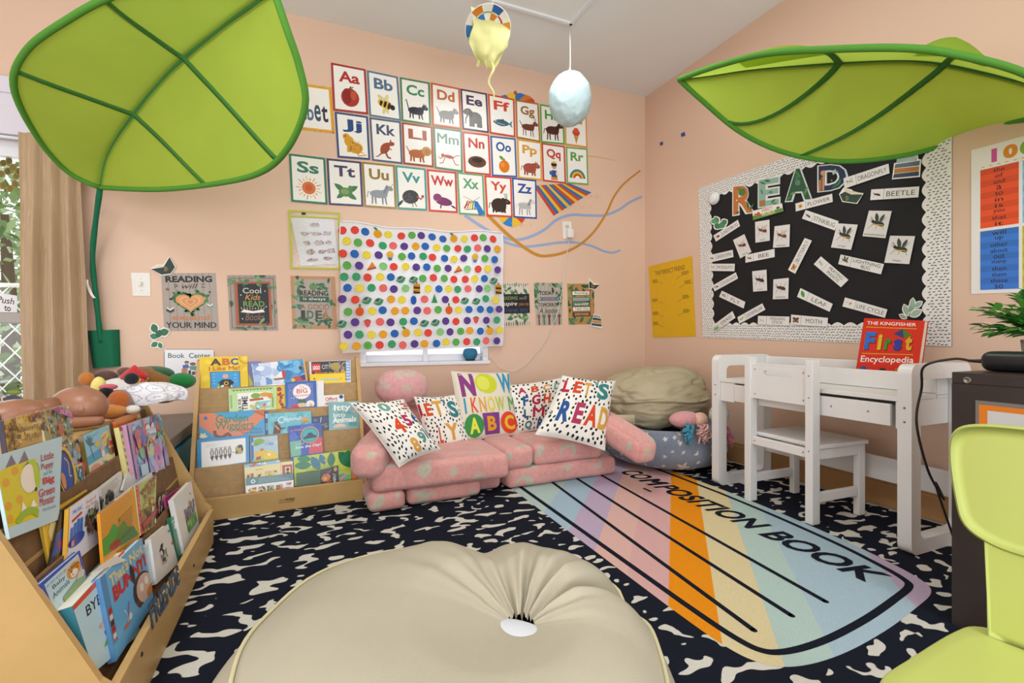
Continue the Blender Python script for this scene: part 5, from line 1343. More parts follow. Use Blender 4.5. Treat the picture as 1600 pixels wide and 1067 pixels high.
# ---------------------------------------------------------------- book display cases
class Case:
    def __init__(s, name, label, O, ang, hw, tiers, lipz, depth, topz, flat=None):
        c_, q_ = math.cos(ang), math.sin(ang)
        s.M = Matrix.Translation(O) @ Matrix.Rotation(ang, 4, 'Z'); s.tiers = tiers; s.tilt = .19; s.hw = hw
        r = s.root = thing(name, O, label, 'bookcase')
        y0, z0 = tiers[0]
        bk_ = depth
        for x in (-hw - .016, hw):
            P = [(0, 0), (-.004, lipz + .004), (.012, lipz + .02), (y0 - .004, z0 + .014), (y0 + .03, z0 + .02), (bk_, z0 + .02 if not flat else z0), (bk_, 0)]
            link('side_panel', MB().prism([s.M @ V((x, a, b)) for a, b in P], s.M.to_3x3() @ V((.016, 0, 0)), None), WOODM, r)
        for k, (y, z) in enumerate(tiers):
            zn = (tiers[k + 1][1] if k + 1 < len(tiers) else lipz) - .075; zn = max(zn, .012)
            l = z - zn
            a = [s.M @ V((x, yy, zz)) for x, yy, zz in ((-hw, y, z), (hw, y, z), (hw, y - s.tilt * l, zn), (-hw, y - s.tilt * l, zn))]
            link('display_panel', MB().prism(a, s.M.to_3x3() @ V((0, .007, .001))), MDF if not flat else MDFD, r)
            yf = (tiers[k + 1][0] if k + 1 < len(tiers) else .02) - .004
            link('ledge', MB().box((-hw + .001, yf - .012, zn - .008), (hw - .001, y - s.tilt * l + .004, zn), M=s.M), WOODM, r)
        s.lip = link('front_lip', MB().box((-hw, -.012, .0), (hw, .005, lipz), .003, M=s.M), WOODM, r)
        if flat:
            link('top_board', MB().box((-hw, y0 + .004, z0 - .016), (hw, bk_, z0), .003, M=s.M), WOODM, r)
            link('back_panel', MB().box((-hw, bk_ - .01, 0), (hw, bk_ - .001, z0 - .017), M=s.M), WOODM, r)
        else:
            link('back_panel', MB().box((-hw, bk_ - .012, 0), (hw, bk_ - .004, z0 - .03), M=s.M), WOODM, r)
    def plane(s, k, d):
        y, z = s.tiers[k]; R = s.M.to_3x3()
        n = (R @ V((0, -1, s.tilt))).normalized()
        return s.M @ V((0, y, z)) + n * d, n
    def book(s, k, d, quad, th, art, label, col='#e8e4dc', spine=None, ext=.05, cat='book', name='picture_book', pages='#e9e3d3', grp=True):
        p0, n = s.plane(k, d)
        q = [hit(x, y, p0, n) for x, y in quad]
        e0 = (q[3] - q[0]).normalized() * ext; e1 = (q[2] - q[1]).normalized() * ext
        full = [q[0], q[1], q[2] + e1, q[3] + e0]
        r = thing(name, (full[2] + full[3]) / 2, label, cat, ('picture books in the ' + s.gname) if grp else None)
        t = min(.0018, th * .25)
        A = Art(q, eps=.00006)
        mb, _ = slab(full, t, col)
        b2, _ = slab([p - n * (th - t) for p in full], t, spine or col); mb.merge(b2)
        # spine strip on the left edge
        w_ = (full[1] - full[0]).normalized() * t
        mb.add([full[0] - w_, full[3] - w_, full[3], full[0]] + [p - n * th for p in (full[0] - w_, full[3] - w_, full[3], full[0])], [(0, 1, 2, 3), (4, 7, 6, 5), (0, 4, 5, 1), (1, 5, 6, 2), (2, 6, 7, 3), (3, 7, 4, 0)], spine or col)
        if art: art(A); mb.merge(A.mb)
        link('cover', mb, GLOSS, r)
        c_ = (full[0] + full[1] + full[2] + full[3]) / 4
        inn = [p + (c_ - p).normalized() * .004 - n * t * 1.02 for p in full]
        pg, _ = slab(inn, th - 2.1 * t, pages)
        link('pages', pg, PRINT, r)
        return r


ca = crop(280, 540, .2625)
mid = Case('book_display', 'wooden tiered book display under the window cover, left of the pink sofa', (-.0965, 2.3785, 0), .0515, .343, [(.26, .645), (.215, .535), (.17, .425), (.125, .315), (.08, .205)], .095, .30, .66)
mid.gname = 'display against the back wall'
p0, n0 = mid.M @ V((0, -.0125, 0)), mid.M.to_3x3() @ V((0, -1, 0))
lq = [hit(x, y, p0, n0) for x, y in ca((592, 913), (688, 903), (688, 932), (592, 942))]
A = Art(lq); A.text('Childcraft', 0, 0, .38, .55, '#5c4022', -.004).text('WORKS', .4, 0, 1, .55, '#3a2614', .03) if 0 else A.text('WORKS', .4, 0, 1, .6, '#3a2614', .03).text('child', 0, 0, .37, .55, '#6c4e2c', -.004).rect(0, .75, .95, .85, '#6c4e2c')
link('maker_mark', A.mb, PRINT, mid.lip)
rk = random.Random(41)
def bb(k, d, q, th, art, label, col='#e8e4dc', **kw): return mid.book(k, d, ca(*q), th, art, label, col, **kw)
def c_abc(A):
    A.blobs(.02, .02, .98, .98, ['#e9cd3a', '#dcb61f'], 20, .04, .1, rk)
    A.text('A', .21, .06, .44, .27, '#4a3426', .04).text('B', .46, .06, .63, .27, '#c8642f', .04).text('C', .64, .06, .8, .27, '#2f4f94', .04).text('I Like Me!', .18, .3, .83, .43, '#c94a2a', .03)
    A.rect(.2, .47, .83, 1, '#1d4f7a').rect(.215, .485, .815, 1, '#3f9ad6').poly([(.36, .82), (.45, .72), (.62, .72), (.7, .82), (.6, 1), (.44, 1)], '#24242c').ell(.52, .62, .065, .07, '#d9a58c').poly([(.4, .82), (.32, .9), (.38, .95)], '#6fae3f').ell(.53, .84, .05, None, '#d9b52f').ell(.53, .84, .03, None, '#24242c').blobs(.3, .9, .75, .99, ['#c9472f', '#e6ddc6', '#4f8a3f'], 14, .015, .035, rk).ring(.98, .02, .16, .02, '#c98a2f')
    for i in range(7): A.stroke([(.3 + .4 * (i % 2), .55 + i * .05), (.26 + .5 * (i % 2), .53 + i * .05)], .01, '#bfe0ea')
bb(0, .018, ((122, 68), (405, 62), (412, 248), (128, 262)), .008, c_abc, 'yellow picture book titled ABC I Like Me! on the top tier of the display', '#e2bf26')
bb(0, .006, ((408, 95), (487, 92), (484, 225), (415, 240)), .008, lambda A: (A.lines(.1, .1, .9, .9, 9, '#6c6690', rk, .3), A.poly([(0, .5), (.4, 1), (0, 1)], '#b9b42c')), 'grey violet notebook behind the yellow ABC book', '#7d7aa3')
def c_sail(A):
    A.rect(.48, 0, .97, 1, '#4f9ac9')
    A.blobs(.02, .05, .5, .95, ['#c9d6ea', '#8fa8d6', '#6f8fc9', '#e3e6ec', '#aebfe0'], 30, .05, .12, rk); A.blobs(.5, .03, .94, .8, ['#3f88bf', '#6fb4da', '#8fc9e0', '#3a7ab5'], 24, .04, .1, rk)
    A.poly([(.36, .75), (.52, .45), (.54, .75)], '#eee8dd').poly([(.34, .76), (.57, .76), (.53, .83), (.38, .83)], '#9a5a44').ell(.565, .6, .035, .2, '#b5473c', .1).ell(.9, .4, .04, .1, '#5a3a2c').poly([(.7, .95), (.74, .78), (.95, .75), (.98, 1)], '#c8433c').ell(.72, .92, .04, .08, '#e2b83c').poly([(.86, .76), (.98, .7), (.98, .95), (.9, .95)], '#3f3f7a')
    A.rect(.965, 0, 1, 1, '#d6a46a')
bb(0, .018, ((432, 110), (745, 78), (765, 207), (450, 240)), .006, c_sail, 'watercolour picture book with a small sailing boat on the top tier', '#dfe3ea')
def c_lego(A):
    A.rect(.04, .02, .88, .98, '#2f2a2c'); A.blobs(.5, .1, .88, .95, ['#4a4a5a', '#8a7a5a', '#6a5a8a', '#b59a4a', '#3a3a3c'], 30, .03, .07, rk)
    A.rect(.05, .12, .26, .55, '#c8282c').text('LEGO', .075, .24, .24, .44, '#f2eee6', .03).text('CITY', .29, .2, .5, .42, '#c9ccd2', .01).ell(.62, .3, .13, .2, '#a8904a').text('FIGHT THE FIRE', .12, .58, .88, .75, '#d99a2c', .02).rect(.88, 0, .98, 1, '#7d9fd0').lines(.88, .1, .98, .95, 6, '#c9d0da', rk)
bb(0, .008, ((775, 95), (1020, 85), (1022, 205), (780, 207)), .007, c_lego, 'dark LEGO CITY book at the right of the top tier', '#d9d9dd')
bb(0, .020, ((778, 170), (988, 162), (990, 205), (780, 207)), .005, lambda A: (A.rect(.32, .78, .8, 1, '#8fc6d6'), A.ell(.12, .75, .03, None, '#c9472f'), A.ell(.86, .75, .025, None, '#d98a2f')), 'bright yellow book in front of the LEGO book on the top tier', '#ebc81f')
def c_time(A):
    A.lines(.05, .04, .95, .1, 1, '#8aa85f', rk, .8); A.rect(.17, .22, .86, 1, '#efece2').rect(.02, .3, .06, .9, '#8fb58a')
    for i in range(12): A.ell(.1 + .07 * i, .1, .02, .03, '#5f8a4c')
    for st, x0, x1, v0, v1 in (('TIME', .26, .38, .38, 1.02), ('BOOK FOR', .18, .25, .48, 1.2)):
        vs, fs = textmesh(st, .02, 0); A.emit([(x0 + y * (x1 - x0), v1 - x * (v1 - v0)) for x, y in vs], fs, '#22221f')
    A.ell(.55, .38, .1, .12, '#7aa83a').ell(.75, .35, .12, .1, '#d99a3a').ell(.86, .42, .06, .12, '#d98a2f').poly([(.42, .52), (.7, .48), (.72, .58), (.42, .62)], '#b5562f').poly([(.42, .8), (.6, .66), (.85, .62), (.86, .95), (.44, 1)], '#8ac0cf').blobs(.45, .7, .86, .98, ['#d9b43a', '#4f8fb5', '#8fc08a', '#e0e0d0', '#c9623a'], 16, .02, .05, rk).rect(.9, .5, .93, .95, '#7a9a4c')
bb(1, .018, ((295, 258), (580, 240), (580, 372), (300, 388)), .007, c_time, 'pale green nursery book with sideways TIME lettering on the second tier', '#bcd896')
bb(1, .008, ((560, 242), (630, 236), (634, 372), (565, 376)), .006, lambda A: (A.ell(.5, .15, .2, .1, '#b5352c'), A.blobs(.45, .3, .95, .98, ['#b5352c', '#c9572c', '#8a2f2a'], 12, .08, .18, rk)), 'yellow book with red lettering tucked behind the pale green nursery book', '#e6bf2c')
def c_big(A):
    A.rect(.07, .07, .9, 1, '#5f74b8'); A.blobs(.1, .1, .88, .95, ['#7d8fcf', '#4a5fa8', '#d9dcea'], 40, .01, .03, rk)
    A.ell(.52, .4, .3, .3, '#d9b9c0').ell(.52, .4, .285, .285, '#efe9e6').text('The', .44, .17, .6, .26, '#b5454a', 0).text('BIG', .35, .28, .7, .46, '#c9342f', .01).text('SNOWMAN', .28, .51, .77, .59, '#b5454a', 0)
    A.ell(.5, .98, .17, .16, '#d9b59c').poly([(.36, .84), (.42, .7), (.62, .7), (.66, .84)], '#3f6a4f').ell(.28, 1, .14, .12, '#c9382a').ell(.78, .9, .14, .14, '#e6e2dc').ell(.8, .95, .05, .06, '#e0b03a')
bb(1, .022, ((632, 218), (815, 208), (820, 358), (636, 374)), .012, c_big, 'blue bordered board book with BIG in red letters on the second tier', '#2a62a8')
bb(1, .010, ((790, 212), (860, 207), (862, 352), (795, 358)), .006, None, 'blank white book behind the BIG board book', '#e6e4e4')
bb(1, .008, ((855, 297), (980, 290), (984, 340), (858, 352)), .006, lambda A: (A.text('Clifford', .1, .22, .66, .6, '#c8342c', .03), A.text('THE BIG RED DOG', .12, .68, .68, .82, '#4a3a3a', .01), A.ell(.86, .26, .1, None, '#2a3f8a'), A.ell(.15, .95, .08, .1, '#c9572f')), 'low white Clifford book showing above the panel on the second tier', '#e9e6e4')
def c_garden(A):
    A.poly([(0, 0), (.2, 0), (.48, .35), (.72, .35), (.92, .0), (1, .1), (1, .3), (.75, .8), (.6, 1), (.25, 1), (0, .5)], '#d9805a'); A.poly([(0, .55), (.22, 1), (0, 1)], '#3f9ac9'); A.poly([(.8, 0), (1, 0), (1, .3)], '#c96a2c')
    A.text('Garden', .24, .1, .74, .42, '#3f7f5a', .012, -.05).text('Wigglers', .23, .4, .83, .78, '#3f7f5a', .012, .05).text('Earthworms in', .58, .66, .94, .78, '#5a2f24', .005).text('Your Backyard', .62, .8, .96, .92, '#5a2f24', .005)
    A.stroke(smooth([(.22, .72), (.24, .92), (.34, .98), (.42, .86), (.46, 1)], 4), .05, '#7a3a2a'); A.ell(.09, .2, .03, None, '#2f6fa8')
    for a in range(6): A.leaf(.05, .93, .07, a * 1.05, '#e9dfb5', .5)
    A.stroke([(.84, .03), (.98, .2)], .006, '#7a3a1c')
bb(2, .012, ((120, 405), (505, 380), (512, 535), (122, 552)), .007, c_garden, 'wide blue and orange Garden Wigglers book on the third tier', '#3f9ac9')
bb(2, .003, ((508, 392), (530, 390), (533, 528), (511, 532)), .004, lambda A: (A.rect(.2, .1, .9, .3, '#c9ccd6'), A.rect(.2, .5, .9, .8, '#8a93b5')), 'thin navy and white spine between the garden and Cinderella books', '#3a4a86')
def c_cind(A):
    A.rect(0, .8, 1, 1, '#62aebd'); A.blobs(.02, .05, .98, .95, ['#7cc0cc', '#5aa6b8', '#8fccd4', '#68b2c0'], 30, .04, .1, rk)
    A.ring(.3, .36, .07, .02, '#e6edf0', a0=.5, a1=5.2).text('inderella', .36, .24, .82, .42, '#e6edf0', .004)
    A.poly([(.1, .95), (.14, .55), (.24, .55), (.3, .75), (.38, .72), (.38, .77), (.28, .82), (.26, 1), (.1, 1)], '#5a2a2c').ell(.18, .48, .045, .07, '#6a3f30').stroke([(.15, .6), (.24, .82)], .03, '#d9a530').ell(.85, .4, .1, .11, '#c9a05a').ell(.85, .52, .08, .06, '#b5824a').ell(.9, .9, .14, .05, '#d98a3a')
bb(2, .014, ((528, 403), (785, 388), (790, 508), (532, 527)), .008, c_cind, 'turquoise Cinderella book on the third tier', '#6ab6c4')
bb(2, .004, ((770, 424), (890, 415), (894, 494), (775, 504)), .006, lambda A: (A.blobs(.1, .1, .98, .98, ['#4a4a6a', '#7a84a0', '#5f6a86', '#a09aa8'], 16, .05, .12, rk), A.stroke([(.5, .9), (.62, .1)], .03, '#dfe3e6'), A.stroke([(.3, .75), (.9, .6)], .02, '#d9b33a')), 'dark blue book mostly hidden behind the plush fish book', '#3a3f5c')
def c_itty(A):
    A.blobs(.02, .02, .98, .98, ['#8fbcbc', '#6f9f9f', '#86b3b5'], 26, .05, .1, rk); A.rect(0, 0, .1, 1, '#74a8ac')
    A.text('Itty', .16, .1, .72, .4, '#eef0ea', .03).text('bitty', .14, .42, .55, .64, '#e3ece9', .015).text('Animals', .11, .6, .88, .82, '#eef0ea', .03)
    A.ell(.34, .98, .2, .13, '#d9b9a3').ell(.7, .9, .09, .07, '#5a9a9c').ell(.82, .42, .05, None, '#d9a08f')
bb(2, .022, ((890, 340), (1070, 328), (1076, 475), (893, 492)), .008, c_itty, 'teal Itty bitty Animals book on the third tier beside the sofa pillow', '#7fb0b2')
def c_bee(A):
    A.rect(.07, .1, .93, .96, '#e9e7e6'); A.lines(.15, .18, .4, .3, 3, '#b9b6b3', rk, .25)
    for i in range(5):
        x = .27 + i * .085; A.ell(x, .5, .035, .13, '#6a5a48').ell(x, .5, .015, .1, '#d9d2c6'); A.poly([(x - .04, .62), (x + .04, .6), (x + .005, .78)], '#5a4a3a').stroke([(x - .03, .36), (x + .03, .34)], .012, '#6a5a48')
    A.ell(.8, .5, .075, .16, '#b5a055', -.4).ell(.82, .38, .05, .06, '#3a3428').ell(.86, .48, .02, .08, '#3a3428').ell(.75, .58, .03, .06, '#6a5f3a').stroke([(.7, .55), (.66, .56)], .01, '#3a3428')
bb(3, .016, ((108, 560), (415, 530), (418, 695), (112, 742)), .007, c_bee, 'white book with a blue border and a small bee drawing on the fourth tier', '#2f8cc4', ext=.004)
def c_bird(A):
    A.rect(0, 0, .1, 1, '#3a62b0'); A.blobs(.1, .05, .98, .5, ['#a8c4d2', '#8fb5c9', '#b5cfd6'], 16, .06, .14, rk); A.ell(.3, .18, .2, .13, '#7aa83f').ell(.2, .28, .1, .06, '#6a9a38').text('MY BOOK', .5, .14, .85, .21, '#d9a08a', .01).text('COLORS', .52, .25, .85, .36, '#7a6aa8', 0)
    A.ell(.4, .7, .3, .16, '#d9b92f').ell(.72, .85, .25, .25, '#e6bf1f').ell(.88, .76, .06, .06, '#e6bf1f').ell(.66, .75, .04, .04, '#fff').poly([(.15, .95), (.2, .8), (.36, .78), (.34, .95)], '#b5302a').ell(.4, .52, .06, .05, '#b5623a').rect(.05, .92, .98, 1, '#8fae3a')
bb(3, .012, ((425, 550), (585, 533), (592, 680), (428, 694)), .010, c_bird, 'small pastel board book with a yellow shape on the fourth tier', '#a8c4d0')
def c_mask(A):
    A.poly([(.6, .6), (1, .3), (1, 1), (.55, 1)], '#c9404f'); A.poly([(0, .5), (.35, .5), (.3, 1), (0, 1)], '#6fae8f'); A.blobs(.02, .02, .98, .4, ['#2a4aa0', '#3f62c0', '#24408a'], 14, .08, .16, rk)
    A.ell(.62, .37, .29, .28, '#d98f3c').ell(.62, .37, .265, .255, '#2f8f96').ell(.62, .36, .22, .2, '#3fa3a6').poly([(.4, .45), (.52, .38), (.58, .3), (.68, .3), (.74, .38), (.84, .43), (.82, .48), (.42, .49)], '#1f3050')
    A.text('PJ MASKS', .04, .12, .42, .2, '#d9889a', .02).text('Time to', .14, .56, .42, .66, '#a8c4d6', 0, .2).text('Save the Day!', .14, .68, .95, .8, '#d6e0ea', .02, .2)
bb(3, .026, ((652, 482), (845, 455), (857, 632), (666, 662)), .012, c_mask, 'blue and red Save the Day! board book with a round window on the fourth tier', '#2c4ca6')
def c_cat(A):
    A.rect(0, .0, 1, .35, '#5a8088').ell(.15, .18, .045, None, '#dfe6e6').ell(.15, .18, .025, None, '#5a8088').lines(.26, .06, .95, .3, 4, '#a8bfc2', rk, .25)
    for i in range(4):
        x = .06 + i * .185; A.rect(x, .48, x + .15, .82, ['#d9c08a', '#c9b58a', '#8fa88f', '#c9a07a'][i]).blobs(x + .01, .5, x + .14, .81, ['#3f5a3a', '#7a4a2c', '#d9a04a', '#2f3a3f', '#b5623a'], 9, .015, .03, rk)
    A.blobs(.8, .42, .93, .52, ['#c9572f', '#5a3a2c'], 5, .015, .03, rk).lines(.8, .66, .95, .76, 2, '#7a6a8a', rk, .4).rect(.9, .82, .95, .88, '#3a3838')
bb(4, .040, ((395, 790), (680, 760), (682, 872), (400, 918)), .006, c_cat, 'white catalogue booklet with a teal band at the bottom of the display', '#e6e6e9', ext=.01)
def c_mag(A):
    A.rect(0, 0, 1, .15, '#8fb5d6'); A.blobs(0, 0, 1, .1, ['#c94a4a', '#e6e0da', '#4f6fa8'], 12, .02, .04, rk); A.text('super specials', .15, .1, .55, .18, '#3a3f5a', .01)
    A.text('books', .3, .28, .5, .36, '#d98a2f', .02)
    for x, y in ((.05, .5), (.3, .5), (.55, .48), (.75, .46)): A.rect(x, y, x + .18, y + .3, rk.choice(['#8a9aa0', '#c9a07a', '#d6c9b0'])).blobs(x + .02, y + .03, x + .16, y + .28, ['#3a3a34', '#b5623a', '#8a3f3a', '#d9c04a'], 6, .02, .05, rk)
bb(4, .026, ((388, 708), (602, 680), (606, 800), (395, 826)), .005, c_mag, 'pale yellow book flyer behind the teal banded catalogue', '#e0d29a', ext=.03)
bb(4, .016, ((596, 694), (676, 686), (680, 790), (600, 800)), .005, lambda A: (A.rect(.2, .18, .95, .9, '#b5472f'), A.rect(.4, .3, .8, .85, '#d9c9a0'), A.ell(.6, .45, .12, .1, '#3a3a30'), A.ell(.6, .7, .16, .14, '#7a5a3a')), 'cream and rust red booklet right behind the teal banded catalogue', '#e3d6ab', ext=.03)
def c_jung(A):
    A.blobs(0, .0, 1, .98, ['#b5c43f', '#a3b83a', '#c4cf4a'], 20, .05, .12, rk)
    for x, y, l, a, cc in ((0, .25, .3, .1, '#2f7a55'), (.3, .05, .3, 1.1, '#2f6f8a'), (.05, .05, .25, .2, '#2f7f4c'), (.45, .02, .22, 1.2, '#2f6f8a'), (.65, 0, .28, 1.6, '#23704a'), (.78, .02, .42, .9, '#23704a'), (.98, .0, .3, 2, '#2f7f55')): A.leaf(x, y, l, a, cc, .5, 7)
    A.lines(.2, .36, .8, .5, 3, '#6f8a2a', rk, .25); A.ell(.55, .22, .03, .04, '#c9a04a'); A.rect(.72, .75, 1, 1, '#6fae4a'); A.blobs(.75, .72, .95, .98, ['#c96a8a', '#5aa0a8', '#d98aa0', '#3f8a4c'], 14, .02, .04, rk).rect(0, .85, .1, 1, '#b5623a')
bb(4, .014, ((683, 665), (1018, 618), (1025, 812), (690, 866)), .006, c_jung, 'green jungle leaf picture book at the bottom right of the display', '#b2c23e', ext=.02)
def c_fire(A):
    A.rect(0, 0, .6, .3, '#3a3a3f'); A.ell(.3, .5, .26, .22, '#c9773f').ell(.26, .55, .1, .1, '#e0a05a').stroke([(.2, .4), (.6, .15)], .05, '#b5455a').stroke([(.1, .9), (.6, .7)], .07, '#b5503a'); A.ell(.85, .15, .1, .12, '#c98a4a')
    vs, fs = textmesh('FIREFLY', .02, 0); A.emit([(.7 + y * .15, .98 - x * .62) for x, y in vs], fs, '#e3dccb')
bb(4, .028, ((840, 740), (945, 715), (950, 825), (842, 845)), .005, c_fire, 'dark book with a glowing orange picture in front of the jungle leaf book', '#242226', ext=.02)
bb(4, .036, ((700, 760), (840, 742), (842, 845), (703, 868)), .006, None, 'plain dark green book in front of the jungle book', '#45604a', ext=.02)
bb(4, .005, ((1000, 655), (1052, 640), (1056, 805), (1010, 815)), .006, None, 'orange book edge at the far right of the bottom tier', '#d9742a', ext=.02)

# ---------------------------------------------------------------- left bookcase
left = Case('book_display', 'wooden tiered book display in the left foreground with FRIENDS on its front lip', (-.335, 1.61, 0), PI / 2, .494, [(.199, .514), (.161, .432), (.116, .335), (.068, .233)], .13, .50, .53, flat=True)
left.gname = 'left foreground display'
g6 = crop(220, 860, .1939)
p0, n0 = left.M @ V((0, -.0125, 0)), left.M.to_3x3() @ V((0, -1, 0))
lq = [hit(x, y, p0, n0) for x, y in g6((52, 440), (300, 105), (322, 255), (92, 645))]
A = Art(lq, eps=.0003)
A.text('FRIENDS', 0, 0, 1, 1, '#33414f', .055).text('FRIENDS', .015, .03, .985, .97, '#4a6078', .03)
for i in range(7): A.ell(.08 + i * .14, .5 + .1 * (-1) ** i, .04, .12, ['#a8a08a', '#6a7a86', '#33414f'][i % 3], .3)
link('friends_lettering', A.mb, PRINT, left.lip)
for x, y in ((213, 121), (7, 835)):
    p = hit(*g6((x * 2 if x > 100 else x, y))[0], p0, n0)
    link('screw', MB().ball(p, (.003, .005, .005), None, 10, 6), BLACKP, left.lip)
def lb(k, d, cr_, q, th, art, label, col='#e8e4dc', **kw): return left.book(k, d, cr_(*q), th, art, label, col, **kw)
z1c = crop(0, 630, .14058); z2b = crop(110, 630, .14995); z3c = crop(60, 730, .14058); z4c = crop(180, 730, .15); z5c = crop(60, 840, .18744)
def c_search(A):
    A.rect(0, 0, 1, 1, '#b5a878'); A.blobs(.03, .02, .97, .6, ['#d9d0a0', '#8a9a5f', '#c9622f', '#4f7a9a', '#7a5a3a', '#e3dfc4', '#a8b57a', '#5a6a4a', '#b5883a'], 130, .015, .05, rk)
    A.poly([(.26, .02), (.5, -.0), (1, .16), (.98, .2)], '#a8307a'); A.text('Look and Find', .52, .05, .96, .13, '#e3a8cf', .01, 0, .28)
    A.rect(0, 0, .03, .3, '#e0ae2a'); A.ell(.42, .28, .07, .09, '#c9562a').ell(.75, .24, .05, .07, '#4f8fa8').blobs(.5, .55, .95, .72, ['#6f8fa8', '#8fa8b5', '#c98a3a'], 16, .05, .1, rk)
    A.ell(.3, .8, .34, .32, '#e0ae2a').ell(.28, .8, .29, .28, '#2c2a34').ell(.25, .8, .24, .24, '#2f3f9a').stroke(smooth([(.3, .62), (.42, .7), (.38, .84), (.46, .86)], 4), .025, '#d9c46a').ell(.12, .88, .08, .1, '#d9882f').rect(.62, .76, .96, 1, '#e0ae2a').rect(.66, .79, .95, 1, '#3a5a6a')
    A.blobs(.68, .8, .94, .98, ['#8fb5a8', '#4a8a6a', '#c9d0c4', '#5a3a6a'], 14, .02, .05, rk)
lb(0, .012, z1c, ((440, 85), (745, 8), (905, 880), (640, 1000)), .008, c_search, 'crowded search and find book with a magenta corner ribbon on the left display', '#b5a878')
def c_beau(A):
    A.rect(0, 0, 1, 1, '#c9a050'); A.blobs(.25, .1, .95, .6, ['#d9b55c', '#e0c070', '#d3ad58'], 30, .06, .12, rk); A.blobs(.02, .05, .3, .95, ['#9a7440', '#7a5830', '#b58a4a'], 30, .02, .06, rk)
    A.stroke(smooth([(.12, .6), (.13, .3), (.08, .1)], 4), .04, '#6a4a2a'); A.stroke(smooth([(.13, .3), (.22, .1)], 4), .025, '#6a4a2a'); A.blobs(.6, .02, .98, .2, ['#8a5a3a', '#b5623a', '#6a4a30', '#a88a5a'], 24, .02, .05, rk)
    A.text('Beauty', .3, .28, .82, .47, '#7a5a2c', .012).text('Rose', .45, .5, .9, .68, '#8a6a34', .01).text('and', .3, .58, .42, .66, '#8a6a34', 0)
    A.ell(.98, .45, .1, .12, '#5a3a24')
lb(0, .024, z1c, ((40, 190), (445, 85), (480, 480), (95, 620)), .008, c_beau, 'golden brown Beauty storybook at the left end of the left display', '#c9a050', spine='#3a3340')
def c_pup(A):
    A.poly([(0, .22), (.1, .2), (.3, .18), (.55, .2), (.56, 1), (0, 1)], '#d8c51f')
    for x in (.1, .28): A.poly([(x, .2), (x + .1, .04), (x + .15, .19)], '#7a6a78')
    for x, y in ((.08, .4), (.22, .28), (.24, .68), (.06, .72), (.05, .9)): A.ell(x, y, .05, .06, '#e0a02a')
    A.ell(.45, .42, .15, .22, '#6a8a1f').ell(.42, .44, .14, .2, '#efe0d0').poly(smooth([(.42, .22), (.5, .2), (.58, .35), (.6, .55), (.54, .62), (.5, .5), (.48, .3)], 4, True), '#b5c41f').ell(.52, .62, .02, None, '#3a3a1f')
    A.poly([(.22, .9), (.28, .72), (.36, .88)], '#efe6dc').poly([(.38, .86), (.46, .74), (.52, .84)], '#efe6dc').stroke(smooth([(.14, 1.0), (.26, .9), (.42, .88), (.54, .96)], 4), .07, '#9ab52a')
    for st, y, h_, x0, x1, cc, bo in (('Little', .17, .1, .62, .84, '#b5443f', .012), ('Puppy', .3, .11, .62, .84, '#b5443f', .012), ('and the', .42, .05, .66, .82, '#5a8a96', 0), ('Big', .5, .12, .64, .86, '#c9302f', .03), ('Green', .64, .11, .56, .87, '#c9302f', .012), ('Monster', .76, .11, .57, .87, '#c9302f', .012), ('Mike Wohnoutka', .91, .035, .62, .9, '#6a7a86', 0)): A.text(st, x0, y, x1, y + h_, cc, bo)
zb = crop(0, 640, .2128)
lb(0, .040, zb, ((-40, 345), (457, 196), (437, 735), (60, 865)), .005, c_pup, 'pale blue Little Puppy and the Big Green Monster book on the left display', '#b9cfd6', ext=.02)
def c_jake(A):
    A.rect(0, .68, 1, 1, '#d9cfa0').poly([(0, .55), (1, .42), (1, .7), (0, .75)], '#4a9ac0'); A.poly([(.58, .2), (.97, .1), (.98, .4), (.62, .52)], '#d9c07a').text('JAKE', .6, .22, .82, .32, '#b5302a', .03, 0, -.2).text('and the Never Land', .66, .32, .95, .4, '#c98a2f', 0, 0, -.2)
    for a in (-2.4, -1.8, -1.2, -.6, 0): A.leaf(.16, .3, .16, a, '#3a6a7a', .3)
    A.stroke([(.16, .3), (.22, .66)], .02, '#4a7a86').ell(.42, .35, .09, .08, '#d9b52f').ell(.56, .52, .08, .08, '#d9a58c').rect(.5, .58, .62, .72, '#e3dcd6').stroke([(.74, .6), (.86, .32)], .03, '#3a3a44').ell(.88, .55, .1, .08, '#c98a6a').poly([(.76, .54), (.86, .4), (1, .46), (.98, .56)], '#b5302a').ell(.9, .7, .12, .1, '#7a3f2c').ell(.22, .9, .18, .1, '#d98a7a').text('Tale', .5, .84, .66, .92, '#2f5a8a', .02)
    A.text('a golden storybook', .15, .1, .5, .14, '#3f6a86', 0, 0, -.15)
lb(0, .014, z2b, ((130, 335), (400, 222), (475, 590), (208, 757)), .010, c_jake, 'sky blue pirate storybook standing alone on the top tier of the left display', '#86bfd9', spine='#7a6a3c')
lb(0, .008, z1c, ((866, 650), (945, 660), (945, 860), (905, 880)), .006, lambda A: A.blobs(.1, .05, .95, .95, ['#e0882f', '#d93a72'], 14, .07, .15, rk), 'magenta book edge with orange spots beside the search and find book', '#cf2f72')
def c_oran(A): A.poly([(.2, .3), (1, .12), (1, .5), (.25, .6)], '#e0a33a').text('A Trip', .5, .17, .8, .26, '#3a2a1c', .02, 0, -.25).ell(.9, .12, .06, .05, '#e9dfd0').ell(.33, .3, .08, .06, '#9aa8a8')
lb(0, .008, z2b, ((465, 165), (722, 82), (800, 450), (548, 560)), .008, c_oran, 'orange book behind the pony book at the far end of the left display', '#d9722a')
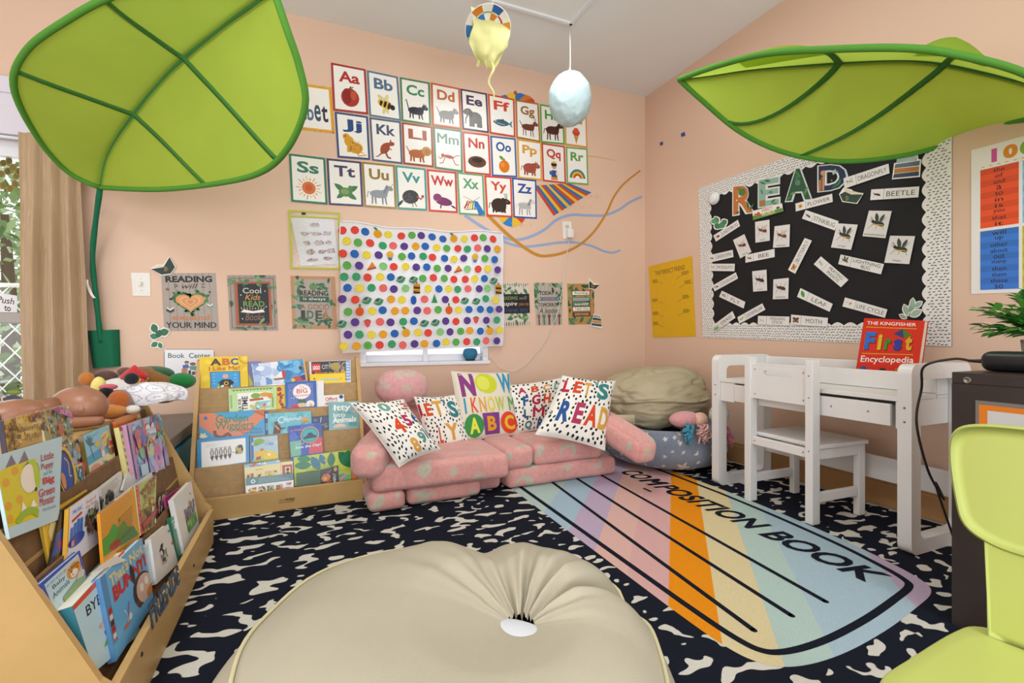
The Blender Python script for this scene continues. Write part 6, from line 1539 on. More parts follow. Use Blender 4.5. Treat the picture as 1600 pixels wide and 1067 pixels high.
lb(1, .012, z2b, ((505, 250), (572, 236), (670, 770), (612, 790)), .012, lambda A: (A.rect(.35, .1, .7, 1, '#c9c46a'), A.lines(.1, .12, .34, .9, 6, '#6a8a3a', rk), A.blobs(.0, 0, 1, .12, ['#2a2a2c', '#e6e0da', '#b5302a'], 10, .1, .2, rk), A.rect(.72, .1, .98, 1, '#3a6a3c')), 'narrow yellow spined book left of the pony book', '#d9d08a')
def c_pony(A):
    A.blobs(.02, .02, .98, .98, ['#8fb5d9', '#b58ac4', '#7aa3cf', '#d98ab0', '#a8c4e0', '#c9a8d6', '#8fc49a'], 60, .04, .09, rk)
    A.rect(0, 0, .07, 1, '#c98ab5'); heart(A, .6, .3, .19, '#b5304a'); heart(A, .6, .3, .17, '#efe6ee'); A.text('MY LITTLE', .48, .2, .72, .25, '#7a4a9a', 0).text('Pony', .47, .27, .73, .4, '#4a4a8a', .01)
    A.blobs(.75, .05, .98, .5, ['#4f8ad0', '#e0a83a', '#5fae5a', '#c9522f', '#8fc4e0'], 22, .03, .06, rk); A.blobs(.12, .2, .4, .5, ['#c95a6a', '#d98a5a', '#7a4ab0', '#5f7fd0'], 14, .04, .08, rk)
    A.poly([(.36, .52), (.8, .4), (.84, .98), (.36, .98)], '#a8a0d6'); A.blobs(.4, .5, .8, .95, ['#b5b5e0', '#d9a8d0', '#9ac4e0', '#c9e0b0'], 18, .04, .08, rk).ell(.66, .72, .12, .2, '#d97ab5').ell(.66, .76, .03, .05, '#2a2a5a').ring(.5, .62, .14, .03, '#e0b04a', a0=3, a1=6).rect(.1, .78, .3, .98, '#c4d6ea').rect(.86, .6, .99, .95, '#9a7ab5')
lb(1, .022, z2b, ((580, 225), (930, 100), (1015, 680), (680, 790)), .012, c_pony, 'pastel blue and pink pony picture book at the far end of the left display', '#a8c0dc', spine='#c490b0')
lb(1, .006, z3c, ((15, 560), (400, 330), (420, 700), (110, 1010)), .004, lambda A: A.rect(0, 0, .08, 1, '#8a8578'), 'yellow paper booklet with a grey edge leaning at the left of the second tier', '#d9b545')
lb(1, .014, z3c, ((55, 560), (540, 245), (560, 640), (130, 1000)), .004, lambda A: (A.blobs(.05, .05, .4, .95, ['#e3c46a', '#d3a53a', '#e9d08a'], 14, .04, .12, rk)), 'curled bright yellow magazine in front of the yellow booklet', '#dcae3c')
lb(1, .021, z3c, ((262, 470), (590, 245), (600, 640), (140, 1020)), .004, lambda A: (A.poly([(0, .5), (.35, .45), (.4, 1), (0, 1)], '#2a4a9a'), A.text('BIG', .12, .66, .34, .86, '#b5302a', .02, 0, -.6), A.blobs(.1, .05, .9, .4, ['#3a2f24', '#2a2622'], 8, .04, .1, rk)), 'dark covered magazine with red letters behind the hand book', '#33281f')
def c_hand(A):
    A.rect(0, 0, .03, 1, '#e0a83a'); A.text('Power of', .56, .1, .92, .2, '#c98a4a', .02).text('the Stage', .54, .22, .94, .32, '#c98a4a', .02).text('MUSIC', .12, .12, .44, .22, '#5a8ad0', .02).stroke([(.1, .36), (.42, .3)], .04, '#b5302f')
    for x, y in ((.1, .5), (.2, .44), (.3, .4), (.4, .42)): A.stroke([(x, .85), (x + .01, y)], .085, '#2f6fc0')
    A.ell(.26, .84, .25, .14, '#2f52a8').blobs(.55, .36, .95, .95, ['#3a3a34', '#6a7a4a', '#8a6a5a', '#2a2a2c', '#a8a8b0', '#5a4a44'], 40, .03, .07, rk).ell(.7, .46, .07, .06, '#8a9a5f').rect(.06, .8, .14, .92, '#d99a8a')
lb(1, .030, z3c, ((340, 460), (662, 236), (672, 690), (318, 955)), .007, c_hand, 'white book with a big blue hand in the second row of the left display', '#dcdcea', spine='#dba63c', ext=.03)
def c_bw(A): A.lines(.1, .1, .95, .6, 9, '#8a857c', rk, .3).blobs(.0, .55, .5, .98, ['#2a2a2a', '#5a5a58', '#8a8a86'], 16, .04, .1, rk)
lb(1, .012, z3c, ((665, 240), (925, 40), (950, 250), (690, 480)), .006, c_bw, 'open white book with black line drawings in the second row', '#dedad2')
lb(1, .020, z3c, ((930, 250), (985, 60), (1080, 100), (1040, 300)), .004, None, 'crumpled white page sticking up behind the orange book', '#dfddd9', name='loose_page', cat='page')
# open book: orange back cover, pink spine, green WE'RE A GO front
def c_orange(A):
    A.lines(.3, .12, .95, .28, 3, '#b5702a', rk, .12); A.poly([(0, .62), (.16, .58), (.3, .42), (.42, .58), (.6, .52), (.68, .7), (.85, .75), (.98, .98), (0, 1)], '#4a9a3a'); A.poly([(.5, .8), (.85, .76), (.98, 1), (.4, 1)], '#3f7f55'); A.ell(.3, .9, .15, .1, '#a8342f').poly([(.42, .46), (.46, .38), (.5, .46)], '#3f7f3a')
    for i in range(9): A.stroke([(.45 - i * .02, .42 + i * .06), (.88 - i * .01, .33 + i * .06)], .008, '#7a5a1f')
zr = z4c
lb(2, .036, z1c, ((735, 1220), (985, 940), (1040, 1310), (775, 1590)), .006, None, 'x') if 0 else None
ob = lb(2, .030, crop(0, 640, .2128), ((735, 762), (985, 575), (1022, 915), (760, 1080)), .006, c_orange, 'orange backed open book with a green tree and a pink spine in the third row', '#dc9222', ext=.03)
pl0, pn0 = left.plane(2, .031)
def xq(*p): return [hit(x, y, pl0, pn0) for x, y in p]
def c_wego(A):
    A.rect(.0, 0, .13, 1, '#d92f74'); [A.ell(.065, .06 + .1 * i, .018, None, '#e9a03a') for i in range(10)]
    A.rect(.13, .53, 1, 1, '#8a6a3a'); A.blobs(.15, .55, .98, .98, ['#b5853a', '#6a3f2c', '#c9562f', '#d9c09a', '#4a5a3a', '#e3dcc9'], 34, .03, .07, rk)
    A.poly([(.13, .8), (1, .66), (1, .76), (.13, .9)], '#b5302a')
    A.text("WE'RE", .16, .03, .96, .16, '#9a3a24', .03, 0, -.3).text('A GO!', .28, .17, .9, .3, '#9a3a24', .03, 0, -.3).text('CONSTRUCTION', .18, .34, .88, .41, '#9a5a2a', .01, 0, -.3).ell(.72, .46, .13, .08, '#b5702f').ell(.72, .47, .06, .04, '#d9b58a')
q = xq(*z4c((195, 200), (420, 95), (405, 610), (255, 715)))
card('front_cover', q, c_wego, 'green front cover of the open book with red lettering', None, '#b5bd6a', th=.003, off=.001, m=GLOSS, parent=ob)
for o_ in range(3):
    qq = xq(*z4c((20 + o_ * 30, 330 - o_ * 25), (400 + o_ * 8, 45 + o_ * 12), (420 + o_ * 8, 100), (60 + o_ * 30, 380)))
    card('page_leaf', [p - pn0 * (.006 + .003 * o_) for p in qq], None, None, None, ['#dedad0', '#8a3a34', '#d6d0c6'][o_], th=.001, off=0, parent=ob)
lb(2, .012, z4c, ((415, 345), (545, 235), (560, 470), (435, 600)), .006, lambda A: A.blobs(.02, .02, .98, .98, ['#3a5a34', '#8a3a34', '#5a4a44', '#c98a8a', '#2a2a28', '#a8b0a8'], 40, .05, .12, rk), 'dark busy patterned book between the WE’RE A GO and magenta books'.replace('’', "'"), '#3a3230')
lb(2, .020, z4c, ((520, 320), (680, 200), (640, 400), (548, 475)), .006, lambda A: (A.text('Hello', .2, .4, .6, .6, '#e6c4d6', .01, 0, -.5), A.rect(.2, .7, .7, .95, '#7a5a5a')), 'magenta book tucked behind the white picture book at the far end', '#b5307a')
def c_tiger(A):
    A.rect(.0, .0, 1, 1, '#2f52b0').poly([(.06, .1), (.93, .06), (.95, 1), (.05, 1)], '#bcd4dc'); A.text('MY FIRST BOOK OF', .08, .17, .55, .25, '#3a6a86', 0, 0, 0).text('Baby', .18, .3, .5, .45, '#2f5a6a', .01).text('Animals', .12, .5, .56, .66, '#2f5a6a', .01)
    A.ell(.74, .42, .2, .24, '#d98f35').ell(.6, .24, .06, .07, '#d9b59a').ell(.88, .22, .06, .07, '#d9b59a').ell(.72, .5, .1, .12, '#e9e0d0').ell(.68, .52, .03, .03, '#c98a86')
    for i in range(8): A.stroke([(.6 + i * .04, .24 + .02 * (i % 2)), (.62 + i * .035, .34)], .012, '#3a2a1c')
    for x in (.66, .82): A.ell(x, .4, .022, .028, '#3a4a2c')
    A.ell(.85, .72, .12, .14, '#c9c4b5').poly([(.3, .85), (.7, .75), (.95, .85), (.95, 1), (.3, 1)], '#7a9a6a')
lb(2, .016, z5c, ((15, 385), (345, 105), (402, 330), (120, 640)), .010, c_tiger, 'blue edged Baby Animals board book with a tiger in the front row', '#2f52b0', ext=.03)
lb(3, .028, z5c, ((430, 300), (640, 150), (735, 185), (600, 240)), .002, None, 'torn white page folded over above the bunny book', '#e3e0d6', ext=.004, name='loose_page', cat='page', pages='#e3e0d6')
def c_bye(A):
    A.poly([(0, 0), (1, 0), (1, .085), (0, .085)], '#d9522f'); A.text('BYE-BYE', .14, .2, .74, .36, '#232a2f', .012, .1); A.text('TIME', .78, .2, .98, .36, '#232a2f', .012, .1)
    A.poly([(.25, 1.0), (.38, .84), (.6, .78), (.75, .7), (1, .8), (1, 1)], '#6fae2f')
    A.ell(.66, .52, .11, .1, '#7a4030').ell(.6, .42, .12, .07, '#2f1f1c').ell(.56, .36, .05, .04, '#2f1f1c').poly([(.6, .66), (.72, .62), (.76, .95), (.6, .98)], '#c9352f').poly([(.52, .8), (.62, .64), (.66, .98), (.5, 1)], '#7ab52f').poly([(.72, .62), (.84, .66), (.82, .9), (.76, .92)], '#7ab52f')
    A.ell(.44, .62, .1, .085, '#e0b090').poly([(.34, .58), (.4, .48), (.52, .52), (.5, .58)], '#c9952f').poly([(.32, .78), (.52, .74), (.56, .98), (.36, 1)], '#5a4a7a').ell(.3, .66, .035, .04, '#e0b090').ell(.7, .5, .015, .015, '#2a1a18').ell(.46, .61, .012, .012, '#3a2a1c').stroke([(.43, .66), (.47, .66)], .01, '#8a4a3a')
lb(3, .016, z5c, ((283, 570), (712, 100), (830, 690), (428, 1010)), .030, c_bye, 'light blue BYE-BYE TIME book with two waving children in the front row', '#bfdce6', spine='#3f7f8f', ext=.03)
def c_bun(A):
    A.rect(0, 0, .1, 1, '#5a8fc0'); A.rect(.02, .48, .09, .96, '#8a6a7a')
    for i in range(5): A.rect(.025, .5 + i * .09, .085, .57 + i * .09, ['#b5302a', '#e3d9c9', '#5a3a2c'][i % 3])
    A.text("That's", .14, .08, .56, .26, '#e3d09a', .035).text('Not', .6, .07, .95, .23, '#e3d09a', .035).text('BUNNY!', .16, .27, .98, .5, '#c92f2a', .05)
    A.ell(.8, .8, .26, .3, '#4a342f', .2).ell(.84, .8, .22, .24, '#d9b5a8', .2).ell(.76, .74, .05, .07, '#efe9d9', .3).ell(.9, .72, .05, .07, '#efe9d9', .3).leaf(.62, .58, .2, -1.7, '#33282a', .5).ell(.95, .95, .1, .1, '#d97a3a')
    A.stroke(smooth([(.3, .74), (.34, .84), (.33, .95)], 4), .012, '#dfe6ea').stroke(smooth([(.42, .7), (.38, .82), (.34, .9)], 4), .012, '#b5475a').ell(.4, .92, .04, .05, '#dfe6ea').ell(.3, 1, .07, .05, '#d9602a')
lb(3, .024, z5c, ((515, 335), (862, 0), (948, 440), (628, 905)), .014, c_bun, "sky blue That's Not BUNNY! book in the front row", '#6cb2e0', spine='#5a8fc0', ext=.03)
lb(3, .012, z4c, ((300, 840), (372, 762), (400, 1060), (330, 1100)), .010, None, 'pale blue slim book just right of the bunny book', '#b9cfda', ext=.03)
def c_cow(A):
    A.poly([(.28, .55), (.42, .38), (.5, .46), (.44, .62)], '#2f2a28').blobs(.3, .6, .6, .98, ['#2a2a2a', '#dcdad6', '#8a8a8a'], 26, .02, .05, rk).ell(.46, .42, .03, .05, '#2a2624', -.4).ell(.95, .6, .03, .06, '#c9352f').ell(.92, .2, .04, .03, '#3f62b0')
    A.lines(.3, .7, .55, .98, 5, '#4a4a48', rk, .3)
lb(3, .018, z4c, ((372, 740), (552, 590), (632, 905), (420, 1090)), .014, c_cow, 'white book with a small black and white animal in the front row', '#e0dedd', ext=.03)
lb(3, .014, z4c, ((580, 532), (640, 480), (690, 800), (640, 872)), .012, lambda A: (A.rect(.0, .1, 1, .16, '#8fc4a8'), A.rect(.3, .2, .6, .4, '#cfe0d6')), 'slim dark green book left of the white picture book at the far end', '#2f7a5f', ext=.03)
def c_white(A):
    A.ell(.82, .24, .03, .02, '#5a4a4a'); A.rect(.36, .44, .92, .96, '#7fa8a0'); A.blobs(.38, .46, .9, .7, ['#d9933a', '#8a6a8a', '#c97a5a', '#5a6a8a', '#e0c4b0', '#4f7a8a'], 22, .04, .08, rk).rect(.36, .74, .92, .96, '#5fa87a'); A.blobs(.38, .72, .9, .95, ['#6fb56a', '#4f9a5a', '#8fc46a'], 14, .03, .06, rk)
lb(3, .022, z4c, ((605, 335), (792, 140), (868, 560), (705, 800)), .014, c_white, 'white picture book with a square farm scene, far end of the front row', '#e6e4e2', ext=.03)
# ---------------------------------------------------------------- fleece furniture
def stamps(size, n, rn, r0, r1, kinds='smo'):
    out = []
    for _ in range(n * 30):
        ax = rn.choice((0, 1, 2)); sg = rn.choice((-1, 1)); o = [k for k in range(3) if k != ax]
        p = (rn.uniform(-1, 1) * size[o[0]] / 2, rn.uniform(-1, 1) * size[o[1]] / 2); r = rn.uniform(r0, r1)
        if all(ax != q[0] or sg != q[1] or math.hypot(p[0] - q[2][0], p[1] - q[2][1]) > (r + q[3]) * 1.35 for q in out): out.append((ax, sg, p, r, rn.choice(kinds), rn.uniform(0, 6.28)))
        if len(out) >= n: break
    return out
def inside(k, x, y, r, a):
    d = math.hypot(x, y)
    if k == 'o': return d < r * .6
    if k == 'm': return d < r and math.hypot(x - r * .42 * math.cos(a), y - r * .42 * math.sin(a)) > r * .72
    th = (math.atan2(y, x) - a) % (2 * PI / 5)
    e = abs(th - PI / 5) / (PI / 5)
    return d < r * (.42 + .58 * e ** 1.4)
def padded(mb, c, size, M=None, r=.04, bulge=.012, step=.008, base='#cf9a98', mark='#c9bfb0', st=(), tone=.05, sq=None):
    """soft rounded block with a pattern of stars and moons in its fleece"""
    c = V(c); lb, lm = V(lin(base)), V(lin(mark))
    hx = [d / 2 for d in size]
    for ax in range(3):
        o = [k for k in range(3) if k != ax]
        nu, nv = max(4, int(size[o[0]] / step)), max(4, int(size[o[1]] / step))
        for sg in (-1, 1):
            def P(u, v, ax=ax, o=o, sg=sg):
                q = [0, 0, 0]; q[ax] = hx[ax] * sg; q[o[0]] = (2 * u - 1) * hx[o[0]]; q[o[1]] = (2 * v - 1) * hx[o[1]]
                inn = V([max(-(h - r), min(h - r, x)) for x, h in zip(q, hx)])
                d = V(q) - inn
                d = d.normalized() if d.length > 1e-9 else V()
                p = inn + d * r
                a, b = 1 - (2 * u - 1) ** 2, 1 - (2 * v - 1) ** 2
                p[ax] += sg * bulge * (a * b) ** .6
                return p
            pts = [[P(i / nu, j / nv) for i in range(nu + 1)] for j in range(nv + 1)]
            cols = []
            for row in pts:
                cr_ = []
                for p in row:
                    m = 0
                    for (a2, s2, q, rr, k, an) in st:
                        if a2 == ax and s2 == sg:
                            w_ = .006 * noise.noise(p * 60)
                            if inside(k, p[o[0]] - q[0] + w_, p[o[1]] - q[1] - w_, rr, an): m = 1
                    f = 1 + tone * noise.noise((p + c) * 14)
                    cr_.append((lb.lerp(lm, m * .95)) * f)
                cols.append(cr_)
            for row in pts:
                for p in row: p += V((noise.noise(p * 9 + c), noise.noise(p * 9 + c + V((3, 3, 3))), noise.noise(p * 9 + c + V((7, 1, 5))))) * .0032
            base_i = len(mb.v)
            for row in pts:
                for p in row: mb.v.append(c + (M @ p if M else p))
            w2 = nu + 1
            fl_ = (sg > 0) == (ax != 1)
            for j in range(nv):
                for i in range(nu):
                    ids = [(j, i), (j, i + 1), (j + 1, i + 1), (j + 1, i)]
                    if not fl_: ids = ids[::-1]
                    mb.f.append([base_i + a * w2 + b for a, b in ids]); mb.c.append([tuple(cols[a][b]) for a, b in ids]); mb.sm.append(True)
    return mb
rf = random.Random(19)
sofa = thing('kids_sofa', (.95, 2.5, 0), 'low pink plush kids sofa printed with grey moons and stars under the window', 'sofa')
PK = dict(base='#dd9f98', mark='#c2bca9', bulge=.004, tone=.09)
def block(nm, lo, hi, rz=0, n=7, r=.026, r0=.026, r1=.055, **k):
    lo, hi = V(lo), V(hi); size = hi - lo; c = (lo + hi) / 2
    M = Matrix.Rotation(rz, 3, 'Z')
    return link(nm, padded(MB(), c, size, M, r=r, st=stamps(size, int(n * 1.25), rf, r0, r1), **{**PK, **k}), PLUSH, sofa)
block('base_block', (.245, 2.165, .004), (.405, 2.70, .085), 0, 8)
block('base_block', (.410, 2.195, .004), (.765, 2.72, .085), .03, 10)
block('base_block', (.770, 2.27, .004), (.905, 2.72, .085), 0, 4)
block('base_block', (.915, 2.245, .004), (1.585, 2.74, .098), .035, 14, r=.026)
block('seat_cushion', (.262, 2.155, .088), (.900, 2.70, .205), .0, 26, r=.028)
block('seat_cushion', (.905, 2.235, .100), (1.070, 2.72, .208), .02, 9, r=.03)
block('seat_cushion', (1.075, 2.255, .100), (1.50, 2.74, .210), .03, 14, r=.03)
block('backrest', (.27, 2.735, .02), (1.52, 2.90, .375), 0, 26, r=.06, r0=.03)
def bolster(nm, a, b, r, n):
    a, b = V(a), V(b); d = b - a; l = d.length
    x = d.normalized(); z = V((0, 0, 1)); z = (z - x * z.dot(x)).normalized(); y = z.cross(x)
    M = Matrix((x, y, z)).transposed()
    size = V((l, 2 * r, 2 * r))
    link(nm, padded(MB(), (a + b) / 2, size, M, r=r * .62, st=stamps(size, n, rf, .022, .045), **{**PK, 'bulge': .012}), PLUSH, sofa)
bolster('arm_bolster', at(570, 727, 2.05), at(618, 664, 2.62), .068, 10)
bolster('arm_bolster', at(1013, 708, 2.36), at(934, 655, 2.72), .062, 10)

def nz3(p, s): return V((noise.noise(p * s), noise.noise(p * s + V((9, 2, 4))), noise.noise(p * s + V((1, 8, 5)))))
def pillow(quad, th, art, label, base='#e8e3da', m=CLOTHP, pinch=.07, seed=0, name='throw_pillow', flop=0):
    q = [V(p) for p in quad]; n = -((q[1] - q[0]).cross(q[3] - q[0])).normalized()
    cen = (q[0] + q[1] + q[2] + q[3]) / 4
    def surf(u, v, h, sg=1):
        a, b = 2 * u - 1, 2 * v - 1
        a2, b2 = a * (1 - pinch * (1 - b * b) * abs(a)), b * (1 - pinch * (1 - a * a) * abs(b))
        uu, vv = (a2 + 1) / 2, (b2 + 1) / 2
        p = (q[0] * (1 - uu) + q[1] * uu) * (1 - vv) + (q[3] * (1 - uu) + q[2] * uu) * vv
        prof = max(0, (1 - a * a) * (1 - b * b)) ** .42
        wr = .004 * noise.noise(V((u * 5 + seed, v * 5, seed))) + .0025 * math.sin(9 * (u + v) + seed) * (1 - prof)
        return p + n * (sg * (th / 2) * prof + wr * prof + h)
    r = thing(name, (q[2] + q[3]) / 2, label, 'pillow', 'pillows on the pink sofa')
    sz = (((q[1] - q[0]).length + (q[2] - q[3]).length) / 2, ((q[3] - q[0]).length + (q[2] - q[1]).length) / 2)
    A = Art(fn=lambda u, v, h: surf(u, v, h), size=sz, eps=.00035, maxe=.022)
    A.mb.grid(lambda u, v: surf(u, v, 0), 34, 34, base)
    A.mb.grid(lambda u, v: surf(1 - u, v, 0, -1), 20, 20, base)
    if art: art(A)
    cv_ = link('cover', A.mb, m, r)
    edge = [surf(i / 20, 0, 0) for i in range(20)] + [surf(1, i / 20, 0) for i in range(20)] + [surf(1 - i / 20, 1, 0) for i in range(20)] + [surf(0, 1 - i / 20, 0) for i in range(20)]
    link('seam', MB().tube(edge, .0022, 5, closed=True), mat('pillow_seam', '#d9d3c8', .8, .1), cv_)
    return r
def dots(A, keep, rn, n=150, r0=.02, r1=.03):
    pts = []
    for _ in range(n * 8):
        u, v = rn.uniform(.03, .97), rn.uniform(.03, .97)
        if any(a - .015 < u < c + .015 and b - .015 < v < d + .015 for a, b, c, d in keep): continue
        if all(math.hypot(u - x, v - y) > .062 for x, y in pts): pts.append((u, v))
        if len(pts) >= n: break
    for u, v in pts: A.ell(u, v, rn.uniform(r0, r1) * .72, rn.uniform(r0, r1), '#24292f', rn.uniform(-.5, .5), n=7); A.n -= 1
    A.n += 1
def letters(L):
    def f(A):
        keep = [(a, b, c, d) for _, a, b, c, d, _ in L]
        dots(A, keep, rf)
        for st, a, b, c, d, col in L: A.text(st, a, b, c, d, col, .045); A.n -= 1
        A.n += 1
    return f
def quadp(pts, anchor, t, n):
    p0 = at(*anchor, t); n = V(n).normalized()
    return [hit(x, y, p0, n) for x, y in pts]
zp = crop(520, 560, .2437); zr_ = crop(800, 560, .225)
pillow(quadp(zp((520, 245), (790, 232), (895, 565), (610, 590)), (690, 702), 2.56, (.15, -.85, .42)), .10, letters([('L', .0, .16, .08, .42, '#b5303a'), ('E', .1, .16, .24, .42, '#c9502f'), ('T', .28, .12, .5, .42, '#cf9a4a'), ("'", .54, .1, .6, .2, '#3f7a86'), ('S', .62, .14, .86, .48, '#3a7a80'), ('L', .26, .64, .34, .95, '#c9502f'), ('Y', .42, .58, .72, .9, '#cf9a4a')]), "black dotted white pillow with T'S lettering, second from the left on the sofa", seed=2)
pillow(quadp(zp((108, 283), (452, 262), (692, 582), (425, 698)), (624, 730), 2.08, (.05, -.86, .45)), .12, letters([('0', .36, .06, .56, .24, '#6a9a90'), ('3', .80, .1, .98, .24, '#b5404a'), ('4', .36, .38, .54, .62, '#cf4a2c'), ('5', .6, .34, .76, .54, '#a8305a'), ('6', .82, .3, .98, .5, '#2f5a8a'), ('8', .44, .72, .6, .96, '#cf9a4a'), ('9', .66, .66, .82, .86, '#5f8a7a'), ('10', .85, .6, 1, .8, '#2f5a7a')]), 'black dotted white pillow printed with big coloured numbers at the left end of the sofa', seed=1)
def c_now(A):
    A.text('N', .08, .04, .32, .4, '#84407c', .06).ell(.52, .2, .19, .17, '#c4c934').text('W', .74, .02, 1.0, .36, '#3f8fb0', .04)
    A.ell(.47, .2, .11, .12, '#d3d65a')
    for i, (ch, x0, x1) in enumerate((('I', .09, .12), ('K', .2, .31), ('N', .34, .45), ('O', .48, .6), ('W', .62, .78), ('M', .86, 1.0))): A.text(ch, x0, .42, x1, .64, ['#3f8fb0', '#d9502f', '#d99a3a', '#d9c92f', '#b5bd2f', '#5aa05a'][i], .012)
    A.ell(.21, .82, .16, .165, '#3f8a4a').text('A', .13, .71, .3, .93, '#d9d94a', .04).poly([(.36, .66), (.65, .66), (.63, .97), (.38, .97)], '#7a3f7f').text('B', .43, .71, .58, .92, '#d9952f', .04).ell(.82, .82, .16, .165, '#d9452f').text('C', .73, .71, .92, .93, '#d9b53a', .04)
pillow(quadp(zp((758, 82), (1128, 92), (1196, 486), (828, 535)), (735, 689), 2.66, (0, -.88, .36)), .10, c_now, 'cream linen pillow reading NOW I KNOW MY ABC in the middle of the sofa', '#d9d0bd', pinch=.03, seed=3)
pillow(quadp(zr_((-75, 190), (372, 128), (280, 500), (0, 528)), (812, 678), 2.80, (-.05, -.88, .34)), .09, letters([('A', .2, .1, .34, .24, '#b5305a'), ('B', .42, .1, .55, .24, '#c9502f'), ('C', .62, .1, .74, .24, '#cf9a4a'), ('D', .82, .1, .94, .24, '#6a9a8a'), ('F', .26, .3, .36, .5, '#2f5a8a'), ('G', .42, .3, .58, .5, '#a8304a'), ('H', .64, .3, .78, .5, '#cf4a2c'), ('L', .26, .56, .36, .74, '#2f5a7a'), ('M', .44, .54, .68, .74, '#a8304a'), ('Q', .28, .8, .44, .98, '#3f7a7a'), ('R', .56, .78, .7, .97, '#2f5a8a')]), 'black dotted white alphabet pillow tucked between the NOW and READ pillows', seed=4)
pillow(quadp(zr_((352, 118), (718, 156), (645, 640), (160, 528)), (945, 703), 2.50, (-.1, -.85, .42)), .12, letters([('L', .06, .1, .18, .32, '#b5304a'), ('E', .24, .1, .38, .32, '#cf4a2c'), ('T', .42, .1, .54, .34, '#cf9a4a'), ("'", .6, .06, .66, .14, '#6a9a90'), ('S', .66, .08, .88, .36, '#3a8080'), ('R', .14, .46, .32, .78, '#2f5590'), ('E', .38, .46, .52, .78, '#a83a5a'), ('A', .56, .46, .76, .78, '#cf4a2c'), ('D', .79, .46, .97, .78, '#cf9a4a')]), "black dotted white LET'S READ pillow at the right end of the sofa", seed=5)
# round pink pillow on the backrest
c = at(628, 604, 2.72)
rpil = MB(); st_ = [(rf.uniform(0, 6.28), rf.uniform(.3, 2.6), rf.uniform(.02, .04), rf.choice('smo')) for _ in range(9)]
lb_, lm_ = V(lin('#dba3a3')), V(lin('#c8bcab'))
n_, m_ = 72, 48
vs, cs = [], []
for j in range(m_ + 1):
    ph = PI * j / m_
    for i in range(n_):
        th = 2 * PI * i / n_
        d = V((math.sin(ph) * math.cos(th), math.sin(ph) * math.sin(th), math.cos(ph)))
        k = (abs(d.x) ** 2.4 + abs(d.y) ** 2.4 + abs(d.z) ** 2.4) ** (-1 / 2.4) * (1 + .03 * noise.noise(d * 3))
        p = V((d.x * .146 * k, d.y * .085 * k, d.z * .098 * k)); vs.append(c + p)
        m1 = any(inside(kk, p.x - .14 * math.cos(t0) * math.sin(p0_), p.z - .095 * math.cos(p0_), rr, t0) for t0, p0_, rr, kk in st_)
        cs.append(tuple(lb_.lerp(lm_, .8 * m1)))
for j in range(m_):
    for i in range(n_):
        ids = [j * n_ + i, (j + 1) * n_ + i, (j + 1) * n_ + (i + 1) % n_, j * n_ + (i + 1) % n_]
        rpil.f.append(ids); rpil.c.append([cs[q] for q in ids]); rpil.sm.append(True)
rpil.v = vs
tag(link('round_pillow', rpil, PLUSH), 'round pink plush pillow resting on the back of the sofa against the window wall', 'pillow')

# ---------------------------------------------------------------- beanbags
KH = mat('khaki_cotton', '#b4a88b', .85, .12, bump=.12, bscale=350, vary=.05, vscale=5)
CRM = mat('cream_cotton', '#b1a995', .88, .12, bump=.1, bscale=350, vary=.04, vscale=4)
PIPE = mat('cream_piping', '#c9c19a', .8, .1)
bag = thing('beanbag_chair', (.27, .95, 0), 'large cream beanbag flopped on the rug in the foreground', 'beanbag')
BC_, BD = V((.275, .955, 0)), V((.392, .885, 0))
def outline_r(a):
    """floor outline of the bag from its centre"""
    r = .462 + .012 * math.sin(2 * a + .6) + .008 * math.sin(5 * a)
    r += .062 * math.exp(-((a - 2.2) / .46) ** 2)
    for a0, w_, dp in ((-.12, .09, .03), (1.12, .2, .045)):
        dd = (a - a0 + PI) % (2 * PI) - PI; r -= dp * math.exp(-(dd / w_) ** 2)
    return r
def far_(a): return max(0, math.cos(a - .95)) ** 1.2
def bagpt(a, s):
    """a: angle round the dimple; s: 0 at the dimple, 1 at seam, 2 at the floor"""
    d = V((math.cos(a), math.sin(a), 0))
    # distance from dimple to outline along d
    lo, hi = 0, 1.2
    for _ in range(18):
        m = (lo + hi) / 2; p = BD + d * m - BC_
        if p.length < outline_r(math.atan2(p.y, p.x)): lo = m
        else: hi = m
    R = lo
    lf = max(0, math.cos(a - 2.5)); z1 = .147 + .012 * far_(a) + .03 * lf
    # folds only on the far and right side of the dimple
    far = far_(a)
    if s <= 1:
        k = s ** .9
        p = BD + d * (.03 + (R * .88 - .03) * k)
        z0_ = .196 + (.024 + .040 * far + .018 * lf) * min(1, (s / .36)) ** .75; z = z0_ - (.220 + .040 * far + .018 * lf - z1) * max(0, (s - .36) / .64) ** 2.3
        fo = far * (math.sin(a * 17 + 2.5 * s) + .6 * math.sin(a * 29 + 1)) * .0095 * math.exp(-((s - .2) / .34) ** 2)
        aw = (a + PI) % (2 * PI) - PI; cr = .078 * math.exp(-(((aw - .16) / .085) ** 2)) * (s ** .5) * .9 + .034 * math.exp(-(((aw - 1.5) / .16) ** 2)) * s ** .4
        z += fo - cr
    else:
        q = s - 1
        out = .12 * R * math.sin(PI * min(q, 1) * .62) / math.sin(PI * .62) * 1.0
        p = BD + d * (R * .88 + out * (1 if q < .75 else 1 - .25 * (q - .75) / .25))
        z = z1 * (1 - q) + .002
        aw = (a + PI) % (2 * PI) - PI; z -= (.07 * math.exp(-(((aw - .16) / .085) ** 2)) + .034 * math.exp(-(((aw - 1.5) / .16) ** 2))) * (1 - q)
    w_ = nz3(V((p.x, p.y, z)), 5) * .008
    return V((p.x, p.y, max(.002, z + w_.z))) + V((w_.x, w_.y, 0)) * (1 if s > .1 else 0)
link('bag_cover', MB().grid(lambda u, v: bagpt(2 * PI * u, 2 * v), 220, 70, wrapu=True), CRM, bag)
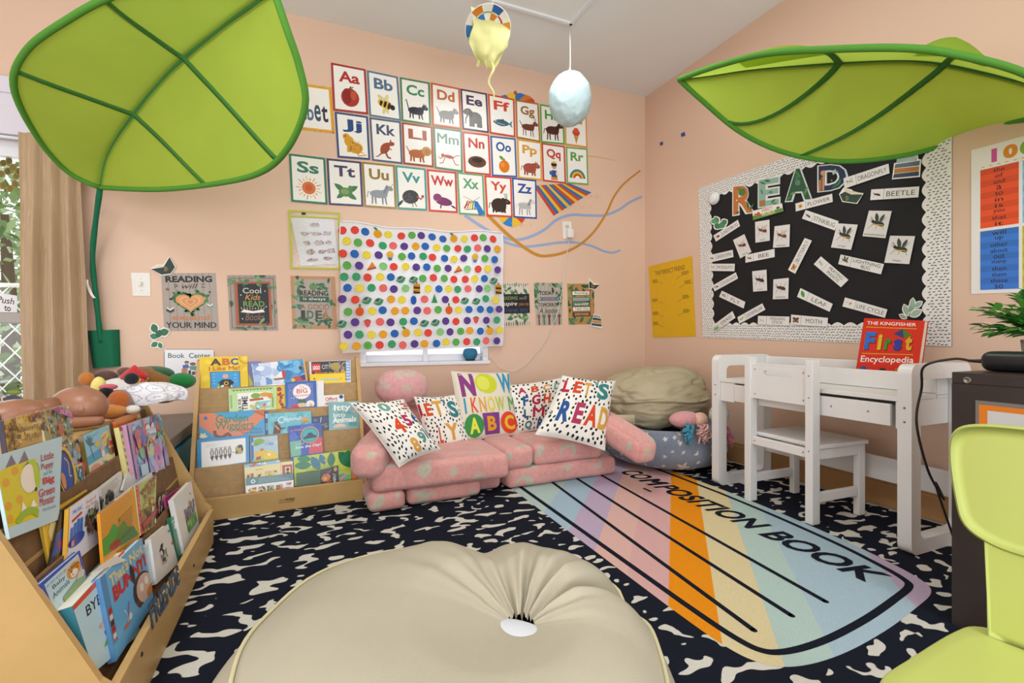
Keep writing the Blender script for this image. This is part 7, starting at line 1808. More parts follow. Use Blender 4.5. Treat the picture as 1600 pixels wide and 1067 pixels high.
link('piping', MB().tube([bagpt(2 * PI * i / 120, 1.0) + V((0, 0, .004)) for i in range(120)], .0042, 6, closed=True), PIPE, bag)
lin_m = MB().ball(BD + V((-.006, -.012, .192)), (.072, .034, .012), None, 30, 12, M=Matrix.Rotation(-.85, 3, 'Z'))
link('inner_liner', lin_m, mat('white_liner', '#cfd2d8', .8, .1), bag)

star_bag = thing('beanbag_chair', (2.03, 2.385, 0), 'grey blue fleece beanbag with white stars on the floor in the room corner', 'beanbag')
SC = V((2.03, 2.385, 0)); rs2 = random.Random(14)
stl = []
for _ in range(2500):
    a, z, r = rs2.uniform(0, 2 * PI), rs2.uniform(.02, .27), rs2.choice([.009, .009, .012, .02, .036])
    if all(math.hypot(((a - q[0] + PI) % (2 * PI) - PI) * .33, z - q[1]) > (r + q[2]) * 1.5 for q in stl): stl.append((a, z, r, rs2.uniform(0, 6)))
    if len(stl) > 150: break
def sbag(u, v):
    a = 2 * PI * u
    t = v * PI * .80 + PI * .0
    ph = -PI / 2 + v * PI * .97
    rr = .368 * abs(math.cos(ph)) ** .55 * (1 + .02 * math.sin(3 * a) + .02 * noise.noise(V((math.cos(a) * 2, math.sin(a) * 2, v * 3))))
    z = .15 + .148 * math.sin(ph) * abs(math.sin(ph)) ** -.25 if abs(math.sin(ph)) > 1e-4 else .15
    if ph > 0: z -= .11 * (1 - min(1, rr / .345) ** 2)
    return SC + V((rr * math.cos(a), rr * math.sin(a), max(.002, z)))
mbs = MB(); lg, lw_ = V(lin('#7f8797')), V(lin('#ddd6c8'))
nu, nv = 320, 110
P_ = [[sbag(i / nu, j / nv) for i in range(nu)] for j in range(nv + 1)]
Cc = []
for row in P_:
    cr_ = []
    for i, p in enumerate(row):
        a = 2 * PI * i / nu; m1 = 0
        for q in stl:
            dx = ((a - q[0] + PI) % (2 * PI) - PI) * .34
            if abs(dx) < q[2] * 1.2 and abs(p.z - q[1]) < q[2] * 1.2 and inside('s', dx, p.z - q[1], q[2] * 1.15, q[3]): m1 = 1
        cr_.append(tuple(lg.lerp(lw_, m1) * (1 + .12 * noise.noise(p * 10))))
    Cc.append(cr_)
for row in P_: mbs.v += row
for j in range(nv):
    for i in range(nu):
        ids = [(j, i), (j, (i + 1) % nu), (j + 1, (i + 1) % nu), (j + 1, i)]
        mbs.f.append([a * nu + b for a, b in ids]); mbs.c.append([Cc[a][b] for a, b in ids]); mbs.sm.append(True)
link('star_fleece', mbs, PLUSH, star_bag)
kb = thing('beanbag_chair', (2.02, 2.49, .27), 'khaki beanbag slumped on top of the grey star beanbag in the corner', 'beanbag')
KC = V((2.04, 2.50, .385))
def kfn(d):
    k = 1 + .09 * noise.noise(d * 1.8 + V((3, 1, 0))) + .035 * noise.noise(d * 4.3) + .016 * noise.noise(V((d.x * 5, d.y * 5, d.z * 16)))
    e = d.z + .10 * d.x + .07 * math.sin(4 * d.x + .5) + .05 * noise.noise(d * 6)
    s_ = (1 if d.y < .2 else .2)
    k -= .05 * math.exp(-((e + .02) / .035) ** 2) * s_
    k += .035 * math.exp(-((e - .07) / .07) ** 2) * s_
    k -= .03 * math.exp(-((d.x + .45 + .3 * d.z) / .04) ** 2) * max(0, -d.z + .1)
    k += .012 * math.sin(d.x * 22 + d.z * 9) * math.exp(-((e + .25) / .2) ** 2)
    k -= .05 * (1 - min(1, abs(noise.noise(V((d.x * 2.6, d.y * 2.6, d.z * 6 + 2)))) * 5)) ** 2
    k -= .03 * math.exp(-((e - .5 - .2 * d.x) / .05) ** 2) * max(0, d.x + .3)
    return k
def kball(mb, fn, n=110, m=70):
    return mb.ball(KC, (.365, .30, .20), None, n, m, M=Matrix.Rotation(-.10, 3, 'Y'), fn=lambda d: fn(d) * (abs(d.x) ** 2.5 + abs(d.y) ** 2.5 + abs(d.z) ** 2.5) ** (-1 / 2.5) * .93)
link('bag_cover', kball(MB(), kfn), KH, kb)
rim = []
for i in range(40):
    a = PI + PI * i / 39; d = V((math.cos(a), math.sin(a), 0)); z = -.10 * d.x - .07 * math.sin(4 * d.x + .5) + .04; d = V((d.x, d.y, z)).normalized()
    k = kfn(d) * (abs(d.x) ** 2.5 + abs(d.y) ** 2.5 + abs(d.z) ** 2.5) ** (-1 / 2.5) * .93
    rim.append(KC + Matrix.Rotation(-.10, 3, 'Y') @ V((d.x * .365 * k, d.y * .30 * k, d.z * .20 * k)))
link('seam_fold', MB().tube(rim, [.003 + .006 * abs(math.sin(i * .7)) * math.sin(PI * i / 39) for i in range(40)], 8), KH, kb)
hq = at(965, 655, 2.62)
link('handle_strap', MB().grid(lambda u, v: at(958 + 34 * u, 648 + 15 * v, 2.60 + .05 * u * u - .012 * math.sin(PI * v)), 10, 6), KH, kb)
# soft doll on the star beanbag
dc = at(1098, 662, 2.66)
doll = thing('rag_doll', dc, 'soft doll with pink and teal yarn hair lying on the grey star beanbag', 'doll')
link('body', MB().ball(dc + V((-.07, .06, .02)), (.1, .06, .045), '#d99a9c', 24, 14).ball(dc + V((-.0, .02, .02)), (.045, .04, .04), '#e3b8a4', 18, 12), PLUSH, doll)
def yarn(c, col, n, r, seed):
    mb = MB(); rr = random.Random(seed)
    for i in range(n):
        p = c + V((rr.uniform(-r, r), rr.uniform(-r, r) * .7, rr.uniform(-r, r) * .8)); pts = []
        for k in range(8): pts.append(p + V((.016 * math.sin(k * 1.3 + i), .016 * math.cos(k * 1.1 + i), -.010 * k + .006 * math.sin(k * 2 + i))))
        mb.tube(smooth([tuple(q) for q in pts], 2), .0045, 5, col)
    return mb
link('yarn_hair', yarn(at(1132, 672, 2.62), '#d9789a', 26, .035, 1), PLUSH, doll)
link('yarn_hair', yarn(at(1076, 668, 2.60), '#3f9ab5', 16, .022, 2), PLUSH, doll)
link('yarn_hair', yarn(at(1100, 668, 2.60), '#d9a8a0', 18, .026, 3), PLUSH, doll)
sc = at(1130, 650, 2.72)
A = Art(fn=lambda u, v, h: sc + V((-.06 + .12 * u, .02, .06 - .12 * v)), size=(.1, .1))
mb = MB().ball(sc + V((0, .03, 0)), (.06, .05, .06), '#dedad2', 24, 16)
rr_ = random.Random(8)
for i in range(40):
    d = V((rr_.uniform(-1, 1), rr_.uniform(-1, .2), rr_.uniform(-1, 1))).normalized(); p = sc + V((0, .03, 0)) + V((d.x * .0605, d.y * .0505, d.z * .0605)); t = d.cross(V((0, 0, 1))).normalized()
    mb.tube([p - t * .005, p + t * .005], .0012, 4, '#2a2a2c')
tag(link('plush_ball', mb, PLUSH), 'small white plush ball with dark dashes behind the white desk leg on the star beanbag', 'soft toy')

# ---------------------------------------------------------------- grey side table with teal bin
tb = thing('side_table', (-.72, 2.56, 0), 'low grey table between the two wooden book displays', 'table')
GR = mat('grey_laminate', '#77706a', .45, .35, vary=.05, vscale=10)
GRD = mat('dark_laminate', '#3a3637', .5, .3)
link('table_top', MB().box((-.97, 2.31, .312), (-.505, 3.06, .36), .003), GR, tb)
for a, b in (((-.97, 2.32, 0), (-.945, 3.05, .312)), ((-.96, 3.03, 0), (-.52, 3.05, .312))): link('side_panel', MB().box(a, b), GRD, tb)
for y in (2.33, 2.98): link('leg', MB().box((-.56, y, 0), (-.52, y + .04, .312), .003), GRD, tb)
bn = thing('storage_bin', (-.68, 2.6, .0), 'teal plastic bin under the low grey table', 'bin')
TE = mat('teal_plastic', '#2a9cb8', .35, .4)
bm_ = bmesh.new(); bmesh.ops.create_cube(bm_, size=1)
mb = MB(); x0, x1, y0, y1, z1 = -.85, -.528, 2.42, 2.86, .288
def ring_(i, z, k): return [V((x0 + i - k, y0 + i - k, z)), V((x1 - i + k, y0 + i - k, z)), V((x1 - i + k, y1 - i + k, z)), V((x0 + i - k, y1 - i + k, z))]
rings = [ring_(.03, .004, 0), ring_(0, z1 - .04, 0), ring_(0, z1 - .04, .014), ring_(0, z1, .016), ring_(.006, z1, 0), ring_(.034, .01, 0)]
for q in rings: mb.v += q
for j in range(5):
    for i in range(4): mb.f.append([j * 4 + i, j * 4 + (i + 1) % 4, (j + 1) * 4 + (i + 1) % 4, (j + 1) * 4 + i]); mb.c.append(None); mb.sm.append(False)
mb.f += [[3, 2, 1, 0], [20, 21, 22, 23]]; mb.c += [None, None]; mb.sm += [False, False]; bm_.free()
link('bin_body', mb, TE, bn)
link('bin_cloth', MB().grid(lambda u, v: V((x0 + .01 + u * (x1 - x0 - .0), y0 + .01 + v * (y1 - y0 - .02), z1 - .004 + .02 * math.sin(PI * u) * math.sin(PI * v) + .006 * noise.noise(V((u * 6, v * 6, 0))))), 16, 16), mat('teal_cloth', '#2aa3c0', .8, .1), bn)

# ---------------------------------------------------------------- toys on top of the left display
TOP = .514
def toy(name, px, py, t, label, cat='soft toy'):
    c = at(px, py, t)
    r = thing(name, (c.x, c.y, TOP), label, cat); return r, c
def lift(mb, z=TOP + .001):
    m = min(p.z for p in mb.v)
    for p in mb.v: p.z += z - m
    return mb
SKIN = mat('brown_vinyl_skin', '#9a6a52', .32, .45, vary=.03)
dl, c = toy('baby_doll', 125, 640, 1.40, 'brown vinyl baby doll lying face down on top of the left display', 'doll')
hd = V((c.x, c.y, TOP + .062))
mb = MB().ball(hd, (.072, .058, .054), None, 40, 26, M=Matrix.Rotation(-.5, 3, 'Z') @ Matrix.Rotation(.15, 3, 'Y'))
lt = V((-.78, -.62, 0)).normalized()
bd = hd + lt * .135 + V((0, 0, -.012))
mb.ball(bd, (.075, .05, .045), None, 28, 18, M=Matrix.Rotation(math.atan2(lt.y, lt.x), 3, 'Z'))
mb.tube([hd + lt * .05, bd], [.03, .035], 12)
for sg in (1, -1):
    sd = V((-lt.y, lt.x, 0)) * sg
    mb.tube(smooth([tuple(p) for p in (bd - lt * .03 + sd * .035, bd + sd * .075 - lt * .06 + V((0, 0, -.02)), hd + sd * .085 - lt * .02 + V((0, 0, -.04)))], 5), [.02 - .0008 * i for i in range(11)], 10)
    h_ = hd + sd * .085 - lt * .02 + V((0, 0, -.04))
    for f in range(4): mb.tube([h_ + sd * (.008 * (f - 1.5)), h_ - lt * .022 + sd * (.009 * (f - 1.5)) + V((0, 0, -.003))], [.005, .003], 6)
    mb.tube([h_ + sd * -.01, h_ - lt * .006 + sd * -.022], [.005, .003], 6)
    mb.tube(smooth([tuple(p) for p in (bd + lt * .05 + sd * .025, bd + lt * .12 + sd * .05, bd + lt * .19 + sd * .04 + V((0, 0, -.02)))], 5), [.026 - .001 * i for i in range(11)], 10)
link('doll_body', mb, SKIN, dl)
link('ear', MB().ball(hd + V((.02, -.056, -.004)), (.012, .006, .014), None, 12, 8), SKIN, dl)
def fuzz(p): return 1 + .03 * noise.noise(p * 4)
yl, c = toy('plush_duck', 160, 632, 1.62, 'pale yellow plush toy beside the doll head on top of the left display')
b_ = V((c.x, c.y, TOP + .035))
link('plush_body', lift(MB().ball(b_ + V((0, 0, 0)), (.05, .045, .035), '#e0d06a', 24, 14, fn=fuzz).ball(b_ + V((-.01, .0, .05)), (.022, .02, .04), '#e3d47a', 18, 12).ball(b_ + V((.03, -.03, -.0)), (.035, .02, .02), '#e0d06a', 16, 10)), PLUSH, yl)
wp, c = toy('plush_dog', 190, 618, 1.75, 'white plush dog with a red cap and brown ears on top of the left display')
b_ = V((c.x, c.y, TOP + .06))
link('plush_body', lift(MB().ball(b_, (.085, .06, .055), '#dedcd9', 28, 18, fn=fuzz).ball(b_ + V((-.04, .02, .0)), (.06, .05, .045), '#dedcd9', 20, 14)), PLUSH, wp)
link('ear', MB().ball(b_ + V((-.055, .03, .055)), (.036, .02, .022), '#5a4038', 16, 10), PLUSH, wp)
link('ear', MB().ball(b_ + V((-.0, .04, .07)), (.026, .015, .016), '#6a4540', 16, 10), PLUSH, wp)
link('paw', MB().ball(b_ + V((-.1, .0, .05)), (.024, .018, .024), '#b5702f', 14, 10), PLUSH, wp)
capo = link('red_cap', MB().lathe([(.045, 0), (.04, .015), (.025, .03), (.008, .045), (.002, .05)], b_ + V((.035, .01, .045)), 18, '#c01f24'), PLUSH, wp)
mb = MB(); rt_ = random.Random(3)
for i in range(9): mb.ball(b_ + V((.062 + rt_.uniform(-.014, .02), -.03 + rt_.uniform(-.012, .012), .02 + rt_.uniform(-.02, .022))), .011, rt_.choice(['#dcb01f', '#e3bd2f', '#c9302a']), 10, 6)
link('cap_trim', mb, PLUSH, capo)
br, c = toy('plush_bear', 232, 604, 1.85, 'brown plush bear in a green cap at the far end of the left display top')
b_ = V((c.x, c.y, TOP + .075))
link('plush_body', lift(MB().ball(b_, (.085, .07, .055), '#8a5a24', 28, 18, M=Matrix.Rotation(.35, 3, 'Y'), fn=fuzz).ball(b_ + V((-.07, -.02, .012)), (.032, .03, .03), '#dcc9a8', 16, 10).ball(b_ + V((.05, .0, -.05)), (.05, .045, .035), '#8a5a24', 16, 10)), PLUSH, br)
link('muzzle_band', MB().tube(smooth([tuple(b_ + V((-.055 + .012 * k, -.055 - .004 * k, .03 + .012 * math.sin(k * .6)))) for k in range(7)], 3), .009, 8, '#d3a02f'), PLUSH, br)
link('green_cap', MB().ball(b_ + V((.005, .02, .038)), (.075, .055, .032), '#1f5a34', 24, 14).ball(b_ + V((.105, .005, .01)), (.05, .035, .032), '#1f7a3a', 20, 12), PLUSH, br)
gr, c = toy('plush_donkey', 210, 642, 1.64, 'grey plush animal wrapped in a white swirl print cloth on top of the left display')
b_ = V((c.x, c.y, TOP + .045))
link('plush_body', lift(MB().ball(b_ + V((-.02, -.02, 0)), (.055, .035, .036), '#8a8486', 24, 16, M=Matrix.Rotation(.5, 3, 'Y'))), PLUSH, gr)
link('nose', MB().ball(b_ + V((-.065, -.04, .03)), (.022, .016, .022), '#1c1b1d', 14, 10), PLUSH, gr)
link('tongue', MB().ball(b_ + V((-.06, -.035, .05)), (.026, .014, .01), '#c95a6a', 14, 8), PLUSH, gr)
link('ear', MB().ball(b_ + V((-.0, -.03, .075)), (.022, .012, .02), '#1f2227', 14, 10), PLUSH, gr)
mb = MB(); cc0 = b_ + V((.05, .005, .004))
def cfn(u, v):
    k = math.sin(19 * math.hypot((u * 7) % 1 - .5, (v * 3.2) % 1 - .5)); return '#b9b7c4' if k > .75 else '#e3e1e4'
def cpt(u, v):
    a, ph = 2 * PI * u, PI * v * .62
    r = .088 * math.sin(ph) ** .8 * (1 + .12 * math.sin(5 * a + 1) * v + .06 * math.sin(9 * a) * v); z = .052 * math.cos(ph) + .006
    p = cc0 + V((r * math.cos(a) * 1.0, r * math.sin(a) * .62, z)); return p + nz3(p, 16) * .012
link('swirl_cloth', mb.grid(cpt, 90, 36, wrapu=True, cfn=cfn), CLOTHP, gr)
og, c = toy('plush_cat', 170, 652, 1.53, 'small orange tabby plush beside the doll arm on top of the left display')
b_ = V((c.x, c.y, TOP + .02))
link('plush_body', lift(MB().ball(b_, (.05, .026, .022), '#c98545', 24, 14, M=Matrix.Rotation(.4, 3, 'Z'), fn=lambda d: 1 + .05 * math.sin(d.x * 14)).ball(b_ + V((.02, .02, .03)), (.03, .022, .034), '#b5622f', 18, 12)), PLUSH, og)
link('muzzle', MB().ball(b_ + V((.055, .02, .004)), (.022, .018, .014), '#e0dacd', 14, 10), PLUSH, og)
# ---------------------------------------------------------------- white desk
desk = thing('kids_desk', (2.13, 1.49, 0), 'white wooden kids desk with open loop side frames against the right wall', 'desk')
def loop(y0, y1):
    """rounded rectangular side frame in the x-z plane"""
    X0, X1, Z0, Z1, wd = 1.955, 2.335, .0, .675, .055
    def rr(x0, x1, z0, z1, r, n=6):
        pts = []
        for cx, cz, a0 in ((x1 - r, z1 - r, 0), (x0 + r, z1 - r, PI / 2), (x0 + r, z0 + r, PI), (x1 - r, z0 + r, 1.5 * PI)):
            for i in range(n + 1): a = a0 + PI / 2 * i / n; pts.append((cx + r * math.cos(a), cz + r * math.sin(a)))
        return pts
    O, I = rr(X0, X1, Z0, Z1, .035), rr(X0 + wd, X1 - wd, Z0 + .05, Z1 - .055, .028)
    mb = MB(); n = len(O)
    for y in (y0, y1):
        for P in (O, I): mb.v += [V((x, y, z)) for x, z in P]
    f = []
    for i in range(n):
        j = (i + 1) % n
        f += [(i, j, n + j, n + i), (2 * n + i, 3 * n + i, 3 * n + j, 2 * n + j), (i, 2 * n + i, 2 * n + j, j), (n + i, n + j, 3 * n + j, 3 * n + i)]
    mb.f = [list(q) for q in f]; mb.c = [None] * len(f); mb.sm = [False] * len(f)
    return mb
Y0, Y1 = 1.015, 1.925
link('side_frame', loop(Y0, Y0 + .045), WHITEP, desk)
link('side_frame', loop(Y1 - .045, Y1), WHITEP, desk)
a, b = Y0 + .046, Y1 - .046
link('desk_top', MB().box((1.965, a, .538), (2.20, b, .556), .002), WHITEP, desk)
link('front_rail', MB().box((1.968, b - .085, .44), (1.985, b, .537), .002), WHITEP, desk)
link('end_cleat', MB().box((1.968, a, .44), (1.985, a + .012, .537), .002), WHITEP, desk)
for y in (a, b - .014): link('side_apron', MB().box((1.986, y, .44), (2.289, y + .014, .5375), .002), WHITEP, desk)
for y in (a, b - .014): link('trough_end', MB().box((2.204, y, .5505), (2.2895, y + .014, .63), .002), WHITEP, desk)
dr = link('drawer', MB().box((1.958, a + .024, .447), (1.972, 1.40, .527), .002).box((1.973, a + .03, .45), (2.18, 1.39, .52)), WHITEP, desk)
dr2 = link('drawer', MB().box((1.966, 1.405, .447), (1.980, b - .088, .53), .002).box((1.981, 1.41, .45), (2.18, b - .095, .52)), WHITEP, desk)
for o_, y in ((dr, 1.16), (dr, 1.30), (dr2, 1.70)): 
    h_ = link('screw', MB().ball((1.958 if o_ is dr else 1.965, y, .49), (.002, .004, .004), None, 10, 6), METAL, o_)
link('divider_rail', MB().box((2.185, a, .557), (2.203, b, .632), .004), WHITEP, desk)
link('back_rail', MB().box((2.29, a, .50), (2.308, b, .665), .004), WHITEP, desk)
link('trough_floor', MB().box((2.204, a, .538), (2.289, b, .55), .001), WHITEP, desk)
link('stretcher', MB().box((2.29, a, .15), (2.308, b, .25), .002), WHITEP, desk)
for y in (Y0, Y1 - .045):
    for z in (.47, .52): link('screw', MB().ball((1.954, y + .022, z - .0), (.002, .004, .004), None, 10, 6), METAL, desk)
# encyclopedia and flat books in the desk trough
zb_ = crop(1080, 220, .31866)
p0, n0 = V((2.232, 1.3, .56)), V((-1, 0, .12)).normalized()
q = [hit(x, y, p0, n0) for x, y in ((1351, 497), (1445, 501), (1434, 580), (1338, 578))]
e0 = (q[3] - q[0]).normalized() * .028
bk_ = thing('encyclopedia', (q[2] + q[3]) / 2 + e0, 'red THE KINGFISHER First Encyclopedia standing in the desk trough below the board', 'book')
full = [q[0], q[1], q[2] + e0, q[3] + e0]
mb, _ = slab(full, .002, '#d33322'); b2, _ = slab([p - n0 * .026 for p in full], .002, '#b52a1f'); mb.merge(b2)
w_ = (full[1] - full[0]).normalized() * .002
mb.add([full[0] - w_, full[3] - w_, full[3], full[0]] + [p - n0 * .028 for p in (full[0] - w_, full[3] - w_, full[3], full[0])], [(0, 1, 2, 3), (4, 7, 6, 5), (0, 4, 5, 1), (1, 5, 6, 2), (2, 6, 7, 3), (3, 7, 4, 0)], '#b52a1f')
A = Art(q)
A.text('THE KINGFISHER', .06, .055, .88, .12, '#efe6dc', .012).rect(.05, .16, .9, .175, '#d9a53a')
for ch, x0, x1, y0, cc in (('F', .07, .25, .26, '#2f6fc4'), ('i', .3, .37, .3, '#e0b52f'), ('r', .42, .53, .38, '#3f8a3a'), ('s', .57, .7, .38, '#2f3f9a'), ('t', .75, .86, .3, '#d9a22f')):
    A.text(ch, x0 + .012, y0 + .015, x1 + .012, .615, '#5a1a14', .05); A.text(ch, x0, y0, x1, .6, cc, .05)
A.poly([(.54, .28), (.68, .18), (.84, .3), (.72, .36)], '#4f7a2c').poly([(.54, .28), (.68, .18), (.72, .36)], '#3a3f7a').rect(.05, .67, .9, .685, '#d9a53a').text('Encyclopedia', .05, .72, .92, .88, '#efe6dc', .012).ell(.12, .98, .06, .06, '#2f4f9a').ell(.45, 1, .06, .05, '#3a2a24').ell(.75, .98, .1, .05, '#c9772f')
mb.merge(A.mb); link('cover', mb, GLOSS, bk_)
cc = (full[0] + full[1] + full[2] + full[3]) / 4
pg, _ = slab([p + (cc - p).normalized() * .004 - n0 * .0022 for p in full], .0236, '#d6cdb8'); link('pages', pg, PRINT, bk_)
for i, (y0, y1, x0, cl_, lbl) in enumerate(((1.42, 1.72, 2.215, '#a83a2c', 'thin red book lying flat in the desk trough, lower of two'), (1.44, 1.70, 2.222, '#c9a08a', 'pink edged thin book lying flat on the red book in the desk trough'))):
    r = thing('flat_book', (2.25, (y0 + y1) / 2, .551 + .03 * i), lbl, 'book')
    z = .551 + .030 * i
    link('cover', MB().box((x0, y0, z), (2.284, y1, z + .003), col=cl_).box((x0, y0, z + .025), (2.284, y1, z + .028), col=cl_), GLOSS, r)
    link('pages', MB().box((x0 + .003, y0 + .003, z + .0031), (2.28, y1 - .003, z + .0249), col='#dcd5c6'), PRINT, r)

# ---------------------------------------------------------------- white chair at the desk
ch = thing('kids_chair', (2.07, 1.5, 0), 'small white wooden chair with a slotted backrest pulled up to the white desk', 'chair')
R_ = Matrix.Translation((2.07, 1.505, 0)) @ Matrix.Rotation(-.03, 4, 'Z')
def cb(nm, *bs, bev=.003):
    mb = MB()
    for lo, hi in bs: mb.box(lo, hi, bev, M=R_)
    return link(nm, mb, WHITEP, ch)
hw, hd_ = .172, .165
for sg in (-1, 1):
    y0, y1 = sorted((sg * hw, sg * (hw - .034)))
    cb('leg', ((-hd_, y0, 0), (-hd_ + .045, y1, .675)))
    cb('leg', ((hd_ - .04, y0 + .004, 0), (hd_, y1 - .004, .305)))
    cb('side_stretcher', ((-hd_ + .046, y0 + .008, .085), (hd_ - .041, y1 - .008, .125)))
    cb('side_apron', ((-hd_ + .046, y0 + .008, .262), (hd_ - .041, y1 - .008, .304)))
cb('seat', ((-hd_ + .012, -hw - .006, .306), (hd_ + .016, -hw + .034, .324)), ((-hd_ + .046, -hw + .034, .306), (hd_ + .016, hw - .034, .324)), ((-hd_ + .012, hw - .034, .306), (hd_ + .016, hw + .006, .324))) if 0 else cb('seat', ((-hd_ + .046, -hw + .0, .306), (hd_ + .018, hw + .0, .324)), bev=.004)
cb('back_apron', ((-hd_ + .010, -hw + .035, .268), (-hd_ + .03, hw - .035, .306)))
cb('front_apron', ((hd_ - .03, -hw + .035, .262), (hd_ - .012, hw - .035, .304)))
# backrest board with hand slot
y0, y1, z0, z1, x0, x1 = -hw + .0345, hw - .0345, .485, .64, -hd_ + .012, -hd_ + .03
mb = MB()
sl = []
for k, (cy_, a0) in enumerate(((.065, -PI / 2), (-.065, PI / 2))):
    for i in range(9): a = a0 + PI * i / 8; sl.append((cy_ + .011 * math.cos(a), .607 + .011 * math.sin(a)))
out = []
for (y, z) in sl:
    a = math.atan2(z - .607, y); 
    ty = (y1 if y > 0 else y0); 
    out.append((y, z))
def plate(x):
    return [V((x, y1, z1)), V((x, y0, z1)), V((x, y0, z0)), V((x, y1, z0))]
n = len(sl)
O = []
for y, z in sl:
    dy, dz = y, (z - .607) * 6
    k = max(abs(dy) / (y1), abs(dz) / .12) or 1
    O.append((max(y0, min(y1, dy / k)), z1 if dz > 0 and abs(dz) / .12 >= abs(dy) / y1 else (z0 if dz < 0 and abs(dz) / .12 >= abs(dy) / y1 else .607 + (z - .607) * 6 / k)))
O = []
m = n // 2
for i, (y, z) in enumerate(sl):
    if i < m: O.append((y1, z0 + (z1 - z0) * i / (m - 1)))
    else: O.append((y0, z1 + (z0 - z1) * (i - m) / (n - 1 - m)))
for x in (x0, x1):
    mb.v += [V((x, y, z)) for y, z in O] + [V((x, y, z)) for y, z in sl]
for i in range(n):
    j = (i + 1) % n
    mb.f += [[i, j, n + j, n + i], [2 * n + i, 3 * n + i, 3 * n + j, 2 * n + j], [i, 2 * n + i, 2 * n + j, j], [n + i, n + j, 3 * n + j, 3 * n + i]]
mb.c = [None] * len(mb.f); mb.sm = [False] * len(mb.f)
bko = link('backrest', mb.xf(R_), WHITEP, ch)
for y in (-hw + .05, hw - .05):
    for z in (.505, .62, .288): link('screw', MB().ball(R_ @ V((x0 if z > .4 else -hd_ + .010, y, z)), (.002, .0035, .0035), None, 8, 6), METAL, bko)
for z in (.30, .52, .61): link('screw', MB().ball(R_ @ V((-hd_, -hw + .017, z)), (.002, .0035, .0035), None, 8, 6), METAL, ch)

# ---------------------------------------------------------------- dark cabinet at the right edge
cab = thing('dark_cabinet', (1.83, .40, 0), 'dark brown wood cabinet at the right edge of the photo beside the white desk', 'cabinet')
DK = mat('dark_wenge', '#352b28', .4, .35, vary=.12, vscale=14, bump=.04)
X0, X1, YA, YB, ZT = 1.60, 2.02, -.10, .737, .68
link('top_board', MB().box((X0, YA, ZT - .03), (X1, YB, ZT), .002), DK, cab)
link('side_panel', MB().box((X0 + .004, YB - .03, 0), (X1, YB, ZT - .03), .001), DK, cab)
link('side_panel', MB().box((X0 + .004, YA, 0), (X1, YA + .03, ZT - .03), .001), DK, cab)
link('front_panel', MB().box((X0, YA, .0), (X0 + .0035, YB, ZT - .03)).box((X0 + .0036, YA + .03, 0), (X0 + .02, YB - .03, ZT - .03)), DK, cab)
link('back_panel', MB().box((X1 - .015, YA + .03, 0), (X1 - .001, YB - .03, ZT - .03)), DK, cab)
pc = hit(1511, 594, (X0, 0, 0), (1, 0, 0)); M = Matrix.Translation(pc) @ Matrix.Rotation(-PI / 2, 4, 'Y')
link('cam_lock_cap', MB().lathe([(.0085, 0), (.0085, .001), (.0065, .0012), (.006, .0005)], (0, 0, 0), 16).xf(M), METAL, cab)
q = [hit(x, y, (X0, 0, 0), (1, 0, 0)) for x, y in ((1525, 625), (1680, 643), (1680, 760), (1525, 735))]
q[1].y = q[0].y - .24; q[2].y = q[1].y; q[3].y = q[0].y; q[1].z = q[0].z; q[2].z = q[3].z = q[0].z - .17
def lab(A):
    A.rect(0, 0, 1, 1, '#77716c'); A.rect(.03, .06, .97, .94, '#d97a25'); A.rect(.1, .14, .9, .86, '#c9c6c3')
card('name_label', q, lab, 'orange framed blank label in a clear sleeve on the dark cabinet', 'label', '#8a8580', off=.002, m=GLOSS)
dv = at(1608, 562, 1.33)
dv = V((1.75, .59, ZT))
dvt = thing('charging_case', dv, 'black rounded electronic box on top of the dark cabinet', 'device')
link('case_body', MB().box((1.70, .46, ZT + .0005), (1.80, .725, ZT + .055), .022, seg=5), BLACKP, dvt)
plug = V((1.735, .725, ZT + .026))
cbl = thing('black_cable', plug, 'black cable running from the black box down behind the dark cabinet', 'cable')
link('plug', MB().tube([plug + V((0, -.002, 0)), plug + V((0, .035, .0))], [.006, .004], 8), BLACKP, cbl)
pts = [plug + V((0, .03, 0)), V((1.72, .79, ZT + .03)), V((1.70, .85, .685)), at(1440, 606, 1.50), at(1432, 660, 1.50), at(1450, 735, 1.50), at(1475, 780, 1.55), V((1.86, .90, .3)), V((1.93, .86, .05)), V((1.94, .84, .006))]
link('cord', MB().tube(smooth([tuple(p) for p in pts], 8), .0035, 8), BLACKP, cbl)
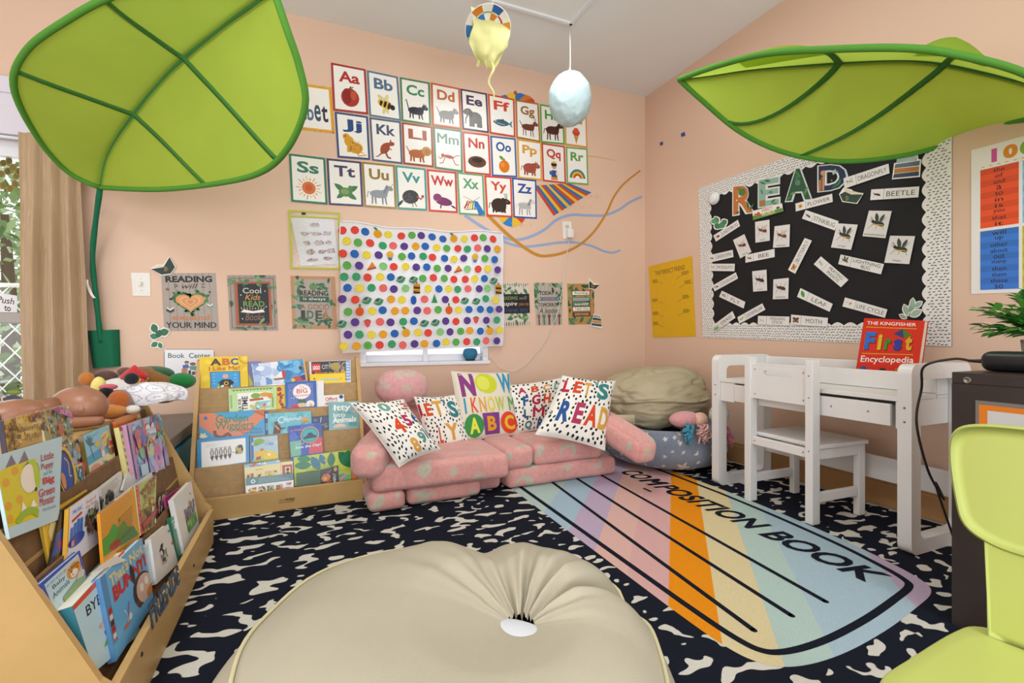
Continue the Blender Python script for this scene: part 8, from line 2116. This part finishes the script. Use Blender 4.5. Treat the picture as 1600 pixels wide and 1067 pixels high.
# plant
pb = V((1.93, .672, ZT))
pl_ = thing('potted_plant', pb, 'small artificial leafy green plant in a grey pot on the dark cabinet', 'plant')
link('pot', MB().lathe([(.038, .0005), (.048, .06), (.05, .085), (.046, .086), (.044, .07), (.01, .068)], pb, 28), mat('grey_speckled_pot', '#a8a29a', .7, .2, vary=.25, vscale=160), pl_)
rl2 = random.Random(16); mb, st = MB(), MB()
for s_ in range(70):
    a = rl2.uniform(0, 2 * PI); el = rl2.uniform(.25, 1.35); L_ = rl2.uniform(.09, .17)
    d = V((math.cos(a) * math.cos(el), math.sin(a) * math.cos(el), math.sin(el)))
    p = pb + V((0, 0, .09)); ps = [p + d * (L_ * k / 6) + V((0, 0, -.02 * (k / 6) ** 2)) for k in range(7)]
    st.tube(ps, .0012, 5)
    for k in range(2, 7):
        for sg in (-1, 1):
            t = (ps[min(k + 1, 6)] - ps[k - 1]).normalized(); sd = t.cross(V((0, 0, 1))).normalized() * sg
            ld = (t * .8 + sd * .7 + V((0, 0, rl2.uniform(-.2, .3)))).normalized(); ln = rl2.uniform(.035, .06); wv = ld.cross(V((0, 0, 1)) + V((rl2.uniform(-.4, .4), rl2.uniform(-.4, .4), 0))).normalized() * ln * .17
            q_ = ps[k]; cc_ = rl2.choice(['#3f8a34', '#56a03f', '#2f7030', '#6fb24a'])
            mb.add([q_, q_ + ld * ln * .35 + wv, q_ + ld * ln * .7 + wv * .8 + V((0, 0, -.003)), q_ + ld * ln + V((0, 0, -.009)), q_ + ld * ln * .7 - wv * .8 + V((0, 0, -.003)), q_ + ld * ln * .35 - wv], [(0, 1, 5), (1, 2, 4, 5), (2, 3, 4)], cc_)
link('leaves', mb, mat('plastic_leaf', 'attr', .45, .35, trans=.25), pl_)
link('stems', st, mat('plant_stem', '#4f6a30', .6, .2), pl_)

# ---------------------------------------------------------------- lime green chair in the foreground
gc = thing('green_chair', (.92, .36, 0), 'lime green plastic kids chair in the right foreground', 'chair')
LM = mat('lime_plastic', '#b9c266', .42, .35, vary=.02, vscale=6)
G_ = Matrix.Translation((1.03, .40, 0)) @ Matrix.Rotation(.17, 4, 'Z')
def curve(pts, n=5): return smooth(pts, n, True)
def pad(pts, fn, th, bev=.006):
    """plate with rounded rim: outline pts (2d) mapped by fn(a, b, h)"""
    mb = MB(); n = len(pts); cx = sum(p[0] for p in pts) / n; cy = sum(p[1] for p in pts) / n
    lay = [(.965, 0), (.99, bev * .3), (1, bev), (1, th - bev), (.99, th - bev * .3), (.965, th)]
    for k, h in lay: mb.v += [fn(cx + (x - cx) * k, cy + (y - cy) * k, h) for x, y in pts]
    m = len(lay) - 1
    for j in range(m):
        for i in range(n): mb.f.append([j * n + i, j * n + (i + 1) % n, (j + 1) * n + (i + 1) % n, (j + 1) * n + i])
    # filled caps in rings so the plate can bend
    def cap(base, h):
        prev = base; r = 6
        for q in range(1, r):
            k = .965 * (1 - q / r); b0 = len(mb.v); mb.v.extend(fn(cx + (x - cx) * k, cy + (y - cy) * k, h) for x, y in pts)
            for i in range(n): mb.f.append([prev + i, prev + (i + 1) % n, b0 + (i + 1) % n, b0 + i])
            prev = b0
        mb.f.append([prev + i for i in range(n)])
    cap(0, 0); cap(m * n, th)
    mb.c = [None] * len(mb.f); mb.sm = [True] * len(mb.f)
    return mb
S_ = -.035
seat_o = curve([(.035, .075 + S_), (-.02, .098 + S_), (-.15, .112 + S_), (-.26, .115 + S_), (-.29, .08 + S_), (-.295, S_), (-.29, -.08 + S_), (-.26, -.115 + S_), (-.15, -.112 + S_), (-.02, -.098 + S_), (.035, -.075 + S_), (.05, S_)])
link('seat', pad(seat_o, lambda a, b, h: G_ @ V((a, b, .256 + h - .012 * (1 - (a + .13) ** 2 / .03) * .5)), .03), LM, gc)
B_ = -.028
back_o = curve([(.104 + B_, .085), (.112 + B_, .045), (.102 + B_, -.03), (.088 + B_, -.075), (.05 + B_, -.096), (B_, -.1), (-.05 + B_, -.096), (-.088 + B_, -.075), (-.102 + B_, -.03), (-.112 + B_, .045), (-.104 + B_, .085), (-.07 + B_, .1), (B_, .103), (.07 + B_, .1)])
link('backrest', pad(back_o, lambda a, b, h: G_ @ V((.012 + h + .10 * (b + .08) + .6 * (a - B_) ** 2, a, .527 + b)), .02), LM, gc)
link('back_post', pad([(.027, 0), (.029, .07), (.034, .17), (.036, .21), (-.036, .21), (-.034, .17), (-.029, .07), (-.027, 0)], lambda a, b, h: G_ @ V((.006 + h + .06 * b, a, .275 + b)), .02, .004), LM, gc)
for sx in (-.245, .0):
    for sy in (-.075, .075): link('leg', MB().tube([G_ @ V((sx, sy + S_, .262)), G_ @ V((sx * 1.12 + (.02 if sx == 0 else 0), sy * 1.35 + S_, .001))], [.022, .018], 14), LM, gc)
